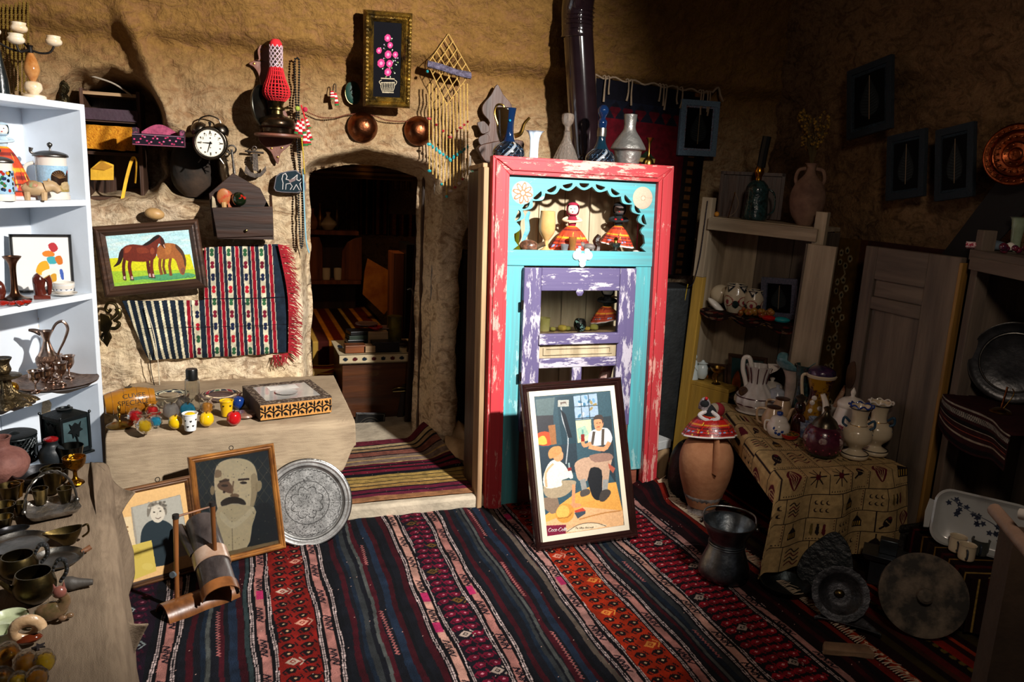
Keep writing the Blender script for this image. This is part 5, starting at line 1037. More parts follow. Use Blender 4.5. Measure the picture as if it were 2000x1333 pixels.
def script(word, x, y, h, r):
    """looping script lettering drawn as thin raised strokes"""
    gl = {'C': ([(.75, .8), (.55, 1), (.2, .8), (.05, .4), (.2, .05), (.5, 0), (.8, .25)], .85), 'o': ([(.3, .6), (.08, .45), (.1, .1), (.35, .02), (.5, .3), (.35, .6), (.28, .5), (.6, .45)], .55), 'c': ([(.45, .5), (.3, .62), (.08, .4), (.12, .08), (.35, .02), (.6, .2)], .5), 'a': ([(.42, .55), (.2, .62), (.05, .35), (.15, .03), (.35, .15), (.45, .6), (.42, .15), (.6, .05)], .6), '-': ([(.05, .35), (.3, .4)], .35), 'l': ([(.05, .2), (.35, .8), (.28, 1), (.12, .75), (.15, .1), (.35, .05)], .35),
          'T': ([(0, .9), (.5, 1), (.9, .95), (.45, .98), (.3, .4), (.2, 0)], .7), 'h': ([(.05, .1), (.3, .9), (.15, .9), (.1, 0), (.25, .5), (.4, .45), (.4, .05), (.55, .1)], .55), 'e': ([(.05, .25), (.35, .4), (.25, .6), (.08, .4), (.15, .05), (.45, .1)], .45), 'V': ([(0, 1), (.25, 0), (.6, 1)], .6), 'i': ([(.05, .1), (.15, .6), (.15, .1), (.3, .1)], .28), 'g': ([(.4, .55), (.15, .6), (.08, .3), (.3, .2), (.4, .6), (.3, -.3), (.1, -.3), (.5, .1)], .5), 'B': ([(.1, 0), (.2, 1), (.5, .85), (.2, .55), (.6, .35), (.4, 0), (.1, .05)], .65), 'k': ([(.05, 0), (.2, 1), (.1, .3), (.4, .6), (.2, .35), (.45, .05)], .5), 's': ([(.35, .55), (.15, .5), (.35, .2), (.1, .05)], .42), 'm': ([(.05, 0), (.1, .55), (.25, .5), (.25, .1), (.4, .55), (.5, .1), (.65, .1)], .65), 't': ([(.2, .9), (.15, .1), (.35, .1), (.18, .65), (.4, .65)], .4), 'r': ([(.05, .1), (.12, .6), (.35, .55), (.3, .1)], .35), ' ': ([], .4)}
    g = G(); cx = x
    for ch in word:
        pts, adv = gl[ch]
        if pts: g.tube([(*(lambda p: (p[0], -.0105, p[1]))(pp_(cx+a*h+b*h*.15, y-b*h)),) for a, b in cr(pts, 4)], r, 5, flat=.5)
        cx += adv*h
    return g
part(fr, 'logo_lettering', script('Coca-Cola', 306, 1132, 27, .0011), mt('white_ink', 'efe9e2', .5)); part(fr, 'caption_lettering', script('The Village Blacksmith', 508, 1120, 13, .0005), mt('brown_ink', '4a3a2c', .5))
# the old man's portrait
mq = [(433, 492), (768, 441), (797, 848), (500, 925)]
cv = Cv(260, 340, '2b3339', mq)
for i in range(-8, 14): cv.line([(430+i*42, 480), (600+i*42, 720)], 2.5, '6a6650', .8); cv.line([(430+i*42, 720), (600+i*42, 470)], 2.5, '6a6650', .8)
cv.poly([(700, 700), (760, 680), (800, 760), (800, 860), (640, 900), (620, 740)], '23282c', 1, 2); cv.poly([(440, 740), (540, 700), (560, 800), (520, 930), (470, 930)], '30383c', 1, 2)
f1, f2, f3 = 'ecdcb4', 'b09c78', '5a4a3a'
cv.poly([(530, 640), (524, 570), (535, 510), (575, 482), (640, 476), (690, 495), (715, 540), (718, 620), (700, 690), (680, 730), (620, 770), (560, 750), (540, 700)], f1, 1, 4)
cv.ell(722, 608, 14, 26, 'c4b28c', .2); cv.ell(517, 625, 10, 22, 'b09c78'); cv.poly([(690, 560), (716, 560), (712, 660), (680, 730), (690, 640)], f2, .7, 3); cv.poly([(530, 530), (555, 535), (556, 560), (528, 566)], '8a6f54', .9, 2)
cv.poly([(540, 598), (575, 570), (595, 590), (612, 620), (600, 640), (560, 625), (545, 615)], '6a4a38', .85, 3); cv.line([(550, 585), (590, 578)], 9, '4a3a30'); cv.line([(635, 578), (680, 575)], 9, '4a3a30'); cv.ell(572, 604, 16, 6, '3a2c26'); cv.ell(656, 592, 16, 6, '3a2c26'); cv.line([(612, 585), (606, 640), (622, 655)], 6, '8a6f54', 1, 3); cv.ell(617, 650, 20, 10, '8a6f54')
cv.poly([(555, 680), (580, 660), (620, 655), (655, 668), (665, 690), (630, 688), (610, 700), (590, 690), (565, 700)], '3a322c', 1, 3); cv.poly([(585, 690), (650, 690), (655, 740), (615, 770), (580, 740)], 'd9ceb0', 1, 3)
cv.poly([(545, 700), (700, 700), (690, 780), (665, 870), (560, 910), (545, 800)], 'd9caa2', 1, 3); cv.line([(605, 760), (608, 890)], 3, '8a7a5c'); cv.poly([(560, 720), (605, 765), (650, 740), (690, 700), (700, 715), (640, 775), (600, 790), (555, 750)], 'e6dab8', 1, 3)
cv.poly([(505, 905), (800, 835), (800, 862), (500, 930)], '8a7654'); cv.ell(570, 633, 6, 6, '4a3a30'); 
for i in range(120): cv.ell(430+RNG.random()*370, 440+RNG.random()*480, 2.2, 2.2, ['8a7654', 'c9b48a', '3a2c22'][i % 3], 0, .6)
cv.noise(.05, .15, 3); cv.blur(2)
Z4 = lambda x, y: (180+x/2.2222, 680+y/2.2222)
pl = leanplane((393, 1112), (552, 1072), .008, R_(17))
q = [Z4(402, 478), Z4(792, 410), Z4(828, 870), Z4(478, 958)]
m, W, H = fit(*q, pl); r = root('portrait_picture', 'wooden framed old portrait of a bald bearded man leaning on the bench', 'portrait', mat=m)
GF = mt('portrait_frame_wood', '5c3418', .4, 0, .2, 60, vs=30, col2='a06a30', stretch=(.3, 1, .3), coat=.2)
molding(r, W, H, .026, .022, GF); part(r, 'photograph', flat(cv, W-.05, H-.05, -.008), PIC); part(r, 'glass_pane', G().box(-W/2+.02, W/2-.02, -.0115, -.010, -H/2+.02, H/2-.02), mt('pane_glass', 'ffffff', .04, 0, 0, trans=1, ior=1.15, var=0), False); part(r, 'backing', G().box(-W/2+.01, W/2-.01, -.006, -.001, -H/2+.01, H/2-.01), DARKW, False); part(r, 'hanging_ring', G().tube([(.0+.008*math.cos(a), -.004, H/2+.008+.008*math.sin(a)) for a in np.linspace(0, 2*PI, 12, endpoint=False)], .0015, 6, closed=True), IRON)
# child portrait
cq = [(118, 640), (410, 575), (448, 955), (160, 1035)]
cv = Cv(240, 300, 'c9a26c', cq); cv.poly([(165, 690), (390, 630), (430, 900), (190, 970)], '8a8478'); cv.poly([(172, 690), (388, 634), (425, 905), (205, 960)], '98968c')
cv.poly([(120, 740), (165, 730), (190, 900), (150, 900)], 'c9b48e'); 
for y in (780, 800, 830): cv.ell(148, y, 5, 4, '7a5c3c')
cv.poly([(205, 850), (215, 790), (245, 755), (290, 745), (335, 760), (360, 800), (370, 930), (210, 960)], '1f2a30', 1, 3); cv.poly([(250, 700), (258, 680), (285, 668), (312, 680), (320, 715), (305, 750), (280, 760), (258, 742)], 'b8b0a0', 1, 4)
cv.poly([(240, 735), (238, 700), (250, 672), (285, 660), (315, 668), (328, 705), (322, 725), (312, 692), (290, 680), (262, 688), (252, 715)], '6a645a', 1, 4)
for i in range(20): cv.ell(245+RNG.random()*80, 664+RNG.random()*34, 6, 5, ['8a8478', '4a463e', 'a8a294'][i % 3], 0, .8)
cv.ell(270, 712, 5, 3, '2a2622'); cv.ell(298, 707, 5, 3, '2a2622'); cv.line([(276, 738), (288, 742), (300, 734)], 3, '4a3a34', 1, 2); cv.line([(284, 715), (283, 725)], 3, '9a9284')
cv.noise(.05, .2, 9); cv.blur(2)
cv.poly([(143, 870), (255, 840), (275, 980), (160, 1025)], 'b5a04c'); cv.ell(190, 900, 20, 24, 'a8923e', 0, .5); cv.ell(235, 960, 26, 16, 'c0ae60', 0, .5)
pl = leanplane((246, 1152), (392, 1113), .008, R_(13))
m, W, H = fit(Z4(78, 625), Z4(425, 550), Z4(470, 965), Z4(147, 1050), pl); 
r = root('portrait_picture', 'framed faded photograph of a curly-haired toddler partly behind bamboo tool', 'portrait', mat=m)
molding(r, W, H, .024, .02, wood('dark_gilt_wood', '2e1c10', '6b4526', 'x', .45, 30)); part(r, 'photograph', flat(cv, W-.046, H-.046, -.008), PIC); part(r, 'backing', G().box(-W/2+.01, W/2-.01, -.006, -.001, -H/2+.01, H/2-.01), DARKW, False); part(r, 'hanging_ring', G().tube([(.02+.008*math.cos(a), -.004, H/2+.008+.008*math.sin(a)) for a in np.linspace(0, 2*PI, 12, endpoint=False)], .0015, 6, closed=True), IRON)
# engraved round tray
c0 = atz(600, 1066, .004); pl_n = leanplane((540, 1068), (660, 1060), .004, R_(16))
ctr = atpl(600, 982, *pl_n); n_ = Vector(pl_n[1]).normalized(); n_ = -n_ if n_.dot(Vector(CP)-ctr) < 0 else n_
R2 = 82*mpp(ctr)*1.02
def traytex():
    N1, N2 = 360, 120; cv = Cv(N1, N2, '77797a'); U, V = np.meshgrid(np.linspace(0, 1, N1), np.linspace(0, 1, N2)); A = U*2*PI; px = V*np.cos(A); py = V*np.sin(A)
    e = fbm(px*26, py*26, 3, 4); pat = (np.abs(e-.5) < .035)*1.0; ring = ((np.abs(V-.80) < .008) | (np.abs(V-.50) < .007) | (np.abs(V-.86) < .006))*1.0; sc = ((np.abs(V-.78+.03*np.abs(np.sin(A*22))) < .009))*1.0; fl = ((np.abs(V-.28-.10*np.abs(np.sin(A*4))) < .010))*1.0
    dk = np.clip(pat*(V < .78)+ring+sc+fl, 0, 1); c = np.array([.74, .74, .73])*(1-.55*dk[..., None]); c = c*(.75+.5*fbm(px*6+3, py*6, 4, 2)[..., None]); cv.a = np.clip(c, 0, 1); return cv
q_ = n_.to_track_quat('-Y', 'Z').to_matrix().to_4x4(); q_.translation = ctr
tr = root('round_tray', 'large round silver tray with engraved flowers leaning against the bench', 'tray', mat=q_)
prf = lambda v: np.interp(v, [0, .82, .87, .93, .97, 1], [0, 0, -.012, -.012, -.018, -.010])
part(tr, 'engraved_plate', sheet(traytex(), lambda u, v: (R2*v*np.cos(u*2*PI), prf(v)*1.0, R2*v*np.sin(u*2*PI))), painted_mat('engraved_silver', .38, .35, 120, metal=.7, distance=.002), solid=-.003)
part(tr, 'rolled_rim', G().at(rx=0).tube([(R2*math.cos(a), -.010, R2*math.sin(a)) for a in np.linspace(0, 2*PI, 90, endpoint=False)], .005, 8, closed=True), mt('silver_rim', '8a8a88', .3, 1, .2, 60, vs=20, col2='5a5a5a'))
# bamboo cradle-like tool on the floor in front of the portraits
BAM = mt('bamboo', '46260f', .35, 0, .15, 20, vs=10, col2='84522a', stretch=(1, 1, .2), coat=.3); BAMD = mt('burnt_bamboo', '1f1a1a', .4, 0, .3, 30, vs=16, col2='4a4240', stretch=(1, .2, 1), coat=.2)
A0 = atz(318, 1205, .03); A1 = atz(458, 1155, .03)
bt = root('bamboo_rattle', 'burnt and split bamboo contraption with two upright sticks before the portraits', 'bamboo tool', A0)
ax = (A1-A0).normalized(); Rb = .052; nn = 24
def halfpipe(a, b, r0, r1, a0, a1, th=.007, n=22, m=10):
    a, b = Vector(a), Vector(b); d = (b-a).normalized(); s_ = d.cross(Vector((0, 0, 1))).normalized(); u_ = s_.cross(d); g = G(); vs = []; 
    for i in range(m+1):
        c = a.lerp(b, i/m); r = r0+(r1-r0)*i/m
        for rr in (r, r-th):
            for j in range(n+1): t = a0+(a1-a0)*j/n; vs.append(tuple(c+s_*rr*math.cos(t)+u_*rr*math.sin(t)-A0))
    N_ = n+1; fs = []
    for i in range(m):
        for L_ in (0, 1):
            for j in range(n): p = (i*2+L_)*N_+j; q = ((i+1)*2+L_)*N_+j; fs.append((p, p+1, q+1, q))
        for j in (0, n): p = (i*2)*N_+j; q = ((i+1)*2)*N_+j; fs.append((p, p+N_, q+N_, q))
    for i in (0, m):
        for j in range(n): p = (i*2)*N_+j; fs.append((p, p+1, p+1+N_, p+N_))
    g.v = vs; g.f = fs; return g
B0 = atz(318, 1212, .0)+Vector((0, 0, .0)); B1 = atz(455, 1160, .0)
part(bt, 'base_half_tube', halfpipe(B0, B1, .055, .055, 0, PI), BAM)
# long half tube leaning up to the portraits
top_ = aty(392, 1020, B1.y+.17); low = atz(432, 1165, .06)
part(bt, 'long_half_tube', halfpipe(low, top_, .060, .052, -.2, PI+.2), BAMD, label='burnt long half tube')
mid = low.lerp(top_, .38); mid2 = low.lerp(top_, .55); part(bt, 'pale_band', halfpipe(mid, mid2, .0625, .061, -.1, PI+.1, .003), mt('bamboo_pale', '8a6a54', .3, 0, .1, 20, col2='b09a88', coat=.4), label='pale scraped band')
mid = low.lerp(top_, -.02); mid2 = low.lerp(top_, .10); part(bt, 'end_band', halfpipe(mid, mid2, .064, .0635, -.1, PI+.1, .003), BAM)
inner0 = low.lerp(top_, .5)+Vector((-.05, .01, .01)); inner1 = top_+Vector((-.075, .01, -.02)); part(bt, 'inner_strip', halfpipe(inner0, inner1, .02, .018, -.2, PI+.2), BAMD)
ya = (B0.y+B1.y)/2
for nm, (xa, yb_), (xc, yd), yy_ in (('stick', (343, 1010), (346, 1182), ya-.01), ('stick', (415, 985), (420, 1090), ya+.05)):
    p, q = aty(xa, yb_, yy_)-A0, aty(xc, yd, yy_)-A0; part(bt, nm, G().tube([q, q.lerp(p, .5), p], [.0085, .0075, .0095], 10), BAM); part(bt, 'stick_cap', G().tube([p-Vector((0, 0, .006)), p+Vector((0, 0, .008))], .011, 10), mt('charred', '15110f', .7))
part(bt, 'cross_pin', G().tube([aty(337, 1012, ya)-A0, aty(412, 990, ya+.05)-A0], .004, 8), BAM); part(bt, 'peg', G().tube([aty(336, 1124, ya-.02)-A0, aty(345, 1120, ya)-A0], .011, 12), mt('grey_plug', '4a5258', .5)); part(bt, 'peg', G().tube([aty(418, 1092, ya+.04)-A0, aty(432, 1082, ya+.05)-A0], .011, 12), MC['charred'])
# -- things on the bench
BT = BZ+.009
t = T('ceramic_barrel', 'small mustard ceramic barrel lettered CUVEE SPECIALE lying at bench end', 'barrel', 252, 810, BT, rz=0); k = t.k*1.04
MUST = mt('mustard_glaze', 'a8701c', .25, 0, .05, vs=8, col2='8a5414', coat=.4); R0 = 25; LB = 84
prof = cr([(18, 0), (21, 10), (25, 30), (26, 42), (25, 56), (21, 74), (18, 84)], 4)
def barrel_m(): return Matrix.Translation((-38*k, -10*k, 25*k)) @ Euler((0, 0, .22)).to_matrix().to_4x4() @ Matrix.Rotation(PI/2-.04, 4, 'Y')
g = G(); g.m = barrel_m() @ Matrix.Diagonal((k, k, k, 1)); g.lathe([(.1, 6)]+[(16, 6), (16, -1)]+[(p[0], p[1]) for p in prof]+[(.1, 84)], 40); t.p('body', g, MUST)
g = G(); g.m = barrel_m() @ Matrix.Diagonal((k, k, k, 1)); g.lathe([(15.8, 7), (.1, 7.2)], 32); t.p('mouth', g, mt('dark_hole', '1c120a', .9))
for z in (12, 32, 54, 74):
    r = float(np.interp(z, [p[1] for p in prof], [p[0] for p in prof])); g = G(); g.m = barrel_m() @ Matrix.Diagonal((k, k, k, 1)); g.lathe([(r-.5, z-1), (r+.8, z), (r-.5, z+1)], 40); t.p('hoop', g, MUST)
def wrap(txt, size, zc, ang):
    vv, ff = textgeo(txt, size); g = G(); m_ = barrel_m(); vs = []
    for x, y, z in vv:
        zz = zc+x; r = float(np.interp(zz, [p[1] for p in prof], [p[0] for p in prof]))+.35; a = ang+y/r; vs.append(tuple(m_ @ Vector((-r*math.sin(a)*k, -r*math.cos(a)*k, zz*k))))
    return g.add(vs, ff)
INK = mt('black_ink', '1a120c', .5)
t.p('lettering', wrap('CUVEE', 13, 48, .62), INK, False); t.p('lettering', wrap('SPECIALE', 13, 46, .12), INK, False)
g = G(); g.m = barrel_m() @ Matrix.Translation((-25.5*k, 3*k, 42*k)) @ Matrix.Rotation(-PI/2, 4, 'Y') @ Matrix.Diagonal((k, k, k, 1)); g.lathe([(6, -1), (6.5, .6), (.1, .8)], 20); t.p('bung', g, BLK)
t = T('brass_bell', 'little brass bell stand in front of the mustard barrel mouth', 'bell', 234, 832, BT); t.l('body', [(24, 0), (24, 1.5), (16, 5), (4, 8), (2, 16), (4, 20), (2, 26), (3.5, 32), (1.5, 38), (.1, 40)], BRASS)
for lab, x, y, r, h in (('thick clear cut-glass ashtray behind the wrapped balls', 332, 790, 34, 20), ('round flat glass dish with purple tint near the boxed set', 432, 778, 38, 9)):
    t = T('glass_dish', lab, 'glass dish', x, y, BT); t.vs([(r*.72, 0), (r*.85, h*.3), (r, h*.75), (r, h), (r*.7, h*.9)], GLASS if h > 10 else mt('smoky_glass', 'c9b8c0', .04, 0, 0, trans=.95, var=0), t=3, lobes=14, amp=.02)
t = T('shaker_bottle', 'ribbed clear plastic bottle with black screw cap', 'bottle', 377, 800, BT); t.v([(11, 0), (13, 4), (13, 54), (11, 58), (10, 62)], GLASS, 'bottle_body', lobes=16, amp=.03, t=1); t.l('cap', [(11, 57), (11, 76), (10, 78), (.1, 78)], BLK, sub=0)
BALLC = {'red': mt('red_gloss', 'b3161a', .15, 0, 0, coat=.7, var=.08), 'yellow': mt('yellow_gloss', 'e0b410', .18, 0, 0, coat=.7, var=.06), 'blue': mt('blue_gloss', '1a86a8', .18, 0, 0, coat=.6, var=.08), 'orange': mt('orange_gloss', 'c9862c', .2, 0, 0, coat=.5), 'navy': mt('navy_gloss', '12306e', .2, 0, 0, coat=.6), 'clear': mt('cellophane_white', 'c9c4c0', .2, 0, .3, 60, trans=.5, var=.1)}
CELLO = mt('cellophane', 'f4f4f4', .08, 0, .9, 70, trans=1, ior=1.15, var=0)
def wrapped(lab, c, x, y, r, wrap_=True, stem=True):
    t = T('toy_apple', lab, 'toy apple', x, y, BT, group='glossy toy apples on the bench'); rr = random.Random(x)
    t.p('body', t.g().lathe(cr([(.1, r*.12), (r*.45, 0), (r*.9, r*.45), (r, r*1.0), (r*.82, r*1.6), (r*.4, r*1.85), (r*.12, r*1.72), (.1, r*1.68)], 4), 26), BALLC[c])
    if stem: t.t('stem', [(0, 0, r*1.65), (r*.1, 0, r*2.0), (r*.25, 0, r*2.15)], r*.07, BRASS)
    if wrap_:
        g = t.g(); R3 = r*1.12
        vs = []; n = 16
        for i in range(11):
            th = PI*i/10
            for j in range(n): a = 2*PI*j/n; q = R3*(1+.09*rr.uniform(-1, 1)); vs.append((q*math.sin(th)*math.cos(a), q*math.sin(th)*math.sin(a), r*.98+q*.98*math.cos(th)))
        fs = [(i*n+j, i*n+(j+1) % n, (i+1)*n+(j+1) % n, (i+1)*n+j) for i in range(10) for j in range(n)]; g.add(vs, fs); t.p('cellophane_wrap', g, CELLO, False)
        g = t.g(); g.grid(7, 5, lambda u, v: ((u-.5)*r*(1.0+v), math.sin(u*9)*r*.12, r*2.0+v*r*.55)); t.p('wrap_twist', g, CELLO, False, solid=.0004)
wrapped('red toy apple in cellophane, first from the barrel', 'red', 265, 825, 13); wrapped('red toy apple in cellophane behind the blue one', 'red', 298, 815, 12); wrapped('turquoise toy apple in cellophane beside the front yellow one', 'blue', 305, 834, 11)
wrapped('yellow toy apple with grooved top, foremost near the barrel', 'yellow', 283, 846, 14); wrapped('crumpled clear wrapped sweet ball behind the middle yellow apple', 'clear', 335, 816, 14); wrapped('turquoise toy apple behind the white bucket', 'blue', 367, 814, 13)
wrapped('white and gold wrapped ball at the foot of the shaker bottle', 'clear', 358, 796, 11); wrapped('yellow toy apple just left of the white bucket', 'yellow', 343, 837, 13, False); wrapped('yellow toy apple just right of the white bucket', 'yellow', 404, 832, 13.5, False)
wrapped('orange and purple toy apple behind the right yellow apple', 'orange', 405, 808, 12); wrapped('bright red toy apple standing alone before the boxed set', 'red', 457, 830, 13.5, False); wrapped('navy toy apple with white dots behind the yellow bucket', 'navy', 466, 798, 12, False, False)
def bucket(lab, x, y, c, rt, rb, h, hearts):
    t = T('toy_bucket', lab, 'bucket', x, y, BT); m_ = mt('bucket_'+c, c, .35, 0, 0, var=.03, coat=.3); t.v([(rb, 0), (rt*.95, h*.9), (rt, h)], m_, t=1, sub=2); t.p('rim', t.g().tube([(rt*math.cos(a), rt*math.sin(a), h) for a in np.linspace(0, 2*PI, 24, endpoint=False)], .8, 6, closed=True), m_)
    for hx, hz in hearts:
        r = rb+(rt-rb)*hz/h; a = hx; g = G(); c_ = Vector((math.sin(a)*r, -math.cos(a)*r, hz)); s_ = Vector((math.cos(a), math.sin(a), 0)); o_ = Vector((math.sin(a), -math.cos(a), 0)); pts = [(0, -2.4), (2.2, .2), (1.6, 1.8), (0, .8), (-1.6, 1.8), (-2.2, .2)]
        vs = [tuple((c_+o_*.3+s_*p[0]+Vector((0, 0, p[1])))*t.k) for p in pts]; g.add(vs, [tuple(range(6))]); t.p('heart_print', g, INK if c != 'd9ad10' else INK, False)
    t.p('filling', t.g().at((0, 0, 0), sc=(t.k, t.k, t.kz)).ball((0, 0, h*.9), rt*.75, 12, (1, 1, .5)), BALLC['yellow'])
bucket('small white toy bucket printed with black hearts', 372, 840, 'e4e6e6', 14.5, 10.5, 32, [(-.35, 10), (.45, 11), (.1, 21), (-.7, 22), (.9, 23)]); bucket('small yellow toy bucket beside the navy ball', 443, 812, 'd9ad10', 13, 9.5, 29, [(-.5, 22), (.6, 22)])
t = T('agate_slice', 'flat brown stone disc beside the red toy apple', 'stone disc', 478, 812, BT); t.one(t.g().lathe([(22, 0), (24, 2), (22, 5), (.1, 5.5)], 24), mt('agate', '5a3a30', .25, 0, .1, vs=6, col2='8a6a58', coat=.4))
# boxed set
t = T('gift_box', 'dark gift box with black floral side and clear lid on the bench', 'box', 565, 818, BT, rz=0)
a, b, c = atz(508, 823, BT), atz(648, 806, BT), atz(484, 774, BT); L0 = a; t.L = a; t.rz = math.atan2((b-a).y, (b-a).x); BW = (b-a).length; BD = .30; BH = .068
t.r = root(*t.a[:3], a, t.rz); r = t.r
cv = Cv(260, 64, 'c08a4c', box=(0, 0, 4, 1))
for i in range(9):
    cx_ = .25+i*.46; s_ = 1 if i % 2 else -1
    for (dx, dy, rot, l) in ((-.12, 0, .6, .2), (.12, 0, -.6, .2), (0, -.2, 1.57, .2), (0, .22, 1.57, .22), (-.2, .25, 1.0, .14), (.2, .25, -1.0, .14), (-.2, -.25, -1.0, .14), (.2, -.25, 1.0, .14)): cv.ell(cx_+dx, .5+dy*s_, l, .05, '14100e', rot)
    cv.line([(cx_-.2, .1), (cx_, .5), (cx_+.2, .9)], .035, '14100e')
part(r, 'box_body', G().box(0, BW, 0, BD, 0, BH), mt('dark_board', '2a1a12', .7, 0, .2, vs=12, col2='4a3526'), False, bev=.002); part(r, 'floral_side', flat(cv, BW-.004, BH-.004, -.001, .002, .002), TEXT)
g = G(); g.at((0, 0, 0)); bor = .035
part(r, 'lid_border', G().box(0, BW, 0, bor, BH, BH+.004).box(0, BW, BD-bor, BD, BH, BH+.004).box(0, bor, bor, BD-bor, BH, BH+.004).box(BW-bor, BW, bor, BD-bor, BH, BH+.004), mt('lace_board', '3a2c22', .7, 0, .3, 80, vs=70, col2='8a7a68', thr=(.5, .6)), False)
part(r, 'clear_lid', G().box(bor, BW-bor, bor, BD-bor, BH+.001, BH+.0025), mt('grey_film', 'a8a49e', .12, 0, .2, 12, alpha=1, var=.2, vs=5, coat=.5), False)
part(r, 'glass_saucer', G().at((BW*.48, BD*.42, BH+.003)).lathe([(.028, 0), (.045, .004), (.047, .006), (.043, .004), (.026, .001), (.0002, .001)], 32), mt('white_glass', 'd9d6d0', .1, 0, 0, trans=.4, var=.05)); part(r, 'paper_label', G().box(BW*.3, BW*.72, BD*.62, BD*.82, BH+.0028, BH+.0034), mt('paper_white', 'd9d4cc', .6), False)
# -- things on the white shelf
_sn = shelf_m.to_3x3() @ Vector((0, 1, 0))
def osh(px, py, i, d):
    p = atpl(px, py, shelf_m @ Vector((0, d, 0)), _sn); p.z = SHZ[i]+.001; return p
def TS(name, label, cat, px, py, i, d, **k): return T(name, label, cat, loc=osh(px, py, i, d), **k)
# on top
t = TS('onyx_candelabrum', 'branching onyx candle holder with four pale cups on top of the white bookshelf', 'candle holder', 66, 186, 0, .10); k = t.k
t.l('base', [(21, 0), (22, 4), (20, 8), (8, 11)], ONYX); t.l('stem_bead', [(8, 10), (15, 18), (16, 24), (14, 31), (8, 34)], ONYX); t.l('stem_body', [(5, 34), (12, 48), (14, 58), (10, 74), (5, 86)], mt('amber_onyx', '9a5a24', .15, 0, 0, vs=9, col2='d8a468', coat=.6)); t.l('stem_top', [(5, 86), (4, 96), (6, 100)], IRON)
for i, (x, z, y) in enumerate(((-22, 100, -10), (40, 105, 0), (-60, 112, 4), (-16, 124, 14))):
    t.t('branch', [(0, 0, 92), (x*.4, y*.5, 88 if i < 3 else 100), (x*.8, y, z-14), (x, y, z-2)], 2, IRON); t.l('candle_cup', [(5, z-2), (13, z+2), (15, z+8), (12, z+13), (13, z+17), (9, z+17), (8, z+10), (.1, z+8)], ONYX, c=(x, y, 0))
t = TS('carved_figure', 'slim dark metal figurine at the far corner on top of the bookshelf', 'figurine', 122, 196, 0, .20); t.one(t.g().tube([(-6, 0, 0), (4, 0, 10), (2, 0, 22), (6, 0, 34), (-2, 0, 46), (-6, 0, 58), (-10, 0, 72), (-13, 0, 84)], [12, 10, 7, 9, 7, 6, 4, 2], 7, sub=3), mt('bronze_dark', '16140f', .35, .9, .8, 60, vs=30, col2='4a4028'))
t = TS('dark_vase', 'dark green conical vase at the left picture edge on the bookshelf', 'vase', 2, 182, 0, .08); t.vs([(16, 0), (14, 30), (9, 60), (5, 86), (6, 92)], mt('dark_green_glaze', '10181a', .3, coat=.4))
# dolls
SKIRTC = painted_mat('doll_skirt', .75, .3, 300)
def skirt_cv(seed, base=('c0401a', 'e0a020', '7a1a12', '20304a', 'b02010')):
    cv = Cv(150, 44, base[0], box=(0, 0, 30, 8)); rr = random.Random(seed)
    for row, c in enumerate((base[1], base[2], base[0], base[1], base[2], base[4])): cv.rect(0, row*1.2, 30, row*1.2+.5, c)
    for i in range(90): x, y = rr.random()*30, rr.random()*8; cv.line([(x, y), (x+rr.uniform(-.3, .3), y+1)], .22, rr.choice(base+('e8c040', '18100c', 'd86020')))
    for i in range(22): cv.ell(rr.random()*30, 6.3+rr.uniform(-.2, .2), .3, .3, '8aa0d0'); 
    cv.rect(0, 5.9, 30, 6.0, '101010'); cv.rect(0, 6.8, 30, 7.0, '101010'); cv.rect(0, 7.45, 30, 8, 'e8e0da'); return cv
def doll(t, hs, rs, body, scarf, skin, seed, arms='e0c8a8', tilt=0, face=True, lean_=0, top=0.0, sk=('c0401a', 'e0a020', '7a1a12', '20304a', 'b02010')):
    """hs skirt height, rs hem radius (photo px); head follows"""
    k, kz = t.k, t.kz
    def pos(u, v):
        a = u*2*PI; r = (5+ (rs-5)*v**.72*(1+.07*np.sin(a*11)*v)); return r*k*np.cos(a), r*k*.75*np.sin(a), (top+hs-(hs)*v**1.15+tilt*r*np.cos(a)*v*.5)*kz
    t.p('skirt', sheet(skirt_cv(seed, sk), pos), SKIRTC, solid=.0015)
    z = top+hs; t.p('torso', t.g().lathe(cr([(6, z-3), (8, z+5), (9.5, z+13), (6, z+19), (3.5, z+22), (.2, z+23)], 3), 18, sy=.7), body)
    for s_ in (-1, 1): t.t('arm', [(s_*9, 0, z+15), (s_*17, -3, z+11), (s_*8, -9, z+9), (-s_*6, -10, z+8-s_)], [3.2, 3, 2.4, 2], body if arms is None else mt('arm_'+arms, arms, .8))
    t.p('head', t.g().ball((lean_, -3, z+31), 10.5, 20, (1, .85, 1.08)), skin)
    g = t.g(); sc_ = t.g().lathe(cr([(6, z+19), (11, z+23), (12.5, z+32), (11, z+40), (6, z+44), (.2, z+45)], 3), 22, sy=.95)
    sc_.f = [f for f in sc_.f if not all((sc_.v[i][1] < -.006*k/.0022*1.0 and sc_.v[i][2] > (z+22)*kz and sc_.v[i][2] < (z+40)*kz) for i in f)]
    t.p('headscarf', sc_, scarf, solid=.001)
    if face:
        for s_ in (-1, 1): t.p('eye', t.g().ball((lean_+s_*3.4, -11.4, z+33), 1.1, 8), INK)
        t.p('mouth', t.g().ball((lean_, -11.6, z+27), 1.4, 8, (1.3, .5, .7)), BALLC['red'])
WCL = mt('doll_skin', 'ece4da', .8, 0, .1, var=.03); CRIM = mt('crimson_cloth', '9a1838', .85, 0, .2, 120); BLUC = mt('lightblue_cloth', '9ab8cc', .85, 0, .2, 120, vs=40, col2='c8d8e0')
t = TS('cloth_doll', 'blue-sleeved cloth doll in orange skirt on the top compartment of the bookshelf', 'doll', 14, 378, 1, .12); doll(t, 100, 50, BLUC, BLUC, WCL, 5, 'b8ccd8')
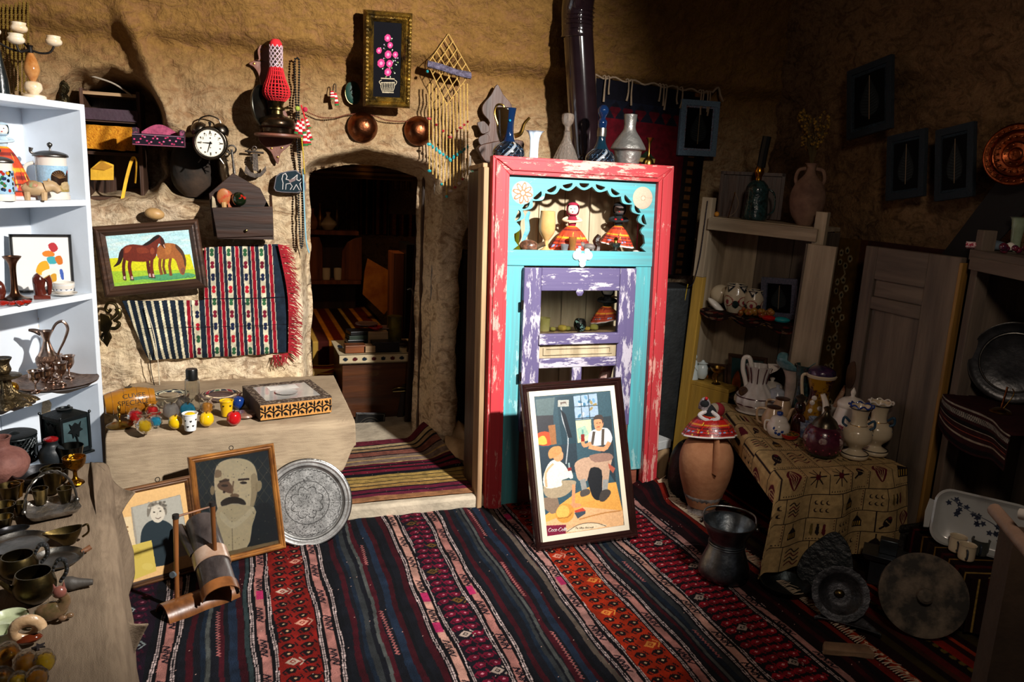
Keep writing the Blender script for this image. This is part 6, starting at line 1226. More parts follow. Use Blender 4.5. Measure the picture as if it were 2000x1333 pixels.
def stein(lab, px, py, d, w, h, art, sc=1):
    t = TS('beer_stein', lab, 'beer stein', px, py, 1, d, group='lidded steins on the bookshelf'); r = w/2
    t.v([(r*1.05, 0), (r*1.05, 8), (r, 12), (r*.96, h*.85), (r, h)], PORC, t=2, n=36)
    cv = Cv(150, 70, '9cc0d8', box=(0, 0, 10, 4))
    if art: cv.rect(0, 2.9, 10, 4, 'a08a50'); cv.poly([(5.0, 1.2), (5.9, .7), (7.2, .9), (7.8, 2.0), (7.0, 3.0), (5.6, 2.8), (4.8, 2.2)], '2a1c14', 1, 3); [cv.line([(6.3, 1.9), (6.3+1.5*math.cos(a), 1.9-1.2*math.sin(a))], .1, '7a5a3a') for a in np.linspace(.2, 2.6, 9)]; cv.poly([(7.6, 1.8), (8.1, .8), (8.5, .9), (8.4, 2.2), (8.0, 3.0)], '3a2a24', 1, 3); cv.ell(8.35, .85, .22, .3, 'a03030'); cv.poly([(6.6, 2.6), (8.2, 2.4), (8.8, 3.4), (6.8, 3.6)], 'b8a078', 1, 2)
    else: 
        for i in range(60): cv.ell(RNG.random()*10, RNG.random()*4, .4, .3, ['2a6a40', 'a02820', '1c3458', 'c8a030', '14181c'][i % 5])
    cv.noise(.1, .3); k = t.k
    t.p('painted_band', sheet(cv, lambda u, v: ((r*.99+.8)*k*np.cos(-PI*1.05+u*PI*1.1), (r*.99+.8)*k*np.sin(-PI*1.05+u*PI*1.1), (h*.80-(h*.62)*v)*t.kz)), CER)
    t.l('lid', [(r*1.08, h), (r*1.1, h+3), (r*.95, h+7), (r*.5, h+11), (3, h+12)], PEWT); t.l('lid_finial', [(2, h+11), (1.5, h+17), (4.5, h+21), (4.5, h+25), (.1, h+28)], PEWT); t.t('handle', [(-r, 0, h*.85), (-r-15, 0, h*.75), (-r-16, 0, h*.4), (-r, 0, h*.25)], 3.5, PORC)
    t.t('thumb_lift', [(-r+2, 0, h+4), (-r-4, 0, h+8), (-r-3, 0, h+16)], [2, 2.5, 4], PEWT); return t
stein('pewter-lidded stein painted with a turkey on the bookshelf', 104, 381, .06, 56, 80, True); stein('pewter-lidded stein painted with dark bright figures left of the doll skirt', 4, 383, .03, 44, 72, False)
t = TS('rhino_figurine', 'small sandy ceramic rhinoceros with painted saddle before the stein', 'figurine', 70, 385, 1, .015); k = t.k; RH = mt('sandy_ceramic', 'b89a72', .5, 0, .1, vs=20, var=.2)
t.p('body', t.g().ball((0, 0, 22), 1, 18, (24, 12, 14)).tube([(16, 0, 26), (28, 0, 28), (36, 0, 22), (40, -2, 16)], [12, 11, 8, 5], 12, sub=3).tube([(-20, 0, 28), (-26, 0, 18)], [3, 1.5], 8), RH)
for x in (-14, 14):
    for y in (-6, 6): t.t('leg', [(x, y, 16), (x, y, 0)], [6, 5], RH, sub=0)
t.p('horn', t.g().tube([(38, -2, 20), (43, -2, 30)], [3, .5], 8), RH); t.p('ear', t.g().ball((24, -6, 38), 1, 8, (3, 1.5, 5)), RH); t.p('saddle', t.g().ball((-3, 0, 27), 1, 18, (14, 12.6, 11)), mt('painted_saddle', '8aa070', .5, 0, 0, vs=60, col2='b0503a'))
# compartment B
q4 = [(30, 452), (130, 448), (137, 556), (46, 560)]
pp0 = osh(84, 565, 2, .17); 
t = T('framed_print', 'small black-framed print of a rooster-like bird and coloured shapes on the bookshelf', 'picture', loc=osh(86, 560, 2, .15), rz=-_yaw*0+.12, rx=-.10); a = .215; W, H = 104*t.k, 112*t.kz
t.r = root(*t.a[:3], t.L+Vector((0, 0, .002)), .18, -.16); rr_ = t.r
cv = Cv(130, 150, 'e6e2dc', box=(125, 185, 405, 480))
for p_, c in (((( 230, 380), (250, 330), (290, 320), (300, 380), (270, 400)), 'd8a020'), (((300, 230), (330, 215), (350, 250), (320, 270)), 'b02830'), (((270, 270), (300, 260), (330, 275), (320, 295), (275, 292)), 'd87a20'), (((290, 300), (330, 295), (340, 330), (300, 335)), '3aa0a8'), (((330, 300), (360, 290), (370, 330), (345, 340)), 'c86a18'), (((260, 380), (330, 360), (345, 410), (280, 430)), 'f0e8d0'), (((300, 400), (330, 390), (330, 430), (305, 440)), 'c89020'), (((350, 370), (365, 370), (370, 420), (355, 420)), '3a5aa8')): cv.poly(p_, c, 1, 3)
m2 = molding(rr_, W, H, .013, .014, mt('black_lacquer', '0e0e10', .25, coat=.5)); m2.location = (0, 0, H/2); p2 = part(rr_, 'print', flat(cv, W-.024, H-.024, -.005), PIC); p2.location = (0, 0, H/2); p3 = part(rr_, 'backing', G().box(-W/2+.004, W/2-.004, -.003, .002, .004, H-.004), DARKW, False)
t = TS('brass_candlestick', 'tall dark copper flared candlestick on the bookshelf beside the print', 'candlestick', 28, 562, 2, .09); t.vs([(28, 0), (27, 5), (14, 10), (7, 20), (5.5, 50), (7, 72), (15, 84), (16, 87)], mt('bronze_copper', '6b4630', .3, 1, .05, 20, col2='2c1c14'), t=2)
t = TS('elephant_figurine', 'dark carved stone elephant bust on a small base on the bookshelf', 'figurine', 83, 573, 2, .05); HW = mt('mahogany', '3a1410', .22, 0, .1, vs=8, col2='6a2a1c', coat=.5)
t.p('base', t.g().box(-15, 13, -9, 9, 0, 8), HW, False, bev=.002); t.p('body', t.g().tube([(-3, 0, 8), (-5, 0, 22), (-4, 0, 38), (0, 0, 44)], [11, 10, 12, 9], 12, sub=3).tube([(8, 0, 42), (13, 0, 32), (12, 0, 14), (11, 0, 8)], [8, 5, 4, 3], 10, sub=3), HW); t.p('ear', t.g().ball((-6, -8, 36), 1, 12, (9, 3, 10)), HW)
t = TS('tea_cup', 'small white cup with blue petal strokes on its saucer on the bookshelf', 'cup', 125, 561, 2, .04)
cv = Cv(140, 30, 'e8eaec', box=(0, 0, 24, 4)); [cv.ell(i*2+1, 2, .55, 1.4, '24406a', .15) for i in range(12)]; 
t.v([(10, 3), (15, 8), (18.5, 18), (19, 26)], PORC, t=1.4); k = t.k
t.p('petal_band', sheet(cv, lambda u, v: (np.interp(v, [0, 1], [19.2, 16.5])*k*np.cos(u*2*PI), np.interp(v, [0, 1], [19.2, 16.5])*k*np.sin(u*2*PI), np.interp(v, [0, 1], [23, 10])*t.kz)), CER); t.t('handle', [(-18, 0, 22), (-25, 0, 20), (-24, 0, 12), (-16, 0, 10)], 1.6, PORC); t.l('saucer', [(8, 0), (20, 3), (23, 6), (20, 5), (.1, 3)], PORC, label='white saucer')
t = TS('red_beads', 'heap of glossy red beads at the left end of the bookshelf', 'beads', 20, 575, 2, .02); g = t.g()
for i in range(16): g.ball((RNG.uniform(-24, 30), RNG.uniform(-10, 8), 4+RNG.uniform(0, 4)), 1, 10, (7, 6, 4))
t.one(g, mt('red_amber', 'a01a0c', .15, 0, 0, trans=.2, coat=.6), kind='stuff')
t = TS('wooden_ornament', 'dark round egg-shaped object at the far left of the bookshelf', 'ornament', 0, 572, 2, .12); t.one(t.g().lathe(cr([(5, 0), (7, 8), (10, 18), (9, 32), (4, 40), (.1, 42)], 3), 16), HW)
# compartment C
TR_ = osh(108, 745, 3, .09)
t = T('serving_tray', 'round engraved rose-silver tray under the pitcher and goblets', 'tray', loc=TR_); t.one(t.g().lathe([(.1, 2), (62, 2), (66, 5), (74, 7), (76, 8), (75, 5), (66, 1), (.1, 0)], 60), mt('tray_silver', 'a88872', .3, 1, .5, 90, vs=40, col2='5c4436'))
tz = TR_.z+.006
def TR(name, lab, cat, px, py, d, **k):
    L = atpl(px, py, TR_, _sn); L = osh(px, py, 3, d); L.z = tz; return T(name, lab, cat, loc=L, **k)
t = TR('ewer', 'rose-silver ewer with scrolled handle standing on the tray', 'ewer', 95, 722, .13)
t.v([(13, 0), (15, 4), (8, 10), (9, 16), (19, 30), (20, 44), (12, 58), (7, 72), (6, 80), (10, 90), (13, 96)], SILV, t=1.2); t.l('engraved_band', [(19.2, 30), (20.8, 37), (20.8, 44), (17, 50)], mt('engraved_rose', '8a6c5a', .35, 1, 1, 120, vs=60, col2='4a3428')); t.t('spout', [(-8, 0, 92), (-18, 0, 97), (-28, 0, 99)], [7, 5, 2.5], SILV, flat=.5)
t.t('handle', [(9, 0, 92), (18, 0, 108), (30, 0, 112), (37, 0, 98), (30, 0, 76), (20, 0, 56), (17, 0, 46)], [2, 2.6, 3, 3, 2.5, 2, 2], SILV, n=8)
for i, (x, y, d) in enumerate(((68, 741, .04), (88, 744, .03), (101, 731, .10), (120, 741, .04), (135, 731, .09), (110, 722, .15))):
    lab = ['leftmost of the silver goblets on the tray', 'silver goblet before the ewer, second from the left', 'silver goblet just right of the ewer foot', 'front right silver goblet on the tray', 'rightmost silver goblet on the tray', 'silver goblet hidden behind the ewer'][i]
    t = TR('goblet', lab, 'goblet', x, y, d, group='small silver goblets on the tray'); t.vs([(9, 0), (8, 2), (2, 5), (2, 16), (5, 19), (10, 28), (10.5, 38), (13, 43)], SILV, t=1.1, n=20)
t = TS('table_lamp_stand', 'dark ornate cast metal lamp base with lion-paw feet on the bookshelf', 'lamp base', 8, 771, 3, .05); LB_ = mt('cast_bronze', '3a3228', .35, .9, .9, 60, vs=24, col2='7a6848'); t.l('foot', [(52, 0), (44, 8), (26, 16), (14, 30), (12, 46)], LB_, lobes=8, amp=.16, n=64); t.l('collar', [(12, 46), (30, 50), (31, 54), (14, 57)], LB_); t.l('socket', [(11, 56), (16, 64), (13, 76), (17, 84), (18, 87), (13, 86)], LB_)
t = TS('gilt_ball', 'shiny gold ball behind the ornate lamp base', 'ball', 22, 742, 3, .12); t.one(t.g().ball((0, 0, 12), 12, 20), GOLD)
# -- brassware on the low table
TT_ = TZ+.011
def B(name, lab, cat, x, y, **k): return T(name, lab, cat, x, y, TT_, **k)
t = B('metal_lantern', 'black metal lantern with leaf cut-outs and glass panes below the white shelf', 'lantern', 132, 886); k = t.k; rzL = .6
BM = mt('black_green_metal', '0e1517', .45, .5, .2); g = G().at(rz=rzL, sc=(t.k, t.k, t.kz)); g.box(-34, 34, -34, 34, 0, 4).box(-30, 30, -30, 30, 4, 8); t.p('base', g, BM, False, bev=.002)
for sx in (-1, 1):
    for sy in (-1, 1): t.p('corner_post', G().at(rz=rzL, sc=(t.k, t.k, t.kz)).box(sx*28-2.5, sx*28+2.5, sy*28-2.5, sy*28+2.5, 8, 76), BM, False, bev=.001)
GP = mt('lantern_glass', '5a7478', .12, 0, .1, 10, trans=.5, vs=6, col2='2c4044')
LF = [(0, 16), (9, 10), (16, 16), (12, 4), (20, -2), (10, -5), (8, -16), (0, -8), (-8, -16), (-10, -5), (-20, -2), (-12, 4), (-16, 16), (-9, 10)]
for a in range(4):
    g = G(); g.m = Matrix.Rotation(rzL+a*PI/2, 4, 'Z') @ Matrix.Diagonal((t.k, t.k, t.kz, 1)); g.box(-26, 26, -27, -26, 10, 72); t.p('glass_pane', g, GP, False)
    g = G(); g.m = Matrix.Rotation(rzL+a*PI/2, 4, 'Z') @ Matrix.Diagonal((t.k, t.k, t.kz, 1)); g.prism([(x*.75, z*.9+50) for x, z in LF], -29.5, -28); g.tube([(0, -29, 12), (4, -29, 25), (0, -29, 40)], 1.5, 6); g.box(-28, 28, -29.5, -27.5, 8, 13).box(-28, 28, -29.5, -27.5, 70, 76); t.p('leaf_panel', g, BM, False)
g = G().at(rz=rzL, sc=(t.k, t.k, t.kz)); g.add([(-31, -31, 76), (31, -31, 76), (31, 31, 76), (-31, 31, 76), (-14, -14, 84), (14, -14, 84), (14, 14, 84), (-14, 14, 84)], [(3, 2, 1, 0), (4, 5, 6, 7), (0, 1, 5, 4), (1, 2, 6, 5), (2, 3, 7, 6), (3, 0, 4, 7)]); t.p('roof', g, BM, False, bev=.001)
t.l('top_ring', [(13, 84), (15, 87), (10, 88), (9, 85)], BM, sub=0); 
for sx in (-1, 1):
    for sy in (-1, 1): t.p('finial', G().at(rz=rzL, sc=(t.k, t.k, t.kz)).ball((sx*30, sy*30, 79), 3, 8), BM)
t = B('pierced_candle_holder', 'round black candle holder pierced with lattice at the left edge', 'candle holder', 33, 900); k = t.k
def latt():
    g = t.g(); n = 26
    for i in range(n):
        for s_ in (-1, 1): g.tube([(36*math.cos(2*PI*i/n+s_*j*.24), 36*math.sin(2*PI*i/n+s_*j*.24), 3+j*9) for j in range(6)], 1.3, 4)
    for z in (2, 25, 48): g.tube([(36*math.cos(a), 36*math.sin(a), z) for a in np.linspace(0, 2*PI, 36, endpoint=False)], 2, 6, closed=True)
    return g
t.p('pierced_wall', latt(), BM, kind='stuff'); t.l('lid', [(37, 48), (38, 52), (33, 54), (10, 53), (6, 56), (.1, 57)], BM, sub=0); t.l('inner_can', [(30, 1), (30, 46)], mt('inner_black', '0a0a0a', .6), sub=0)
t = B('terracotta_jar', 'dusty pink carved terracotta jar at the left edge', 'jar', 4, 940); t.vs([(30, 0), (44, 16), (50, 34), (42, 52), (24, 62), (18, 68), (20, 80), (22, 84)], mt('pink_clay', '55302a', .75, 0, .5, 40, vs=14, col2='744a40'), t=4)
t = B('small_jug', 'small black jug filled with red wax before the lantern', 'jug', 103, 905); t.v([(20, 0), (23, 12), (21, 26), (12, 36), (13, 44)], mt('matte_black', '12181c', .5), t=1.5); t.t('handle', [(-12, 0, 40), (-24, 0, 38), (-26, 0, 24), (-20, 0, 14)], 2.5, MC['matte_black']); t.l('wax', [(11, 42), (13, 47), (8, 50), (.1, 52)], mt('red_wax', '7a1014', .12, coat=.8))
t = B('metal_cup', 'wide dark pewter cup in front of the lantern', 'cup', 140, 905); t.vs([(17, 0), (20, 18), (23, 34)], mt('smoky_metal', '4a4a44', .25, 1, .05, col2='2a2c28'), t=1.5)
t = B('goblet', 'bright gilt engraved goblet beside the dark bowls', 'goblet', 148, 944); t.vs([(16, 0), (14, 3), (5, 10), (4, 22), (8, 26), (18, 36), (21, 50)], mt('engraved_gilt', 'a8761c', .22, 1, .6, 90, vs=50, col2='6a4810'), t=1.5)
t = B('metal_bowl', 'shallow grey metal bowl behind the basket dish', 'bowl', 76, 944); t.vs([(18, 0), (30, 6), (40, 18), (43, 22)], DMET, t=2, sub=4)
t = B('metal_bowl', 'dark brass bowl with upright rim touching the gilt goblet', 'bowl', 108, 945); t.vs([(16, 0), (22, 8), (25, 30)], OBRASS, t=1.6)
# basket dish
t = B('handled_dish', 'square pewter dish with twisted hoop handle holding small brass cups', 'dish', 101, 1002); k = t.k
def sq(s_, r=.32, n=9):
    o = []
    for cx_, cy_, a0 in ((1-r, 1-r, 0), (-1+r, 1-r, PI/2), (-1+r, -1+r, PI), (1-r, -1+r, 1.5*PI)):
        for i in range(n): a = a0+PI/2*i/(n-1); o.append(((cx_+r*math.cos(a))*s_, (cy_+r*math.sin(a))*s_))
    return o
def sqlathe(g, prof):
    L = [sq(r) for r, z in prof]; n = len(L[0]); vs = [(x, y, z) for (r, z), l in zip(prof, L) for x, y in l]; m = len(prof)
    return g.add(vs, [(i*n+j, i*n+(j+1) % n, (i+1)*n+(j+1) % n, (i+1)*n+j) for i in range(m-1) for j in range(n)]+[tuple(range(n-1, -1, -1)), tuple((m-1)*n+j for j in range(n))])
PD = mt('pewter_rough', '6e6a66', .4, .9, .9, 50, vs=18, col2='a39c94')
g = G().at(rz=.15, sc=(t.k, t.k, t.kz)); t.p('dish', sqlathe(g, [(30, 0), (40, 5), (45, 12), (46, 14), (43, 12), (38, 6), (30, 4), (1, 4)]), PD)
g = G().at(rz=.15, sc=(t.k, t.k, t.kz)); P_ = [(46*math.cos(a), 6*math.cos(a), 12+66*math.sin(a)) for a in np.linspace(0, PI, 34)]; 
for s_ in (0, PI): g.tube([(x, y+2*math.sin(i*1.0+s_), z+2*math.cos(i*1.0+s_)) for i, (x, y, z) in enumerate(P_)], 2, 6)
t.p('twisted_handle', g, PEWT)
for s_ in (-1, 1): t.p('handle_lug', G().at(rz=.15, sc=(t.k, t.k, t.kz)).ball((s_*46, 6*s_, 13), 5, 10), PEWT)
SH_ = TT_+.012
def cup(lab, x, y, r, h, z=TT_, m=OBRASS, grp='small brass cups on the table'):
    t = T('brass_cup', lab, 'cup', x, y, z, group=grp); t.vs([(r*.62, 0), (r*.8, h*.5), (r, h)], m, t=1.3, sub=2)
cup('small brass cup standing left inside the handled dish', 80, 984, 15, 29, SH_); cup('small dark cup standing right inside the handled dish', 128, 980, 14, 26, SH_)
cup('tall brass tumbler behind the dish handle', 104, 962, 18, 42, TT_); cup('brass tumbler at the left edge behind the others', 20, 978, 20, 30); cup('bright brass tumbler just right of the leftmost tumbler', 36, 970, 12, 28, m=BRASS); cup('wide brass cup at the left edge, middle of the cluster', 8, 1012, 22, 26); cup('little brass cup touching the handled dish', 42, 1006, 12, 24); cup('dark brass cup lowest in the left cluster', 8, 1032, 18, 22)
t = B('oval_dish', 'small dark oval pewter dish behind the pewter plate', 'dish', 26, 1042); t.vs([(12, 0), (20, 3), (26, 8)], DMET, t=1.3, sx=1.1, sy=.7)
for lab, x, y, r in (('pewter plate at the left edge with a worn shine', 38, 1068, 52), ('pewter plate with a small wooden handle', 112, 1098, 47)):
    t = B('pewter_plate', lab, 'plate', x, y, group='shallow pewter plates on the table'); t.v([(r*.7, 0), (r*.85, 3), (r, 9)], PEWT, 'plate', t=1.6, n=44)
    if x > 100: t.t('wooden_handle', [(r-6, 8, 7), (r+4, 12, 8), (r+12, 14, 11)], [3, 5, 5], mt('wood_plug', '6a452c', .5), sub=3)
t = B('sauce_boat', 'dark brass sauce boat beside the pewter plates', 'sauce boat', 134, 1062)
prof = cr([(12, 0), (16, 6), (22, 16), (26, 26)], 4); g = t.g(); vs = []; n = 32; allp = prof+[(r-1.5, max(z, 1.6)) for r, z in reversed(prof)]
for r, z in allp:
    for j in range(n): a = 2*PI*j/n; st = 1+.75*max(0, math.cos(a-PI))**4*(z/26); zz = z+ (4*max(0, math.cos(a))**2)*(z/26); vs.append((r*st*math.cos(a), r*.72*math.sin(a), zz))
m_ = len(allp); g.add(vs, [(i*n+j, i*n+(j+1) % n, (i+1)*n+(j+1) % n, (i+1)*n+j) for i in range(m_-1) for j in range(n)]+[tuple(range(n-1, -1, -1)), tuple((m_-1)*n+j for j in range(n))]); t.p('bowl', g, OBRASS); t.t('handle', [(25, 0, 28), (34, 0, 30), (35, 0, 16), (24, 0, 8)], 2, OBRASS)
def pot(lab, x, y, r, h, spout, handle=1):
    t = B('brass_pot', lab, 'pot', x, y, group='open round brass pots with curled handles'); t.v([(r*.55, 0), (r*.9, h*.25), (r, h*.55), (r*.9, h*.85), (r*.82, h)], OBRASS, t=2, n=40)
    g = t.g(); P_ = cr([(r*.85, 0, h*.95), (r*1.1, 0, h*1.25), (r*1.4, 0, h*1.2), (r*1.45, 0, h*.8), (r*1.15, 0, h*.5)], 5); g.tube(P_, [3, 4, 5, 4, 3], 8)
    for i in range(0, len(P_), 2): g.ball((P_[i][0], -3, P_[i][2]), 3.4, 8)
    t.p('handle', g, mt('dark_steel3', '3a3e42', .3, .9, .3, col2='6a6c6e'))
    if spout: t.t('spout', [(-r*.9, 0, h*.5), (-r*1.2, -2, h*.7), (-r*1.45, -4, h*.95)], [7, 5, 3], OBRASS)
pot('round brass pot behind the larger spouted one', 38, 1128, 34, 42, False); pot('larger round brass pot with spout beside the cat figurine', 70, 1172, 38, 52, True)
t = B('wooden_stamp', 'dark tapered wooden handle lying beyond the brass pots', 'handle', 150, 1150); t.one(t.g().tube([(-20, 4, 12), (-8, 2, 10), (5, 0, 9), (28, -4, 8)], [12, 13, 9, 5], 12, sub=3), mt('grey_wood', '2a2622', .6, vs=8, col2='4a443e'))
t = B('cat_figurine', 'small glazed olive and pink lying cat figurine', 'figurine', 106, 1212); CT = mt('olive_glaze', '3c3a1c', .2, 0, .1, vs=16, col2='7a5a44', coat=.6)
t.p('body', t.g().ball((-4, 0, 18), 1, 20, (30, 15, 17)).tube([(10, 0, 20), (20, -2, 32), (18, -3, 44)], [13, 11, 9], 12, sub=3), CT); t.p('head', t.g().ball((12, -4, 52), 1, 18, (13, 11, 11)), mt('pink_glaze', '7a4a40', .25, 0, .1, coat=.5))
for s_ in (-1, 1): t.p('ear', t.g().tube([(12+s_*7, -3, 58), (12+s_*9, -3, 68)], [4, .6], 8), MC['pink_glaze'])
t.t('tail', [(-30, 0, 14), (-34, -8, 6), (-20, -14, 3)], 3, CT); t.p('paw', t.g().ball((26, -6, 5), 1, 10, (8, 5, 5)), CT); t.p('paw', t.g().ball((14, -10, 5), 1, 10, (8, 5, 5)), CT)
t = B('onyx_dish', 'pale green onyx dish at the left edge', 'dish', 18, 1218); t.vs([(20, 0), (26, 4), (34, 12)], ONYXG, t=3)
t = B('onyx_bowl', 'pale onyx bowl fragment at the far left, nearest the wrapped ornaments', 'bowl', 4, 1252); t.vs([(16, 0), (22, 8), (24, 20)], ONYXG, t=3)
t = B('shell_snail', 'tan and amber seashell snail on the burlap', 'shell', 52, 1255); SH2 = mt('shell_tan', 'a8835c', .3, 0, .4, 30, vs=14, col2='d8b890', coat=.4)
t.p('shell', t.g().tube([(26*math.cos(a)*(1-a/16), a*1.5-8, 24+20*math.sin(a)*(1-a/16)) for a in np.linspace(0, 9, 40)], [11, 10, 8, 5, 3], 10), SH2); t.p('foot', t.g().ball((4, -6, 8), 1, 12, (24, 12, 8)), mt('amber_glass', '5a2410', .1, 0, 0, coat=.7))
t = B('starfish', 'small dark starfish beside the seashell', 'starfish', 76, 1262); t.one((lambda g: g.at(rx=PI/2, sc=t.k).prism([(13*(1 if i % 2 else .4)*math.cos(i*PI/5), 13*(1 if i % 2 else .4)*math.sin(i*PI/5)) for i in range(10)], -3, 0))(G()), mt('starfish_dark', '1c1414', .8, 0, .5), bev=.001)
for i, (x, y, r) in enumerate(((18, 1305, 24), (52, 1318, 22), (88, 1312, 20), (6, 1345, 20), (74, 1345, 20), (38, 1350, 18))):
    t = B('glass_ornament', ['clear and gold glass ornament wrapped in film, at the far left of the bottom row', 'gold-speckled wrapped glass ornament, second in the bottom cluster', 'wrapped glass ornament with a yellow heart, rightmost of the bottom cluster', 'wrapped glass ornament cut by the lower left corner', 'wrapped glass ornament half below the frame, right one', 'wrapped glass ornament half below the frame, middle one'][i], 'glass ornament', x, y, group='film-wrapped glass ornaments at the lower left'); rr = random.Random(i+50)
    t.p('core', t.g().ball((0, 0, r*.8), r*.55, 14), [GOLD, mt('amber_core', 'b07010', .15, coat=.6), BALLC['yellow']][i % 3]); t.p('glass_shell', t.g().ball((0, 0, r*.85), r*.8, 20), GLASS)
    g = t.g(); n = 16; vs = [((r*1.02*(1+.1*rr.uniform(-1, 1)))*math.sin(PI*a/9)*math.cos(2*PI*j/n), (r*1.02*(1+.1*rr.uniform(-1, 1)))*math.sin(PI*a/9)*math.sin(2*PI*j/n), r+r*math.cos(PI*a/9)) for a in range(10) for j in range(n)]
    g.add(vs, [(a*n+j, a*n+(j+1) % n, (a+1)*n+(j+1) % n, (a+1)*n+j) for a in range(9) for j in range(n)]); t.p('film_wrap', g, CELLO, False)
# -- in and on the painted cupboard
CM = cab.matrix_world.copy(); bpy.context.view_layer.update(); CM = cab.matrix_world.copy()
def oc(px, py, z, d):
    """point on the cupboard board at cupboard height z, depth d behind the front"""
    o = CM @ Vector((0, d, 0)); n = CM.to_3x3() @ Vector((0, 1, 0)); p = atpl(px, py, o, n); l = CM.inverted() @ p; return CM @ Vector((l.x, d, z+.001))
CTZ = CH-.03
def TC(name, lab, cat, px, py, z, d, **k): return T(name, lab, cat, loc=oc(px, py, z, d), **k)
swirl = mt('swirled_enamel', '0c1420', .15, .2, .3, 120, vs=9, col2='b8b8b8', stretch=(1, 1, .4), thr=(.56, .6), coat=.6)
def swcv(): 
    cv = Cv(160, 60, '0a1018', box=(0, 0, 16, 6))
    for i in range(-4, 12): cv.line([(i*2, 6), (i*2+4, 0)], .5, '7c8288' if i % 2 else '141c26'); cv.line([(i*2+1, 6), (i*2+5, 0)], .10, '4a5058')
    for i in range(160): cv.ell(RNG.random()*16, RNG.random()*6, .07, .07, '5a86b0')
    return cv
def swbody(t, r, h, z0=0):
    k = t.k; t.p('swirled_body', sheet(swcv(), lambda u, v: (r*k*np.sqrt(np.clip(1-(1.9*(v-.5))**2, .02, 1))*np.cos(u*2*PI), r*k*np.sqrt(np.clip(1-(1.9*(v-.5))**2, .02, 1))*np.sin(u*2*PI), (z0+h*(1-v))*t.kz)), CER, solid=.001)
t = TC('ewer', 'dark blue glass ewer with brass handle and spout on the cupboard top', 'ewer', 992, 318, CTZ, .10); swbody(t, 31, 46); t.l('neck', [(14, 42), (9, 54), (8, 80), (11, 104), (12, 108)], BLUEG); t.l('back_cup', [(6, 40), (14, 60), (17, 85), (20, 104), (18, 104), (10, 60)], mt('brown_glass', '2a1c0c', .08, 0, 0, trans=.5), c=(-10, 8, 0)); t.t('handle', [(-20, 0, 70), (-30, 0, 95), (-26, 0, 112), (-14, 0, 112), (-12, 0, 102)], 2, BRASS); t.t('spout', [(10, 0, 56), (22, 0, 62), (28, 0, 80), (38, 0, 92)], [5, 4, 3, 2.4], BRASS)
t.p('turquoise_bead', t.g().ball((0, -9, 84), 2.5, 8), BALLC['blue'])
t = TC('glass_vase', 'pale blue opaline vase with flared curling lip on the cupboard', 'vase', 1041, 313, CTZ, .05); LBG = mt('opaline_blue', '8fb4d4', .12, 0, 0, vs=20, col2='d8e6f2', stretch=(1, 1, .1), coat=.6); t.vs([(9, 0), (8, 30), (9, 50), (13, 62), (18, 66)], LBG, t=1.5, lobes=5, amp=.10)
t = TC('decanter', 'clear cut-glass decanter with round stopper on the cupboard', 'decanter', 1104, 316, CTZ, .08); t.v([(24, 0), (27, 8), (18, 32), (8, 54), (6, 68), (8, 70)], mt('cut_glass', 'dcd2c8', .05, 0, .8, 90, trans=.9, var=0), 'body', t=2, lobes=18, amp=.03, n=54); t.l('stopper', [(5, 66), (5, 78), (10, 86), (11, 98), (8, 103), (.1, 103)], MC['cut_glass'], lobes=8, amp=.06)
t = TC('decanter', 'dark blue swirled decanter with cobalt stopper on the cupboard', 'decanter', 1171, 320, CTZ, .09); swbody(t, 29, 42); t.l('neck', [(16, 38), (9, 54), (8, 66)], mt('teal_dark', '0a2230', .12, coat=.6)); t.l('silver_collar', [(9, 64), (9.5, 72), (8.5, 80)], PEWT, sub=0); t.l('stopper', [(8, 80), (9, 92), (5, 98), (10, 108), (10, 116), (5, 122), (.1, 123)], BLUEG)
t = TC('pewter_vase', 'dented pewter vase with wide conical shoulder on the cupboard', 'vase', 1224, 322, CTZ, .09); t.vs([(14, 0), (20, 6), (25, 28), (27, 40), (34, 44), (24, 62), (12, 80), (12, 96), (13, 108)], mt('dented_pewter', '8e8e8a', .42, .8, 1, 18, vs=6, col2='b8b4ae'), t=2, n=36)
t = TC('bud_vase', 'small brass bud vase with slender neck on the cupboard', 'vase', 1265, 322, CTZ, .07); t.vs([(6, 0), (8, 4), (11, 14), (9, 24), (3, 32), (2.5, 54), (8, 66)], BRASS, t=1, sub=4); 
# upper niche
SZ1 = 1.186
t = TC('cloth_doll', 'cloth doll with crimson scarf and orange skirt inside the arched niche of the cupboard', 'doll', 1114, 486, SZ1, .11); doll(t, 50, 44, CRIM, CRIM, WCL, 11)
t = TC('cloth_doll', 'black-clad cloth doll with red dots leaning in the shadowed niche side', 'doll', 1204, 484, SZ1, .11); BLC = mt('black_cloth', '101216', .9, 0, .3, 120); doll(t, 38, 32, BLC, BLC, mt('dark_skin', '5a4c48', .8), 12, '12181c', tilt=-.25, top=14)
for s_ in (-1, 1): t.p('red_dot', t.g().ball((s_*6, -8, 63), 3, 10), BALLC['red'])
t = TC('goblet', 'tall tan onyx goblet inside the arched niche', 'goblet', 1066, 489, SZ1, .09); t.vs([(14, 0), (12, 3), (5, 8), (4, 20), (8, 26), (15, 38), (16, 52), (14, 78)], mt('tan_onyx', 'c89a5c', .18, 0, 0, vs=6, col2='dcb880', coat=.5), t=1.6)
t = TC('turtle_figurine', 'carved brown turtle figurine at the front of the niche', 'turtle', 1036, 494, SZ1, .045); TU = mt('turtle_shell', '2a2018', .3, 0, .3, 60, vs=34, col2='8a5a44', coat=.5); t.p('shell', t.g().ball((-4, 0, 10), 1, 22, (19, 13, 13)), TU); t.p('head', t.g().tube([(12, -2, 10), (20, -3, 14), (27, -4, 17)], [5, 4.5, 5], 10, sub=3), mt('turtle_skin', '5a4430', .4, 0, .3)); 
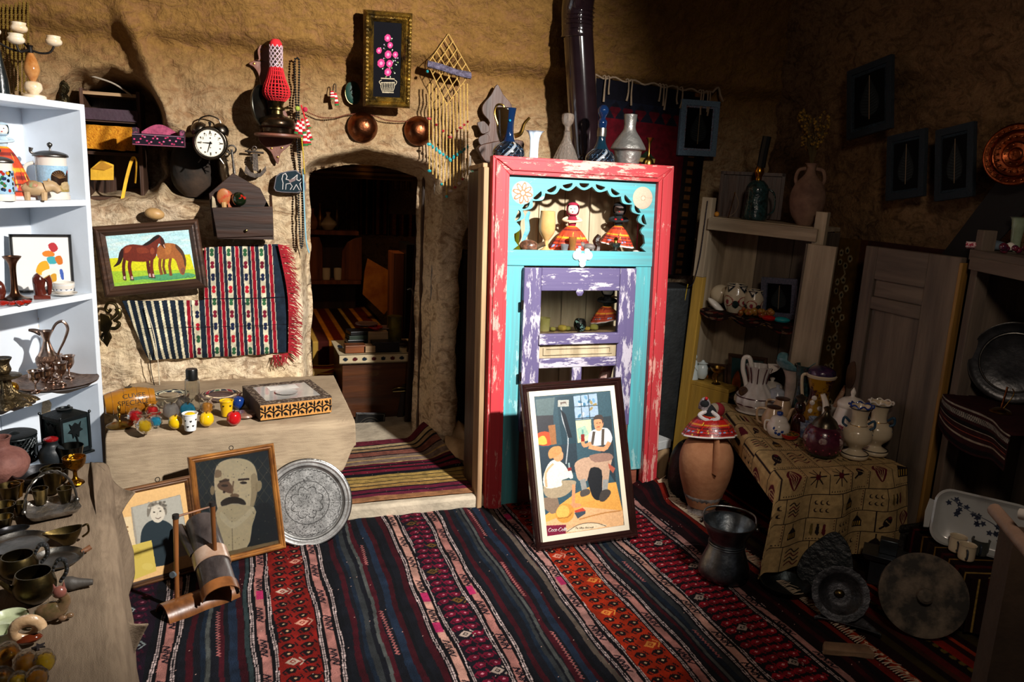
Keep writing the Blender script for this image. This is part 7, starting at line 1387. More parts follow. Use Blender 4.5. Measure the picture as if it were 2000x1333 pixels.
for x in (-12, 8):
    for y in (-9, 7): t.p('foot', t.g().ball((x, y, 3), 1, 8, (6, 4, 3)), MC['turtle_skin'])
t = TC('blue_feather_cloth', 'twisted strip of pale blue cloth hanging in the niche corner', 'cloth', 1026, 488, SZ1, .12); t.one(t.g().tube([(-2, 0, 4), (-5, 0, 20), (2, 0, 40), (0, 0, 62), (4, 0, 76)], [3, 5, 7, 6, 4], 8, sub=4, flat=.4), mt('pale_blue_cloth', '4fa0c0', .8, 0, .6, 60, col2='8fc8dc'))
t = TC('glass_bottle', 'small olive glass vase at the left corner of the niche', 'vase', 1008, 491, SZ1, .05); t.vs([(10, 0), (9, 4), (5, 14), (5, 28), (6, 44)], mt('olive_glass', '6a6a14', .1, 0, 0, trans=.5), t=1)
for i, (x, lab, c, r, h) in enumerate(((1102, 'small grey glass tumbler before the doll skirt', 'smoky', 8, 16), (1117, 'amber shot glass in front of the crimson doll', 'amber', 8, 30))):
    t = TC('shot_glass', lab, 'glass', x, 494, SZ1, .03, group='little glasses in the niche'); t.vs([(r*.8, 0), (r*.8, h*.3), (r, h)], mt('shot_'+c, {'smoky': 'b0b4b8', 'amber': 'd09a58'}[c], .08, 0, .2, trans=.7), t=1.2)
t = TC('elephant_figurine', 'small grey stone elephant at the front of the niche', 'elephant', 1147, 495, SZ1, .035); EG = mt('grey_stone', '6e6460', .5, 0, .2); t.p('body', t.g().ball((2, 0, 11), 1, 16, (13, 7, 7)).ball((-11, 0, 13), 1, 14, (7, 5, 7)), EG); t.t('trunk', [(-16, 0, 12), (-19, 0, 6), (-18, 0, 0)], [3, 2.4, 1.6], EG, sub=3)
for x in (-4, 10):
    for y in (-4, 4): t.t('leg', [(x, y, 8), (x, y, 0)], 3, EG, sub=0)
t = TC('lidded_urn', 'tiny silver and gold urn with red base at the right of the niche', 'urn', 1201, 495, SZ1, .03); t.l('body', [(12, 0), (11, 4), (4, 7), (9, 14), (10, 20)], PEWT); t.l('lid', [(5, 18), (3, 24), (5, 27), (.1, 31)], GOLD)
t = TC('carved_idol', 'dark carved openwork figurine between the two dolls', 'figurine', 1165, 492, SZ1, .07); t.one(t.g().tube([(0, 0, 0), (3, 0, 12), (-2, 0, 22), (3, 0, 34)], [10, 6, 8, 4], 7, sub=3), mt('idol_wood', '2c1a10', .35, 0, .6))
t = TC('white_pebble', 'small white pebble at the right corner of the niche', 'pebble', 1243, 494, SZ1, .04); t.one(t.g().ball((0, 0, 3), 1, 10, (8, 5, 3)), PORC)
# middle compartment
SZ2 = .816
t = TC('onyx_cup', 'yellow onyx cup at the left of the glazed compartment', 'cup', 1062, 637, SZ2, .07); t.vs([(11, 0), (11.5, 12), (12, 25)], mt('yellow_onyx', 'b8ac58', .2, 0, 0, vs=8, col2='d8d08c', coat=.4), t=1.6)
t = TC('cloth_doll', 'headless-looking doll skirt lying tilted behind the door glass', 'doll', 1182, 637, SZ2, .09); doll(t, 28, 30, BLC, BLC, WCL, 21, '1a1a1a', tilt=.5, face=False, top=16)
t = TC('painted_jar', 'little black jar painted with a white scene on the door rail', 'jar', 1132, 642, SZ2, .035); t.vs([(7, 0), (12, 8), (12, 16), (9, 23)], mt('painted_black', '14100e', .25, 0, 0, vs=40, col2='9fc8c0', thr=(.56, .6), coat=.4), t=1.2)
for i, (x, r) in enumerate(((1080, 6), (1098, 9), (1108, 7), (1147, 6), (1160, 9))):
    t = TC('onyx_trinket', ['round pale trinket', 'flat yellow-green stone dish', 'yellow cube trinket', 'slim amber trinket', 'squat yellow glass pot'][i]+' in a row behind the door glass', 'trinket', x, 640, SZ2, .05, group='little onyx trinkets behind the door glass'); t.one(t.g().lathe(cr([(r*.6, 0), (r, r*.4), (r*.8, r*1.1), (.1, r*1.3)], 3), 14), mt('trinket%d' % (i % 2), ['a8a050', 'c0a848'][i % 2], .2, coat=.4))
t = TC('amber_spoon', 'wooden spoon end poking out in the upper right of the glazed compartment', 'spoon', 1184, 590, SZ2+.15, .16); t.one(t.g().tube([(0, 0, 0), (12, 4, 0), (24, 6, -1)], [4, 2, 1.5], 8), MC['egg_wood'])
t = TC('red_trinket', 'red and white figurine in the dark lower compartment', 'figurine', 1180, 741, .655-.29, .10); t.one(t.g().tube([(0, 0, 0), (-4, 0, 60), (6, 0, 120), (-6, 0, 150)], [14, 12, 10, 6], 8, sub=3), mt('red_fig', '7a1810', .5, vs=30, col2='c0a8a0'))
# -- hanging kilim behind the stovepipe
KY = 3.80
a_, b_ = aty(1150, 150, KY), aty(1392, 165, KY); kw, kh = b_.x-a_.x, 1.0
cv = Cv(190, 240, '0d0c14', box=(0, 0, 19, 24)); cv.rect(2.2, 3.2, 15.5, 24, '3c0610'); cv.rect(3, 4, 14.7, 24, '4a0812')
for i in range(7): cv.poly([(2.2+i*2, 2.4), (3.2+i*2, 3.6), (4.2+i*2, 2.4)], '10131f'); cv.poly([(2.2+i*2, 4.6), (3.2+i*2, 3.2), (4.2+i*2, 4.6)], '0f101a')
for y in (9, 12, 15): cv.rect(8.5, y, 11, y+.5, 'a8904c'); cv.poly([(8.5, y), (9.7, y-1), (11, y)], '1a2a1c'); cv.rect(9, y+.5, 10.6, y+2, '14201c')
cv.rect(15.6, 0, 17.8, 24, '14100e'); [cv.rect(16.2, i*1.1, 17.2, i*1.1+.6, '5a3a1c') for i in range(22)]; cv.noise(.3, .2)
t = root('hanging_kilim', 'dark red and navy kilim with knotted cord fringe hung behind the stovepipe', 'kilim', a_)
part(t, 'woven_field', sheet(cv, lambda u, v: (kw*u-.02*v, .006*np.sin(u*20), -kh*v-.03*u)), TEXT, solid=.004)
CORD = mt('hemp_cord', '8a7660', .95, 0, .3, 200)
for i, f in enumerate((.02, .04, .12, .15, .30, .33, .56, .585, .61, .70, .74, .90, .92, .955, .975)):
    x = kw*f; z = -.03*f; part(t, 'fringe_cord', G().tube([(x-.01, .0, z+.012), (x, -.012, z+.012), (x+.003*math.sin(i*2), -.014, z-.05), (x+.006*math.sin(i*3), -.012, z-.075-.02*(i % 3))], [.004, .004, .0045, .006], 6, sub=3), CORD)
part(t, 'fringe_cord', G().tube([(kw*f, -.003, .008-.03*f+.008*math.sin(f*40)) for f in np.linspace(0, 1.0, 40)], .005, 6), CORD); part(t, 'fringe_cord', G().tube([(kw, -.003, -.02), (kw+.03, -.01, .01), (kw+.05, -.01, -.03), (kw+.07, -.01, -.06)], .006, 6, sub=4), CORD)
# -- corner cupboard
GW = wood('grey_cream_wood', '8c7d68', 'b5a48a', 'z', .65, 20); GWX = wood('grey_cream_wood_x', '8c7d68', 'b5a48a', 'x', .65, 20); YW_ = wood('yellow_wood', '9a7a34', 'c0983e', 'z', .6, 16); GWD = wood('grey_dark_wood', '4a4038', '6e6052', 'z', .7, 18); GWDX = wood('grey_dark_wood_x', '4a4038', '6e6052', 'x', .7, 18)
CO = Vector((2.26, 3.50, 0)); cr_z = math.atan2(-.876, .482)
cc = root('corner_cupboard', 'pale wooden cupboard frame leaning in the corner beside the red one, with yellow left post', 'cupboard', CO, rz=cr_z, ry=R_(1.6)); CWd = .64
def cbx(n, m, b, **k): return bx(cc, n, m, b, .003, **k)
cbx('post', YW_, (0, .055, -.02, .02, 0, 1.05)); cbx('post', GW, (-.004, .055, -.022, .022, 1.05, 1.46)); cbx('post', GW, (CWd-.055, CWd, -.02, .02, 0, 1.44), label='plain cream right post')
cbx('top_rail', GWX, (.05, CWd-.03, -.035, .02, 1.30, 1.36)); cbx('top_board', GWX, (.03, CWd-.02, 0, .24, 1.345, 1.365)); cbx('side_panel', GW, (.02, .04, .02, .24, 0, 1.35)); cbx('side_panel', GWD, (CWd-.03, CWd-.015, .02, .24, 0, 1.34))
for i in range(3): cbx('back_board', GWD if i else GW, (.03+i*.19, .03+(i+1)*.19-.003, .225, .24, 0, 1.35))
SZ = [1.365, .88, .49]
for z in SZ[1:]: cbx('shelf_board', YW_, (.04, CWd-.03 if z > .8 else .27, 0, .225, z-.022, z))
cbx('lower_panel', YW_, (.055, .27, .0, .015, .05, .468)); bpy.context.view_layer.update(); CCM = cc.matrix_world.copy()
dl = root('x', None, None); dl.name = 'open_door'; dl.parent = cc; dl.location = (CWd-.065, -.05, 0); part(dl, 'door_leaf', G().box(0, .14, 0, .022, 0, 1.29), GW, False, bev=.003); part(dl, 'door_edge', G().box(0, .008, -.004, 0, 0, 1.29), GWD, False)
part(cc, 'bead_string', beads(G(), cr([(.03, -.026, 1.44), (.03, -.028, 1.3), (.028, -.03, 1.15), (.01, -.03, 1.02), (-.02, -.03, .99)], 5), .0035, n=6), mt('navy_bead', '10162a', .3), kind='stuff')
part(cc, 'yellow_bead_string', beads(G(), [(-.03, -.015, 1.0), (-.045, -.015, .8), (-.05, -.015, .62)], .003, n=5), MC['yellow_yarn'], kind='stuff')
def on_c(px, py, z, d):
    o = CCM @ Vector((0, d, 0)); n = CCM.to_3x3() @ Vector((0, 1, 0)); l = CCM.inverted() @ atpl(px, py, o, n); return CCM @ Vector((l.x, d, z+.001))
def CT_(name, lab, cat, px, py, i, d, **k): return T(name, lab, cat, loc=on_c(px, py, SZ[i], d), **k)
t = CT_('wooden_crate', 'dark open wooden crate standing behind the green bottle', 'crate', 1462, 420, 0, .20)
for b in ((-60, -54, 0, 4, 0, 88), (54, 60, 0, 4, 0, 88), (-60, 60, 0, 4, 82, 88), (-60, 60, 5, 6, 0, 88)): t.p('plank', t.g().box(*b), DARKWZ, False)
t = CT_('green_bottle', 'dark green glittering lamp bottle with gilt neck and tall black handle', 'bottle', 1474, 420, 0, .10); DG = mt('bottle_green', '0a1614', .12, 0, .5, 60, vs=40, col2='2a4a4c', coat=.7); t.v([(22, 0), (24, 6), (22, 40), (21, 62), (12, 74), (7, 76)], DG); t.l('gilt_neck', [(6, 74), (6, 82), (9, 90), (8, 98), (5, 104)], GOLD); t.t('handle', [(2, 0, 100), (4, 0, 130), (7, 0, 158)], [8, 8, 8], BLK, sub=0); t.t('side_handle', [(20, 0, 60), (32, 0, 50), (34, 0, 20), (22, 0, 10)], 2, DG)
t = CT_('clay_amphora', 'dusty two-handled clay amphora holding dried yellow flowers on the corner cupboard', 'amphora', 1572, 432, 0, .08); DU = mt('dusty_clay', '5e4438', .85, 0, .4, 25, vs=8, col2='8a6c58'); t.v([(14, 0), (28, 22), (33, 52), (26, 78), (10, 98), (8, 112), (13, 118)], DU, t=3)
for s_ in (-1, 1): t.t('handle', [(s_*9, 0, 108), (s_*22, 0, 104), (s_*26, 0, 88), (s_*22, 0, 76)], 3.5, DU)
L = t.L+Vector((0, 0, 112*t.kz)); t = T('dried_flowers', 'bunch of dried yellow flowers rising from the clay amphora', 'flowers', loc=L); g = t.g(); g2 = t.g(); rr = random.Random(3)
for i in range(46): a = rr.uniform(-.32, .32); b = rr.uniform(-.3, .3); l = rr.uniform(50, 108); e = (math.sin(a)*l-6, math.sin(b)*l, l); g.tube([(0, 0, -4), (e[0]*.4, e[1]*.4, l*.5), e], .6, 4); [g2.ball((e[0]+rr.uniform(-4, 4), e[1]+rr.uniform(-4, 4), e[2]-rr.uniform(0, 22)), rr.uniform(1.5, 3.2), 6) for _ in range(4)]
t.p('stems', g, mt('dry_stem', '4a3c1c', .9), kind='stuff'); t.p('flower_heads', g2, mt('dry_yellow', '5a4010', .9, vs=60, col2='8a6a1c'), kind='stuff')
t = CT_('thin_bow', 'thin golden stick with a string loop on top of the corner cupboard', 'stick', 1424, 412, 0, .03); t.t('stick', [(0, 0, 0), (4, 0, 24), (8, 0, 50)], 1, BRASS, sub=0); t.t('string', [(8, 0, 50), (16, 0, 30), (12, 0, 12), (0, 0, 2)], .6, CORD)
t = CT_('orange_ball', 'small orange ball on top of the corner cupboard', 'ball', 1401, 411, 0, .02); t.one(t.g().ball((0, 0, 5), 5, 12), BALLC['orange'])
# shelf 1 contents
mm = CCM.copy()
def shc(u, v): return .05+.52*u, np.where(v < .5, .2-.42*v, -.008), .884-np.clip(v-.5, 0, 1)*.10*(.35+.65*np.abs(np.sin(u*9)))
cvx = Cv(120, 40, '20110f'); [cvx.ell(RNG.random(), RNG.random(), .03, .05, ['4a1a14', '0c0a0a', '5a4434'][i % 3]) for i in range(120)]
o = solo('shelf_cloth', 'dark patterned runner cloth hanging over the cupboard shelf edge', 'cloth', sheet(cvx, shc), TEXT, mat=mm, solid=.003)
MJ = painted_mat('jug_glaze', .2, 0, 50, coat=.5)
def jug(lab, x, y, d, r, h, seed):
    t = CT_('painted_jug', lab, 'jug', x, y, 1, d, group='cream jugs painted with dark triangles'); cv = Cv(80, 60, 'cfc2a8', box=(0, 0, 8, 6)); 
    for i in range(4): cv.poly([(i*2+.2, .2), (i*2+1.8, .2), (i*2+1, 1.8)], '14202e'); cv.poly([(i*2+.6, .4), (i*2+1.4, .4), (i*2+1, 1.1)], 'd8d0c0'); cv.ell(i*2+1, 3.4, .75, 1.1, '8a1c24'); cv.ell(i*2+1, 3.4, .6, .95, 'cfc2a8'); cv.ell(i*2+1, 3.6, .25, .5, '8a1c38'); cv.ell(i*2, 4, .4, .8, '1c2c2c')
    t.p('painted_body', sheet(cv, lambda u, v: (np.interp(v, [0, .12, .35, .7, 1], [.85, .8, 1, .95, .6])*r*t.k*np.cos(u*2*PI+seed), np.interp(v, [0, .12, .35, .7, 1], [.85, .8, 1, .95, .6])*r*t.k*np.sin(u*2*PI+seed), h*(1-v)*t.kz)), MJ, solid=-.003); t.l('base', [(r*.6, 0), (r*.55, 1), (.1, 1)], PORC, sub=0)
jug('left painted cream jug with dark triangles and red oval on the cupboard shelf', 1433, 622, .09, 22, 55, 0); jug('right painted cream jug with dark triangles beside the leaf picture', 1467, 628, .10, 18, 50, .6)
t = CT_('porcelain_shell', 'white scalloped porcelain dish at the left of the cupboard shelf', 'dish', 1386, 608, 1, .06); t.one(t.g().at(ry=.7, sc=(t.k, t.k, t.kz)).ball((6, 0, 12), 1, 20, (24, 12, 7)), PORC)
t = CT_('cream_pitcher', 'cream pitcher with red-rimmed lip lying behind the white dish', 'pitcher', 1400, 606, 1, .14); t.p('body', t.g().ball((4, 0, 26), 1, 20, (20, 16, 19)), CREAMP); t.p('lip', t.g().at((-19*t.k, 0, 30*t.kz), ry=-PI/2, sc=t.k).vessel([(6, 0), (10, 6), (15, 10)], 1.5, 24), CREAMP); t.p('red_rim', t.g().at((-19*t.k, 0, 30*t.kz), ry=-PI/2, sc=t.k).tube([(15*math.cos(a), 15*math.sin(a), 10) for a in np.linspace(0, 2*PI, 24, endpoint=False)], 1.2, 6, closed=True), BALLC['orange'])
t = CT_('bead_heap', 'heap of amber, pearl and red beads along the cupboard shelf front', 'beads', 1470, 640, 1, .035); g = t.g(); rr = random.Random(2)
for i in range(26): g.ball((rr.uniform(-28, 34), rr.uniform(-8, 10), 5+rr.uniform(0, 12)), rr.uniform(3.5, 7), 10)
t.one(g, mt('mixed_bead', 'a8843c', .25, 0, 0, vs=30, col2='8a1410', coat=.5), kind='stuff')
m, W, H = fit((1490, 541), (1562, 545), (1557, 626), (1486, 618), ((CCM @ Vector((0, .13, 0)))[:], tuple(CCM.to_3x3() @ Vector((0, 1, 0)))))
r = leafpic('leaf picture in glitter frame standing on the corner cupboard shelf', [(1490, 541), (1562, 545), (1557, 626), (1486, 618)], ((CCM @ Vector((0, .13, 0)))[:], tuple(CCM.to_3x3() @ Vector((0, 1, 0)))), 9, glit=('34485c', '7a7488', '2a3848'))
t = CT_('red_bead_cap', 'red and turquoise beaded trinket at the right of the cupboard shelf', 'trinket', 1512, 640, 1, .04); t.p('red_part', t.g().ball((-12, 0, 6), 1, 12, (14, 8, 6)), BALLC['red']); t.p('turquoise_part', t.g().ball((12, 0, 5), 1, 12, (16, 8, 6)), TQB)
# lower shelf
t = CT_('porcelain_figurine', 'white porcelain girl figurine with a covered jar at her side', 'figurine', 1354, 776, 2, .04); k = t.k; PW_ = mt('pale_porcelain', 'c8d4d4', .2, 0, 0, var=.03, coat=.5)
t.l('robe', [(11, 0), (9, 16), (7, 32), (5, 36), (.1, 38)], PW_, c=(-6, 0, 0)); t.p('head', t.g().ball((-6, -1, 43), 5.5, 16), PW_); t.t('arm', [(-6, -4, 32), (-2, -7, 24), (3, -5, 18)], 2, PW_); t.l('jar', [(7, 3), (11, 12), (11, 22), (8, 30), (10, 32)], PW_, c=(11, 0, 0)); t.l('jar_lid', [(9, 32), (4, 35), (2, 38), (.1, 38)], PW_, c=(11, 0, 0))
cv = Cv(110, 90, '14100c', box=(0, 0, 11, 9)); cv.rect(1, 1, 10, 8, '4a3418'); cv.ell(6.6, 3.6, 1.1, 1.6, 'b0804c'); cv.poly([(5.4, 3), (6.6, 1.4), (7.8, 3), (8, 5.5), (7.4, 3.4), (6.6, 2.4), (5.8, 3.4), (5.2, 5.5)], '140c08'); cv.poly([(4.6, 8), (5.6, 5.8), (7.6, 5.8), (8.8, 8)], '7a4a24'); cv.ell(2.9, 4.2, 1.2, .9, 'c0702c'); cv.ell(3, 5.6, .9, 1.2, '8a5a44'); cv.ell(8.6, 2.4, 1, .7, '3a5a5a'); cv.noise(.1, .3)
q = [(1364, 708), (1420, 712), (1420, 768), (1360, 764)]; pc = ((CCM @ Vector((0, .12, 0)))[:], tuple(CCM.to_3x3() @ Vector((0, 1, 0)))); m, W, H = fit(*q, pc); r = root('beaded_picture', 'small dark beaded frame with a warm painted portrait of two women', 'picture', mat=m); molding(r, W, H, .014, .014, DARKW); part(r, 'picture', flat(cv, W-.02, H-.02, -.004), PIC); part(r, 'backing', G().box(-W/2+.003, W/2-.003, -.002, .004, -H/2, H/2), DARKW, False)
t = CT_('brass_goblet', 'gilt-rimmed goblet before the small portrait frame', 'goblet', 1394, 785, 2, .05); t.vs([(9, 0), (3, 5), (2, 18), (10, 24), (15, 32)], BRASS, t=1.2)
cv = Cv(90, 90, '1c3c40', box=(0, 0, 9, 9)); cv.rect(0, 5, 9, 9, '2a3a1c'); cv.poly([(.5, 6), (2, 3), (3, 6), (2, 8)], 'a04a20', 1, 3); cv.ell(6, 3, 2, 1.5, '4a7a80'); cv.noise(.15, .2)
m, W, H = fit((1424, 690), (1500, 700), (1494, 790), (1420, 778), pc); r = root('teal_painting', 'dark framed teal landscape picture behind the striped white pitcher', 'picture', mat=m); molding(r, W, H, .02, .016, DARKW); part(r, 'picture', flat(cv, W-.03, H-.03, -.004), PIC); part(r, 'backing', G().box(-W/2+.004, W/2-.004, -.002, .004, -H/2, H/2), DARKW, False)
# iron stove, boxes, black kettle between the cupboards
t = root('iron_stove', 'grey sheet-metal stove hidden behind the painted cupboard', 'stove', (2.2, 3.62, 0)); part(t, 'body', G().box(-.16, .16, -.12, .12, .12, .98), mt('sheet_iron', '3c4042', .5, .6, .3), False, bev=.01)
for x in (-.13, .13):
    for y in (-.09, .09): part(t, 'leg', G().box(x-.015, x+.015, y-.015, y+.015, 0, .12), IRON, False)
t = T('black_cauldron', 'round sooty black cauldron squeezed behind the tall clay jar', 'cauldron', loc=Vector((2.10, 3.05, .006))); t.vs([(40, 0), (50, 20), (48, 70), (38, 92), (30, 100)], mt('soot_black', '14191c', .5, .3, .4), t=3)
p = atpl(1286, 868, (2.03, 3.22, 0), (0, 1, 0)); t = root('cardboard_box', 'brown wooden block under the white box beside the red frame', 'box', (p.x+.02, 3.26, 0)); part(t, 'body', G().box(-.05, .05, -.04, .04, 0, p.z-.03), OLDW, False, bev=.004)
solo('white_box', 'small white box perched beside the right edge of the red frame', 'box', G().box(-.05, .05, -.045, .045, 0, .045), mt('white_card', 'c4c8c8', .5, var=.05), (p.x+.02, 3.26, p.z-.029), rz=.3, smooth=False, bev=.003)
# -- rug on the right wall, door, right cupboard
cv = Cv(240, 260, '120c0a', box=(0, 0, 24, 26)); cv.rect(0, 0, 5, 26, '4a3410'); cv.rect(5, 0, 6, 26, '3a1c10'); cv.rect(6, 0, 24, 26, '2a1410')
for i in range(9): 
    for a in range(5): cv.ell(3+.8*math.cos(a*1.26), 2+i*3+.8*math.sin(a*1.26), .35, .35, '8a7a5c'); cv.ell(3+.8*math.cos(a*1.26), 2+i*3+.8*math.sin(a*1.26), .18, .18, '14100c')
    cv.line([(3, 2.9+i*3), (3.4, 3.6+i*3), (2.8, 4.2+i*3)], .15, '8a7a5c')
for i in range(8): cv.ell(8+i*2, 1.2, .7, .5, ['6a4c14', '5a2014'][i % 2])
cv.noise(.25, .2)
Y0_, Y1_ = atx(1622, 466, 2.80).y, 2.12
solo('wall_carpet', 'dark ochre-bordered carpet hung on the right wall behind the grey door', 'carpet', sheet(cv, lambda u, v: (-.01*np.sin(u*14), (Y1_-Y0_)*u, -1.25*v)), TEXT, (2.80, Y0_, 1.30), solid=.006)
DX = 2.62; dY0, dY1 = 2.69, 2.204; DW_ = dY0-dY1
dr = root('wooden_door', 'open grey-brown panelled wooden door with a dark knot hole at the right', 'door panel', (DX, dY0, 0), rz=-PI/2)
def dbx(n, m, b, **k): return bx(dr, n, m, b, .004, **k)
dbx('stile', GWD, (0, .07, 0, .03, .02, 1.29)); dbx('stile', GWD, (DW_-.15, DW_, 0, .03, .02, 1.29)); dbx('rail', GWDX, (.07, DW_-.15, 0, .03, 1.15, 1.29)); dbx('rail', GWDX, (.07, DW_-.15, 0, .03, 1.02, 1.075)); dbx('rail', GWDX, (.07, DW_-.15, 0, .03, .02, .14)); dbx('panel', GWDX, (.07, DW_-.15, .012, .022, 1.075, 1.15)); dbx('panel', GWD, (.07, DW_-.15, .014, .024, .14, 1.02))
part(dr, 'knot_hole', G().prism(cr([(-.002, .74), (.03, .77), (.045, .74), (.05, .70), (.04, .655), (.02, .64), (-.002, .66)], 3, True), -.004, .001), mt('dark_knot', '2a180c', .7, vs=12, col2='4a3018'), False)
dbx('edge_strip', wood('ochre_edge', '6a4c20', 'a07838', 'z', .6, 20), (DW_-.004, DW_+.012, -.004, .034, .02, 1.27))
RCO = Vector((2.63, 2.155, 0)); rca = math.atan2(.918, .397); rc = root('right_cupboard', 'tall dark wooden cupboard at the right edge carrying dolls, tray and striped cloth', 'cupboard', RCO, rz=rca)
def rbx(n, m, b, **k): return bx(rc, n, m, b, .003, **k)
# local +X = away from the camera along the front, local -Y = into the cupboard (towards the right wall)
rbx('post', GWD, (-.03, .02, -.05, 0, 0, 1.40)); rbx('side_panel', GWD, (0, .015, -.30, -.03, 0, 1.30)); rbx('top_board', GWDX, (-.95, .02, -.31, .015, 1.285, 1.325)); rbx('top_rail', GWDX, (-.95, .0, .0, .02, 1.25, 1.30)); rbx('back_board', GWD, (-.95, 0, -.31, -.295, 0, 1.29)); rbx('shelf_board', GWDX, (-.95, 0, -.30, .0, .735, .76)); rbx('side_panel', GWD, (-.97, -.95, -.31, 0, 0, 1.32))
bpy.context.view_layer.update(); RCM = rc.matrix_world.copy(); RCI = RCM.inverted()
def on_r(px, py, z, d):
    o = RCM @ Vector((0, -d, 0)); n = RCM.to_3x3() @ Vector((0, 1, 0)); l = RCI @ atpl(px, py, o, n); return RCM @ Vector((l.x, -d, z+.001))
t = T('cloth_doll', 'small doll in red checked cloth lying on top of the right cupboard', 'doll', loc=on_r(1925, 470, 1.325, .03)); CHK = mt('red_check', 'a03048', .85, 0, 0, vs=90, col2='e0c8c8', thr=(.48, .52)); t.p('leg', t.g().tube([(-32, 0, 8), (-10, 0, 8)], 6, 10), CHK); t.p('leg', t.g().tube([(-30, 6, 6), (-8, 8, 6)], 6, 10), CHK); t.p('dress', t.g().ball((14, 0, 10), 1, 16, (24, 12, 10)), mt('blue_grey_cloth', '3a4a5c', .9, 0, .5, 60, col2='6a7884')); t.p('head', t.g().ball((42, -3, 10), 8, 14), WCL)
t = T('glass_trinket', 'navy and red glass trinkets heap at the right edge of the cupboard top', 'trinkets', loc=on_r(1985, 480, 1.325, .04)); g = t.g(); [g.ball((rr.uniform(-22, 22), rr.uniform(-8, 8), 7+rr.uniform(0, 8)), rr.uniform(5, 9), 12) for _ in range(9)]; t.one(g, mt('trinket_mix', '101c3c', .1, 0, 0, vs=20, col2='8a1c1c', coat=.8), kind='stuff')
t = T('green_vase', 'pale green trumpet vase at the right edge above the dolls', 'vase', loc=on_r(1984, 470, 1.325, .14)); t.vs([(10, 0), (9, 20), (13, 60), (18, 66)], mt('celadon', '8a9a80', .3, coat=.3), t=2)
# copper plate with a cloth draped behind
t = T('copper_plate', 'large embossed copper plate hanging at the right edge of the wall', 'plate', loc=atx(1985, 302, 2.72), rz=-1.25); k = t.k; g = G().at(rx=PI/2, sc=k).lathe(cr([(.1, 6), (10, 6), (14, 3), (22, 6), (26, 3), (40, 2), (44, 6), (48, 3), (56, 5), (60, 2), (58, 0)], 3), 60); t.p('plate', g, mt('copper_warm', 'a85a34', .3, 1, .3, 40, vs=8, col2='6a3018'))
for j, (r_, n_, s_) in enumerate(((34, 18, 2.6), (51, 26, 2.4), (19, 10, 1.8))): 
    for i in range(n_): t.p('boss', G().at(rx=PI/2, sc=k).ball((r_*math.cos(2*PI*i/n_), r_*math.sin(2*PI*i/n_), 5), s_, 8), COPP)
t = T('dark_strap', 'broad black cloth band slanting down from the copper plate', 'strap', loc=atx(1930, 400, 2.80), rz=-PI/2); a, b = atx(1985, 365, 2.79)-t.L, atx(1860, 500, 2.79)-t.L; t.one(G().prism([(-a.y-.06, a.z+.06), (-a.y+.16, a.z+.06), (-b.y+.06, b.z-.1), (-b.y-.12, b.z-.1)], -.006, 0), mt('black_felt', '0d0b0b', .9), smooth=False)
# tray, candlestick on the cloth-covered shelf
SR = .765; cv = Cv(170, 130, '2a1214', box=(0, 0, 17, 13)); 
for y, c, wd in ((6.0, '8a8478', .25), (6.8, '4a4844', .9), (8.2, '0f0c0e', .7), (8.9, '9a9080', .15), (9.8, '8a4030', .15), (10.6, '8a8070', .3), (11.8, '0f0c0e', .8)): cv.rect(0, y, 17, y+wd, c)
for i in range(60): cv.line([(i*.29, 6.8), (i*.29+.1, 7.7)], .08, '9a948a')
cv.noise(.25, .2)
solo('striped_shelf_cloth', 'maroon cloth with grey stripes draped over the right cupboard shelf', 'cloth', sheet(cv, lambda u, v: (-.02-.5*u, np.where(v < .45, -.24+.60*v, .045+.02*np.sin(u*8)), .764-np.clip(v-.45, 0, 1)*.26*(1-.15*np.cos(u*7)))), TEXT, mat=RCM, solid=.004)
t = T('round_tray', 'dark round tray standing on edge inside the right cupboard', 'tray', loc=on_r(1972, 755, SR, .16)); k = t.k; g = G().at((0, 0, 78*k), rx=PI/2-.12, sc=k).lathe(cr([(.1, 0), (56, 0), (60, 5), (70, 6), (76, 9), (78, 7), (70, 3), (60, -2), (.1, -3)], 2), 60); t.p('plate', g, mt('grey_black_enamel', '1c1c1e', .3, .4, .1, vs=14, col2='3a3a3c')); t.p('rim', G().at((0, 8*k*.1, 78*k), rx=PI/2-.12, sc=k).tube([(77*math.cos(a), 77*math.sin(a), 8) for a in np.linspace(0, 2*PI, 60, endpoint=False)], 1.6, 6, closed=True), PEWT); t.p('inner_ring', G().at((0, 0, 78*k), rx=PI/2-.12, sc=k).tube([(57*math.cos(a), 57*math.sin(a), 4) for a in np.linspace(0, 2*PI, 50, endpoint=False)], 1.6, 6, closed=True), PEWT)
t = T('brass_candle_stand', 'small brass stand with tilted rod and thin hook before the dark tray', 'stand', loc=on_r(1962, 762, SR, .05)); t.l('base', [(20, 0), (16, 4), (6, 8), (.1, 9)], BRASS); t.t('rod', [(0, 0, 6), (4, 0, 50)], 2, COPP, sub=0); t.t('hook', [(4, 0, 8), (14, 0, 30), (16, 0, 42), (12, 0, 48)], 1, BRASS)
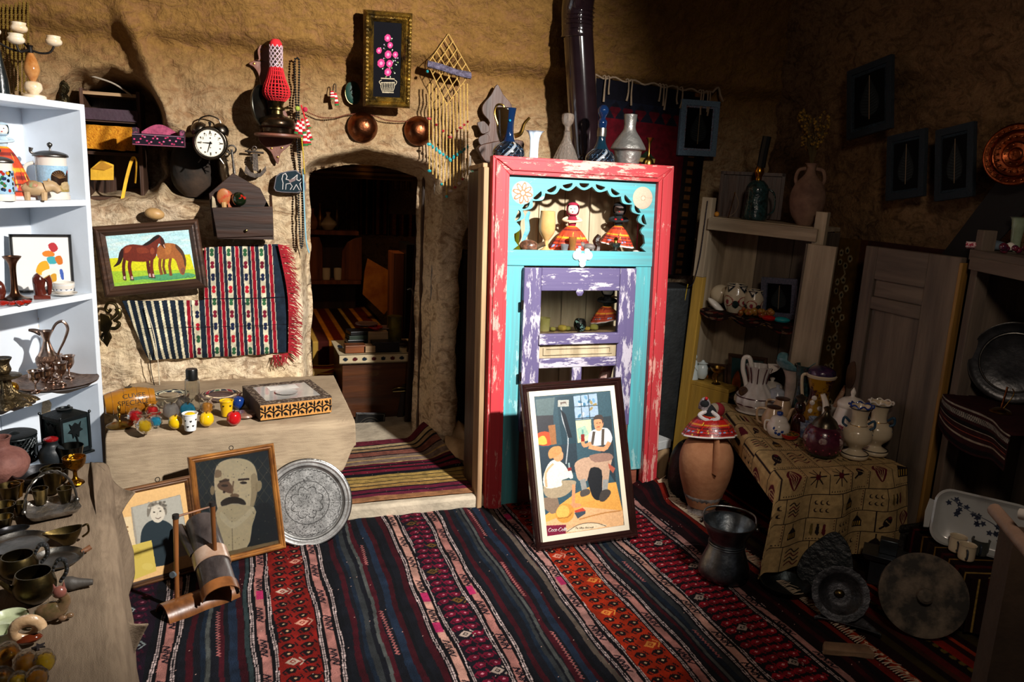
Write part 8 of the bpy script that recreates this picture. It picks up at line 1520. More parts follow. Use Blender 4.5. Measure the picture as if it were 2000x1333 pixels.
# floral platter and cups on the low cloth-covered chest
LBZ = .22; qa, qb = atz(1828, 1064, LBZ), atz(1905, 1128, LBZ); lx = (qb-qa).normalized(); ang = math.atan2(lx.y, lx.x); ch = root('cloth_covered_chest', 'low chest under a dark red blanket with ochre stripes at the lower right', 'chest', (qb.x, qb.y, 0), rz=ang)
part(ch, 'chest_body', G().box(-.40, 0, .012, .33, 0, LBZ-.01), DARKW, False)
cv = Cv(150, 170, '1c0d0c', box=(0, 0, 15, 17))
for x, wd, c in ((1, .5, '4a1414'), (3.4, .35, '7a5a28'), (5, .5, '2a1a10'), (6.6, .3, '8a6a30'), (8.2, .6, '3a1010'), (10, .3, '7a5a28'), (11.5, .8, '40100f'), (13.6, .35, '8a7038')): cv.rect(x, 0, x+wd, 17, c)
cv.noise(.3, .2); part(ch, 'blanket', sheet(cv, lambda u, v: (-.40+.405*np.where(v > -1, 1, 1)*u, np.where(v < .6, .31-.55*v, -.018-.012*np.sin(u*22)*(v-.6)), LBZ+.002*np.sin(u*30)-np.clip(v-.6, 0, 1)*.5)), TEXT, solid=.006)
part(ch, 'blanket_end', sheet(cv, lambda u, v: (.008+.012*np.sin(u*18)*v+.02*v, .33*(1-u)-.02, LBZ-.2*v)), TEXT, solid=.006)
t = T('floral_platter', 'large white rectangular platter with dark blue rose spray leaning at the right', 'platter', 1905, 1085, LBZ+.004); k = t.k
rrp = lambda sx, sz, r_, n=8: [(cx*(sx-r_)+r_*math.cos(a0+PI/2*i/(n-1)), cz*(sz-r_)+r_*math.sin(a0+PI/2*i/(n-1))) for cx, cz, a0 in ((1, 1, 0), (-1, 1, PI/2), (-1, -1, PI), (1, -1, 1.5*PI)) for i in range(n)]
def plat(g, prof):
    L = [rrp(85-o, 56-o, 30-o*.5) for o, d in prof]; n = len(L[0]); vs = [(x*k, d*k, (z+60)*k) for (o, d), l in zip(prof, L) for x, z in l]; return g.add(vs, [(i*n+j, i*n+(j+1) % n, (i+1)*n+(j+1) % n, (i+1)*n+j) for i in range(len(prof)-1) for j in range(n)]+[tuple((len(prof)-1)*n+j for j in range(n)), tuple(range(n-1, -1, -1))])
PLM = mt('platter_white', 'a8aaa8', .2, 0, 0, var=.05, coat=.4); t.rx = -.28; t.p('dish', plat(G(), [(8, 6), (0, -4), (4, -6), (10, 1), (14, 3)]), PLM); t.p('handle_lug', G().prism([(x*k, z*k) for x, z in ((-86, 30), (-96, 28), (-98, 60), (-94, 88), (-84, 86))], -2*k, 2*k), PLM, False, bev=.002)
NB = mt('navy_print', '1a2238', .3)
for i in range(22): a = i*.55; x, z = -60+i*5.6+8*math.sin(i), 88-i*2.2+12*math.sin(i*1.3); t.p('printed_leaf', G().prism([(x*k+6.5*k*math.cos(b+a)*(1 if j % 2 else .5), z*k+6.5*k*math.sin(b+a)*(1 if j % 2 else .5)) for j, b in enumerate(np.linspace(0, 2*PI, 10, endpoint=False))], 2.2*k, 3.2*k), NB, False)
t.t('printed_stem', [(-58, 2.6, 90), (-20, 2.6, 74), (20, 2.6, 62), (60, 2.6, 40)], .8, NB)
for i, (x, y, m_, lab) in enumerate(((1868, 1076, CREAMP, 'small white mug lying tipped by the floral platter'), (1886, 1092, CREAMP, 'small white mug with dark handle print standing on the chest'), (1912, 1082, mt('grey_mug', '3c3e3a', .5), 'dark grey mug right of the white mugs'), (1945, 1078, MC['grey_mug'], 'dark grey mug at the far right of the chest'))):
    t = T('small_mug', lab, 'mug', x, y, LBZ+.01, group='little mugs on the striped chest'); t.v([(13, 0), (15, 3), (15, 24), (16, 28)], m_, t=1.5); t.t('handle', [(0, -15, 22), (2, -21, 20), (2, -21, 8), (0, -15, 6)], 1.8, mt('dark_handle', '2c3440', .4))
t = T('yellow_tassel_cord', 'curved yellow cord hanging off the striped chest', 'cord', loc=atz(1950, 1135, LBZ)); t.one(t.g().tube([(10, 0, 6), (-12, 0, -2), (-14, 0, -16), (-4, 0, -26), (-2, 0, -20)], [2, 5, 6, 4, 2], 8, sub=4), mt('olive_cord', '5a5020', .8))
# blurred wooden stand close to the camera at the lower right
p0 = Vector(CP+ray(1942, 996)*1.15); p1 = Vector(CP+ray(2040, 1112)*1.0); st = root('wooden_easel', 'rough brown wooden stand with pale rail at the lower right corner', 'stand', (p0.x, p0.y, 0)); 
part(st, 'pale_rail', G().tube([(0, 0, p0.z), (p1.x-p0.x, p1.y-p0.y, p1.z)], .010, 12), mt('pale_rail_wood', '8a7060', .5)); w_ = .16
part(st, 'board', G().hexa([(.09, .02, 0), (.36, -.12, 0), (.38, -.08, 0), (.11, .06, 0), (.055, .0, p0.z-.05), (.30, -.14, p0.z-.06), (.32, -.10, p0.z-.06), (.075, .04, p0.z-.05)]), mt('rough_board', '3a2a1c', .8, 0, .3, 20), False); part(st, 'bolt', G().tube([tuple(Vector(CP+ray(1992, 1004)*1.08)-st.location), tuple(Vector(CP+ray(2030, 1012)*1.06)-st.location)], .008, 12), mt('bolt_white', 'b8b0a8', .3))
# -- low table with figured cloth
RZ = .42; A_, B_, C_, D_ = (1.967, 2.26), (2.57, 2.25), (2.60, 2.86), (2.36, 3.24)
rt = root('low_table', 'low dark table at right under the figured beige cloth', 'table', (A_[0], A_[1], 0))
rel2 = lambda p, z: (p[0]-A_[0], p[1]-A_[1], z)
part(rt, 'table_top', G().hexa([rel2(p, RZ-.045) for p in ((1.99, 2.29), (2.55, 2.28), C_, D_)]+[rel2(p, RZ-.006) for p in ((1.99, 2.29), (2.55, 2.28), C_, D_)]), DARKW, False)
for p in ((2.02, 2.32), (2.5, 2.31), (2.5, 2.74), (2.33, 3.05)): part(rt, 'leg', G().box(p[0]-A_[0], p[0]-A_[0]+.045, p[1]-A_[1], p[1]-A_[1]+.045, 0, RZ-.045), DARKWZ, False)
def figcloth():
    cv = Cv(420, 560, 'b39768', box=(0, 0, 42, 56)); ink, red = '241a1c', '5a1a24'; rr = random.Random(4); y = 0; row = 0
    def motif(k, x, y, s):
        if k == 0: 
            for i in range(3):
                for j in range(2): cx_, cy_ = x+s*(.25+.28*i), y+s*(.3+.4*j); cv.ell(cx_, cy_, s*.11, s*.11, ink); cv.ell(cx_+s*.05, cy_-s*.02, s*.09, s*.09, 'b39768')
        elif k == 1: cv.poly([(x+s*.2, y+s*.8), (x+s*.8, y+s*.8), (x+s*.78, y+s*.45), (x+s*.5, y+s*.15), (x+s*.22, y+s*.45)], ink); [cv.rect(x+s*(.27+.13*i), y+s*.5, x+s*(.32+.13*i), y+s*.75, 'b8903c') for i in range(4)]; cv.line([(x+s*.5, y+s*.2), (x+s*.5, y)], .25, ink)
        elif k == 2: cv.poly([(x+s*.5, y+s*.05), (x+s*.85, y+s*.35), (x+s*.6, y+s*.85), (x+s*.4, y+s*.85), (x+s*.15, y+s*.35)], red, 1, 4); [cv.line([(x+s*.5, y+s*.08), (x+s*(.3+.13*i), y+s*.4), (x+s*.5, y+s*.85)], .18, 'c0a478', 1, 3) for i in range(4)]
        elif k == 3: cv.ell(x+s*.5, y+s*.5, s*.22, s*.34, ink, .6); cv.ell(x+s*.62, y+s*.28, s*.12, s*.09, red); cv.line([(x+s*.3, y+s*.75), (x+s*.1, y+s*.9)], .5, ink); [cv.ell(x+s*(.4+.07*i), y+s*(.45+.06*i), .18, .18, 'b39768') for i in range(4)]
        elif k == 4: [cv.line([(x+s*.5, y+s*.5), (x+s*(.5+.4*math.cos(a)), y+s*(.5+.4*math.sin(a)))], .3, ink) for a in np.linspace(0, 2*PI, 8, endpoint=False)]; cv.ell(x+s*.5, y+s*.5, s*.13, s*.13, red)
        elif k == 5: [cv.line([(x+s*.1, y+s*(.2+.18*i)), (x+s*.4, y+s*(.1+.18*i)), (x+s*.65, y+s*(.3+.18*i)), (x+s*.9, y+s*(.2+.18*i))], .3, [ink, red][i % 2], 1, 3) for i in range(4)]
        elif k == 6: [cv.poly([(x+s*(.2+.3*i), y+s*.2), (x+s*(.3+.3*i), y+s*.2), (x+s*(.34+.3*i), y+s*.7), (x+s*(.28+.3*i), y+s*.85), (x+s*(.14+.3*i), y+s*.7)], ['6a5830', ink, red][i]) for i in range(3)]
    while y < 56:
        h = rr.choice([5.5, 6.5, 7.5]); x = -rr.random()*3
        while x < 42:
            wd = rr.choice([5.5, 7, 8]); cv.line([(x, y), (x+wd, y), (x+wd, y+h), (x, y+h), (x, y)], .22, ink); kx = rr.randrange(7); motif(kx, x+.5, y+.5, min(wd, h)-1)
            if rr.random() < .5: [cv.ell(x+.7+i*.7, y+h-.5, .16, .16, ink) for i in range(int(wd/.7)-1)]; [cv.ell(x+wd-.5, y+.6+i*.7, .16, .16, red) for i in range(int(h/.7)-1)]
            x += wd
        y += h
    cv.noise(.15, .12, 6)
    def pos(u, v):
        # u 0..1 across incl. left overhang, v 0..1 back to front then down
        uu = np.clip((u-.09)/.91, 0, 1); lo = np.clip(.09-u, 0, 1)*1.2; vv = np.clip(v/.62, 0, 1); dn = np.clip(v-.62, 0, 1)*1.02
        x = (D_[0]*(1-uu)+C_[0]*uu)*(1-vv)+(A_[0]*(1-uu)+B_[0]*uu)*vv; y = (D_[1]*(1-uu)+C_[1]*uu)*(1-vv)+(A_[1]*(1-uu)+B_[1]*uu)*vv
        f = np.clip(dn/.12, 0, 1); y = y-f*(.02+.018*np.sin(uu*16+1)+.02*np.sin(uu*7)*(dn*2)); x = x-f*(1-uu)*.02+(uu-.4)*dn*.25
        z = RZ+.004*fbm(u*9, v*12, 3, 3)-dn*(.95+.0*uu)-.0*lo; x = x-np.clip(lo, 0, .02)*1-.02*np.clip(lo*20, 0, 1); z = z-np.clip(lo-.01, 0, 1)
        z = np.maximum(z, .035+.02*np.sin(uu*9)*(dn > .3)); z = np.where((uu > .82) & (dn > 0), np.maximum(z, .10), z); return x, y, z
    return sheet(cv, pos)
solo('figured_tablecloth', 'beige tablecloth printed with dark tulips, moons and minarets over the low table', 'tablecloth', figcloth(), TEXT, solid=.003)
RT = RZ+.008
def P_(name, lab, cat, x=None, y=None, **k): return T(name, lab, cat, x, y, RT, **k)
MAR = mt('maroon_gloss', '4a1a24', .2, coat=.5)
t = P_('fluted_pitcher', 'large white fluted pitcher with dark stripes, biggest piece on the figured cloth', 'pitcher', 1473, 803); t.v([(26, 0), (38, 14), (38, 28), (24, 46), (16, 58), (20, 76), (25, 88)], mt('striped_porcelain', 'ccc6c0', .18, 0, 0, vs=30, col2='e2dedb', stretch=(1, 1, .05), coat=.5), lobes=12, amp=.03, n=72)
for z, r in ((16, 38.8), (30, 37.6)): t.p('dark_band', t.g().tube([(r*math.cos(a), r*math.sin(a), z) for a in np.linspace(0, 2*PI, 48, endpoint=False)], 1.1, 6, closed=True), MAR)
for j in range(10): a = 2*PI*j/10+.3; t.p('dark_stripe', t.g().tube([(r*1.03*math.cos(a), r*1.03*math.sin(a), z) for r, z in ((17, 56), (20, 72), (25, 86))], 1, 5), MAR)
t.t('handle', [(-14, 0, 84), (-20, 0, 100), (-30, 0, 98), (-30, 0, 78), (-24, 0, 60), (-20, 0, 46)], 4.5, PORC); t.t('spout', [(18, 0, 84), (30, 0, 88), (38, 0, 92)], [12, 8, 3], PORC, flat=.6, sub=3); t.p('grape_relief', t.g().ball((-24, -22, 40), 1, 14, (9, 4, 10)), mt('grape_brown', '3a1c18', .4, 0, .8, 200, col2='7a5a20')); t.l('foot', [(30, -1), (36, 1), (26, 3)], PORC, sub=0)
def teapot(lab, x, y, r, h, m_, band=None, spout=1, handle=-1, lid=True, name='teapot'):
    t = P_(name, lab, 'teapot', x, y); t.v([(r*.7, 0), (r, h*.35), (r*.95, h*.6), (r*.6, h)], m_)
    if spout: t.t('spout', [(spout*r*.8, 0, h*.35), (spout*r*1.25, 0, h*.55), (spout*r*1.5, 0, h*.95), (spout*r*1.8, 0, h*1.05)], [r*.28, r*.2, r*.14, r*.12], m_)
    if handle: t.t('handle', [(handle*r*.6, 0, h*.9), (handle*r*1.4, 0, h*.85), (handle*r*1.35, 0, h*.35), (handle*r*.9, 0, h*.2)], r*.11, m_)
    if lid: t.l('lid', [(r*.68, h), (r*.55, h*1.1), (r*.15, h*1.2), (r*.18, h*1.3), (.1, h*1.33)], m_)
    return t
def spots(t, r, h, m_, n=5, s=3, seed=1, a0=-2.2, a1=-.9, z0=.3, z1=.7):
    q = random.Random(seed)
    for i in range(n): a = q.uniform(a0, a1); t.p('painted_petal', t.g().ball((r*math.cos(a), r*math.sin(a), h*q.uniform(z0, z1)), 1, 8, (s, s*.35, s)), m_)
BLF = mt('blue_print', '1c3c8a', .25, coat=.4); PKF = mt('pink_print', '9a3a4c', .3, coat=.3)
t = P_('sugar_pot', 'white lidded sugar pot half hidden behind the blue-flowered teapot', 'sugar pot', 1502, 797); t.v([(16, 0), (24, 14), (24, 28), (16, 40)], PORC); t.l('lid', [(25, 38), (24, 44), (12, 50), (3, 52), (5, 58), (.1, 60)], PORC)
t = teapot('white teapot with blue flowers and raised spout behind the cream ones', 1513, 810, 22, 44, mt('bluish_porcelain', 'b4bcc8', .2, coat=.5)); spots(t, 21, 44, BLF, 7, 4, 2)
t = P_('wavy_vase', 'white vase with flaring wavy teal rim at the back of the table', 'vase', 1537, 816); t.p('body', t.g().vessel([(12, 0), (10, 40), (12, 76), (20, 94)], 2, 40, 4), mt('cream_blush', 'b8a89c', .3, coat=.4)); t.p('wavy_rim', (lambda g: g.grid(61, 5, lambda u, v: ((20+v*(16+9*math.cos(3*u*2*PI)))*math.cos(u*2*PI), (20+v*(10+6*math.cos(3*u*2*PI)))*math.sin(u*2*PI), 94+v*(14+10*math.cos(3*u*2*PI)))))(t.g()), mt('teal_rim', '1f6f80', .2, 0, 0, vs=16, col2='8ab0b4', coat=.5), solid=.002)
t = P_('dark_glass_jar', 'tall dark green ribbed glass jar behind the painted jug', 'jar', 1562, 824); t.vs([(16, 0), (17, 30), (13, 70), (20, 102), (22, 110)], DG, lobes=12, amp=.05, n=60)
t = P_('painted_tall_jug', 'tall jug painted in yellow, maroon and white with a dark blue lid', 'jug', 1591, 836); JU = mt('jug_paint', 'a07414', .25, 0, 0, vs=12, col2='3a1218', thr=(.48, .54), coat=.5); t.v([(16, 0), (24, 14), (22, 40), (18, 66), (22, 86), (27, 100)], JU); t.l('white_rim', [(27, 98), (28.5, 102), (26, 104)], CREAMP, sub=0); t.l('lid', [(26, 102), (24, 112), (12, 118), (.1, 120)], mt('blue_lid', '141c3a', .25, 0, .3, vs=40, col2='4a2a4c', coat=.5)); t.t('handle', [(-22, 0, 100), (-34, 0, 96), (-30, 0, 60), (-22, 0, 40)], 3, CREAMP); spots(t, 22.5, 90, PORC, 5, 5, 8)
t = teapot('beige teapot with brown rim, back one of the cream pair', 1524, 822, 20, 42, mt('beige_glaze', 'b89a78', .25, 0, 0, vs=5, col2='cbb08c', coat=.4), lid=False); t.l('brown_rim', [(12.5, 41), (14, 43), (12, 44)], mt('brown_rim', '4a2c1c', .3), sub=0)
t = teapot('beige teapot with dark red rose, front one of the cream pair', 1507, 838, 21, 42, MC['beige_glaze'], lid=False); t.l('brown_rim', [(13, 41), (14.5, 43), (12.5, 44)], MC['brown_rim'], sub=0); spots(t, 20.5, 42, mt('rose_print', '4a1420', .4), 6, 4, 5, -1.9, -1.2, .2, .5)
t = P_('sugar_bowl', 'small white sugar bowl with blue flower and blue-knobbed lid', 'sugar bowl', 1518, 852); t.v([(15, 0), (21, 10), (21, 22), (15, 30)], PORC); t.l('lid', [(17, 29), (14, 36), (6, 40)], PORC); t.l('knob', [(3, 39), (6, 43), (5, 47), (.1, 48)], BLF); spots(t, 20.5, 30, BLF, 8, 3.6, 3, -1.9, -1.2)
t.t('handle', [(-17, 0, 28), (-25, 0, 26), (-25, 0, 12), (-20, 0, 8)], 1.8, PORC)
t = P_('painted_dish', 'little red lacquer dish with bright floral inside at the table edge', 'dish', 1541, 858); t.v([(9, 0), (15, 4), (19, 11)], BALLC['red'], t=1.2); t.l('painted_inside', [(17.5, 10.8), (10, 6), (.1, 5)], mt('floral_mix', '101a18', .3, 0, 0, vs=90, col2='d09a20', thr=(.5, .54)), sub=0)
t = P_('gilt_bottle', 'small black and red gilt bottle with crown stopper among the teapots', 'bottle', 1556, 850); t.v([(11, 0), (13, 14), (12, 34), (6, 42), (10, 50), (9, 60), (5, 64)], mt('gilt_black', '14100e', .2, .3, .1, vs=10, col2='5a1a10', coat=.6)); t.l('stopper', [(5, 64), (11, 74), (3, 78), (.1, 80)], PEWT, sub=0)
for i, (x, y) in enumerate(((1570, 854), (1588, 846))):
    t = P_('blue_cup', ['blue and white beaker left of its twin behind the purple jar', 'blue and white beaker right of its twin behind the purple jar'][i], 'cup', x, y, group='blue and white beakers'); t.vs([(8, 0), (10, 14), (12, 30)], mt('blue_white', '1c3468', .25, 0, 0, vs=40, col2='b8c4d4', coat=.4), t=1.4)
t = P_('coffee_pot', 'tall white coffee pot with pink flowers and long curved spout', 'coffee pot', loc=Vector((2.53, 2.55, RT))); t.v([(26, 0), (34, 12), (30, 44), (24, 70)], PORC, lobes=10, amp=.02, n=60); t.l('lid', [(26, 70), (26, 78), (16, 86), (4, 90), (5, 98), (1, 106), (.1, 107)], PORC); t.t('spout', [(-26, 0, 22), (-42, 0, 36), (-46, 0, 66), (-54, 0, 86)], [10, 8, 6, 4.5], PORC); t.t('handle', [(24, 0, 66), (44, 0, 72), (52, 0, 60), (44, 0, 30), (30, 0, 18)], 3, PORC); spots(t, 31, 70, PKF, 7, 6, 6, -2.4, -1.2, .2, .55)
t = P_('lidded_jar', 'round purple lidded jar with white medallions and bronze domed lid', 'jar', 1604, 888); t.v([(24, 0), (34, 14), (38, 32), (32, 50), (22, 58)], mt('purple_glaze', '3c1426', .25, 0, .1, vs=30, col2='5c2438', coat=.4)); t.l('lid', [(25, 56), (20, 66), (9, 76), (5, 84), (7, 90), (.1, 94)], mt('bronze_lid', '4a4438', .3, .9, .1, col2='7a7058'))
for a in (-2.5, -1.57, -.65): r = 36.5; t.p('white_medallion', t.g().ball((r*math.cos(a), r*math.sin(a), 34), 1, 14, (6.5 if a != -1.57 else 8, 1.8, 7)), mt('medallion', 'b0a49c', .4, 0, 0, vs=150, col2='6a2a3a')); 
for i in range(14): a = -2.7+i*.17; t.p('white_scroll', t.g().ball((37*math.cos(a), 37*math.sin(a), 48+3*math.sin(i*2)-(32 if i % 2 else 0)), 1.6, 6), PKF)
t.l('green_foot', [(25, 0), (30, 5), (26, 6)], mt('moss_green', '28301c', .5), sub=0)
for i, (x, y) in enumerate(((1668, 892), (1706, 885))):
    t = P_('ruffled_vase', ['cream crackle vase with ruffled rim beside the purple jar', 'cream crackle vase with ruffled rim and blue bows, nearest the grey door'][i], 'vase', x, y, group='pair of ruffled cream vases'); t.v([(24, 0), (25, 6), (13, 14), (14, 20), (27, 34), (26, 52), (15, 64), (15, 84), (21, 98)], CREAMP, t=2, n=40)
    for z, r in ((8, 24.5), (62, 15.6), (94, 20)): t.p('dark_band', t.g().tube([(r*math.cos(a), r*math.sin(a), z) for a in np.linspace(0, 2*PI, 36, endpoint=False)], .9, 5, closed=True), INK if z != 62 else GOLD)
    t.p('ruffled_rim', t.g().tube([((21+1.5*math.cos(8*a))*math.cos(a), (21+1.5*math.cos(8*a))*math.sin(a), 99+2*math.sin(8*a)) for a in np.linspace(0, 2*PI, 80, endpoint=False)], 1.6, 6, closed=True), BLF if i == 0 else PORC)
    for s_ in (-1, 1): t.p('blue_bow', t.g().tube([(s_*16, -3, 66), (s_*26, -5, 74), (s_*28, -5, 62), (s_*20, -6, 56), (s_*26, -5, 46)], 2.4, 8, sub=4), mt('slate_blue', '28445a', .4))
t = P_('white_salt_pot', 'small white beaker with dark rim behind the coffee pot spout', 'beaker', 1632, 838); t.vs([(12, 0), (13, 20), (15, 44)], PORC, t=1.4)
t = P_('painted_doll_rod', 'orange and white painted stick leaning behind the tall jug', 'stick', 1618, 838); t.one(t.g().tube([(0, 10, 20), (8, 12, 50), (22, 14, 84)], [4, 5, 5], 10), mt('orange_stick', '8a3a18', .4, vs=40, col2='c0a88c'))
# -- on the floor at the right
FZ = .008
def Fl(name, lab, cat, x, y, **k): return T(name, lab, cat, x, y, FZ, **k)
t = Fl('clay_jar', 'large terracotta jar with whitened base standing on the runner rug', 'jar', 1369, 1000); JR = mt('jar_clay', '9a6442', .85, 0, .35, 25, vs=7, col2='b8835c')
t.v([(28, 14), (36, 34), (48, 70), (51, 100), (46, 122), (34, 138), (22, 142), (20, 152), (26, 158)], JR, t=4, n=40); t.l('whitened_foot', [(27, 0), (29, 3), (26, 8), (30, 20), (37.5, 36), (36, 36)], mt('limewash', '8a807a', .9, 0, .6, 40, vs=20, col2='4c4440', thr=(.42, .6)), sub=2)
t.t('handle', [(14, -26, 148), (16, -44, 134), (17, -51, 112), (16, -49, 92)], [7, 8, 8, 9], JR, flat=.4)
JT = t.L+Vector((0, 0, 150*t.kz)); t = T('cloth_doll', 'doll in shiny red-orange skirt seated on the mouth of the clay jar', 'doll', loc=JT); k = t.k
t.p('skirt', sheet(skirt_cv(44, ('a01410', 'c8781c', '5a0c10', '14203c', 'c01c14')), lambda u, v: ((8+44*v**.6*(1+.05*np.sin(u*2*PI*9)))*k*np.cos(u*2*PI), (8+36*v**.6)*k*np.sin(u*2*PI), (34-40*v**1.3-14*v*np.cos(u*2*PI+.9)*-1*.6)*t.kz)), painted_mat('shiny_skirt', .35, .6, 120, coat=.4), solid=.0015)
t.t('body', [(0, 0, 28), (-4, 0, 40), (-8, 0, 50)], [14, 13, 8], BLC, n=12); t.p('head', t.g().ball((-14, -4, 54), 9, 16), BLC); t.l('headscarf', [(12, 44), (11, 54), (6, 64), (.2, 66)], mt('white_scarf', 'b0a8a8', .8, 0, .4, 60, vs=30, col2='3a2024'), c=(-14, 0, 0)); t.t('arm', [(-10, -8, 42), (-22, -14, 34), (-8, -20, 28), (8, -18, 30)], 4, mt('glove_white', 'c4bcb8', .8)); t.t('arm', [(0, -8, 42), (14, -14, 34), (4, -20, 28)], 4, MC['glove_white']); t.p('red_rose', t.g().ball((-12, -8, 66), 3.4, 10), BALLC['red']); t.p('red_rose', t.g().ball((-2, -20, 32), 2.8, 10), BALLC['red'])
t = Fl('copper_cauldron', 'tinned copper cauldron with flared rim and bail handle on the kilim edge', 'cauldron', 1412, 1128); t.v([(36, 0), (48, 8), (47, 24), (34, 58), (33, 70), (40, 84), (48, 98), (50, 104)], TINM, t=2.4, n=44); k = t.k
for z, r in ((62, 34), (66, 34)): t.p('ridge', t.g().tube([(r*math.cos(a), r*math.sin(a), z) for a in np.linspace(0, 2*PI, 40, endpoint=False)], 1.2, 6, closed=True), TINM)
t.t('bail_handle', [(50, 6, 100), (46, 30, 110), (20, 48, 112), (-20, 48, 112), (-46, 30, 110), (-50, 6, 100)], 1.8, PEWT); t.p('handle_lug', t.g().ball((52, 4, 96), 4, 10), PEWT); t.p('handle_lug', t.g().ball((-52, 4, 96), 4, 10), PEWT)
t = Fl('metal_plate', 'shallow dark tinned plate lying by the rug fringe', 'plate', 1532, 1155); t.vs([(30, 0), (38, 5), (47, 16), (48, 17)], mt('dark_tin', '3c4448', .4, .9, .3, 30, vs=9, col2='22282a'), t=2, n=44)
t = Fl('scalloped_bowl', 'grey scalloped metal bowl with brass centre propped on its side', 'bowl', 1632, 1205); g = G().at((0, 0, 50*t.k), rx=1.15, rz=.15, sc=t.k); g.vessel([(16, 0), (26, 4), (38, 16), (42, 20), (52, 21)], 2, 60, 4, lobes=20, amp=.012); t.p('bowl', g, mt('rough_grey', '55555a', .5, .7, .6, 40, vs=12, col2='2a2c2e')); g = G().at((0, 0, 50*t.k), rx=1.15, rz=.15, sc=t.k).ball((0, 0, 5), 1, 14, (10, 8, 6)); t.p('brass_centre', g, OBRASS); 
t = Fl('curved_shard', 'broad curved grey metal leaf lying under the scalloped bowl', 'dish', 1655, 1222); t.one(t.g().grid(20, 8, lambda u, v: (-60+120*u, -20+40*v*math.sin(PI*u), 3+14*(v-.5)**2*2+6*math.sin(PI*u)*v)), MC['rough_grey'], solid=.003)
t = Fl('stone_lid', 'huge mottled round stone disc with central knob leaning at the right', 'stone lid', 1790, 1232); g = G().at((0, 0, 76*t.k), rx=1.2, rz=.25, sc=t.k).lathe(cr([(.1, -8), (70, -8), (78, -4), (79, 4), (74, 9), (30, 12), (16, 13)], 2)+[(15, 13), (14, 26), (9, 30), (.1, 30)], 52); t.p('disc', g, mt('mottled_stone', '302e2a', .9, 0, .8, 22, vs=12, col2='6e6152', thr=(.42, .62)))
t = Fl('dark_leather_bellows', 'black embossed leather bellows shape leaning on the figured tablecloth', 'bellows', 1606, 1158); t.one(G().at((0, 0, 22*t.k), rx=-.3, sc=t.k).prism(cr([(-48, 0), (-46, 40), (-20, 78), (8, 100), (34, 80), (48, 40), (46, -10), (0, -20)], 4, True), 0, 6), mt('black_leather', '0c1013', .45, 0, .9, 40, vs=20, col2='1c2226'), bev=.002)
t = Fl('tin_box', 'grey tin oil-press box with sloping top behind the stone lid', 'tin box', 1722, 1140); t.p('body', t.g().box(-26, 30, -16, 20, 0, 46), mt('grey_tin', '4c5258', .35, .8, .1), False, bev=.002); t.p('tray', t.g().hexa([(-34, -22, 46), (36, -22, 46), (36, 24, 46), (-34, 24, 46), (-42, -28, 58), (44, -28, 58), (44, 30, 58), (-42, 30, 58)]), MC['grey_tin'], False, bev=.002); t.p('neck', t.g().box(-14, 18, -8, 12, 58, 84), MC['grey_tin'], False, bev=.003)
t = Fl('wicker_handle', 'dark ridged wicker basket rim slanting before the floral platter', 'basket', 1780, 1110); t.t('rim', [(-40, 10, 60), (0, 0, 80), (36, -6, 96)], 7, mt('dark_wicker', '17130f', .7, 0, 1, 60)); t.p('side', t.g().grid(12, 5, lambda u, v: (-40+76*u, 10-16*u-6*v, (60+36*u)*(1-v))), MC['dark_wicker'], solid=.004)
t = Fl('wooden_wedge', 'worn wooden wedge lying across the rug fringe at lower right', 'wedge', 1650, 1272); t.one((lambda p: G().hexa([(p(1606, 1262)[0], p(1606, 1262)[1], 0), (p(1606, 1280)[0], p(1606, 1280)[1], 0), (p(1708, 1290)[0], p(1708, 1290)[1], 0), (p(1690, 1268)[0], p(1690, 1268)[1], 0)]+[(a[0], a[1], .022) for a in (p(1608, 1264), p(1608, 1280), p(1708, 1288), (p(1690, 1270)))]))(lambda x, y: tuple(t.Mi @ atz(x, y, FZ))), mt('worn_wood', '5c4634', .7, 0, .4, 20, vs=8, col2='8a6c50'), smooth=False, bev=.004)
t = T('red_cloth_ball', 'red and cream cloth ball perched at the table edge', 'toy ball', 1392, 812, .425); t.p('red_half', t.g().ball((8, 0, 12), 14, 18), mt('red_felt', '7a0c18', .8)); t.p('cream_patch', t.g().ball((2, -5, 14), 11.5, 16), mt('cream_felt', '9a8c78', .8))
# -- the back room seen through the doorway
IF = .056
def ibox(name, lab, cat, px0, py0, px1, py1, Y, dep, m, zb=None, **k):
    """box whose front face fills the photo rectangle at depth Y"""
    a, b = aty(px0, py1, Y), aty(px1, py0, Y); z0 = a.z if zb is None else zb; return solo(name, lab, cat, G().box(0, b.x-a.x, 0, dep, 0, b.z-z0), m, (a.x, Y, z0), smooth=False, bev=.003, **k)
WRM = wood('warm_wood', '4a2410', '8a4c22', 'z', .5, 16); WRD = wood('warm_dark_wood', '1e1009', '3c2012', 'z', .55, 16); WRX = wood('warm_wood_x', '4a2410', '8a4c22', 'x', .5, 16)
a, b = aty(668, 870, 4.42), aty(826, 690, 4.42); cw_, chh = b.x-a.x, b.z-IF
ct = root('tall_chest', 'dark wooden chest with iron latch just inside the doorway', 'chest', (a.x, 4.42, IF)); part(ct, 'chest_body', G().box(0, cw_, 0, .42, 0, chh-.03), wood('chest_wood', '2c160a', '5a3014', 'x', .4, 12, coat=.3), False, bev=.004); part(ct, 'lid', G().box(-.01, cw_+.01, -.012, .43, chh-.03, chh), DARKW, False, bev=.004)
part(ct, 'latch', G().tube([(cw_*.62, -.012, chh*.45), (cw_*.68, -.022, chh*.48), (cw_*.8, -.022, chh*.47), (cw_*.82, -.02, chh*.43), (cw_*.62, -.014, chh*.42)], .006, 8, sub=3), OBRASS)
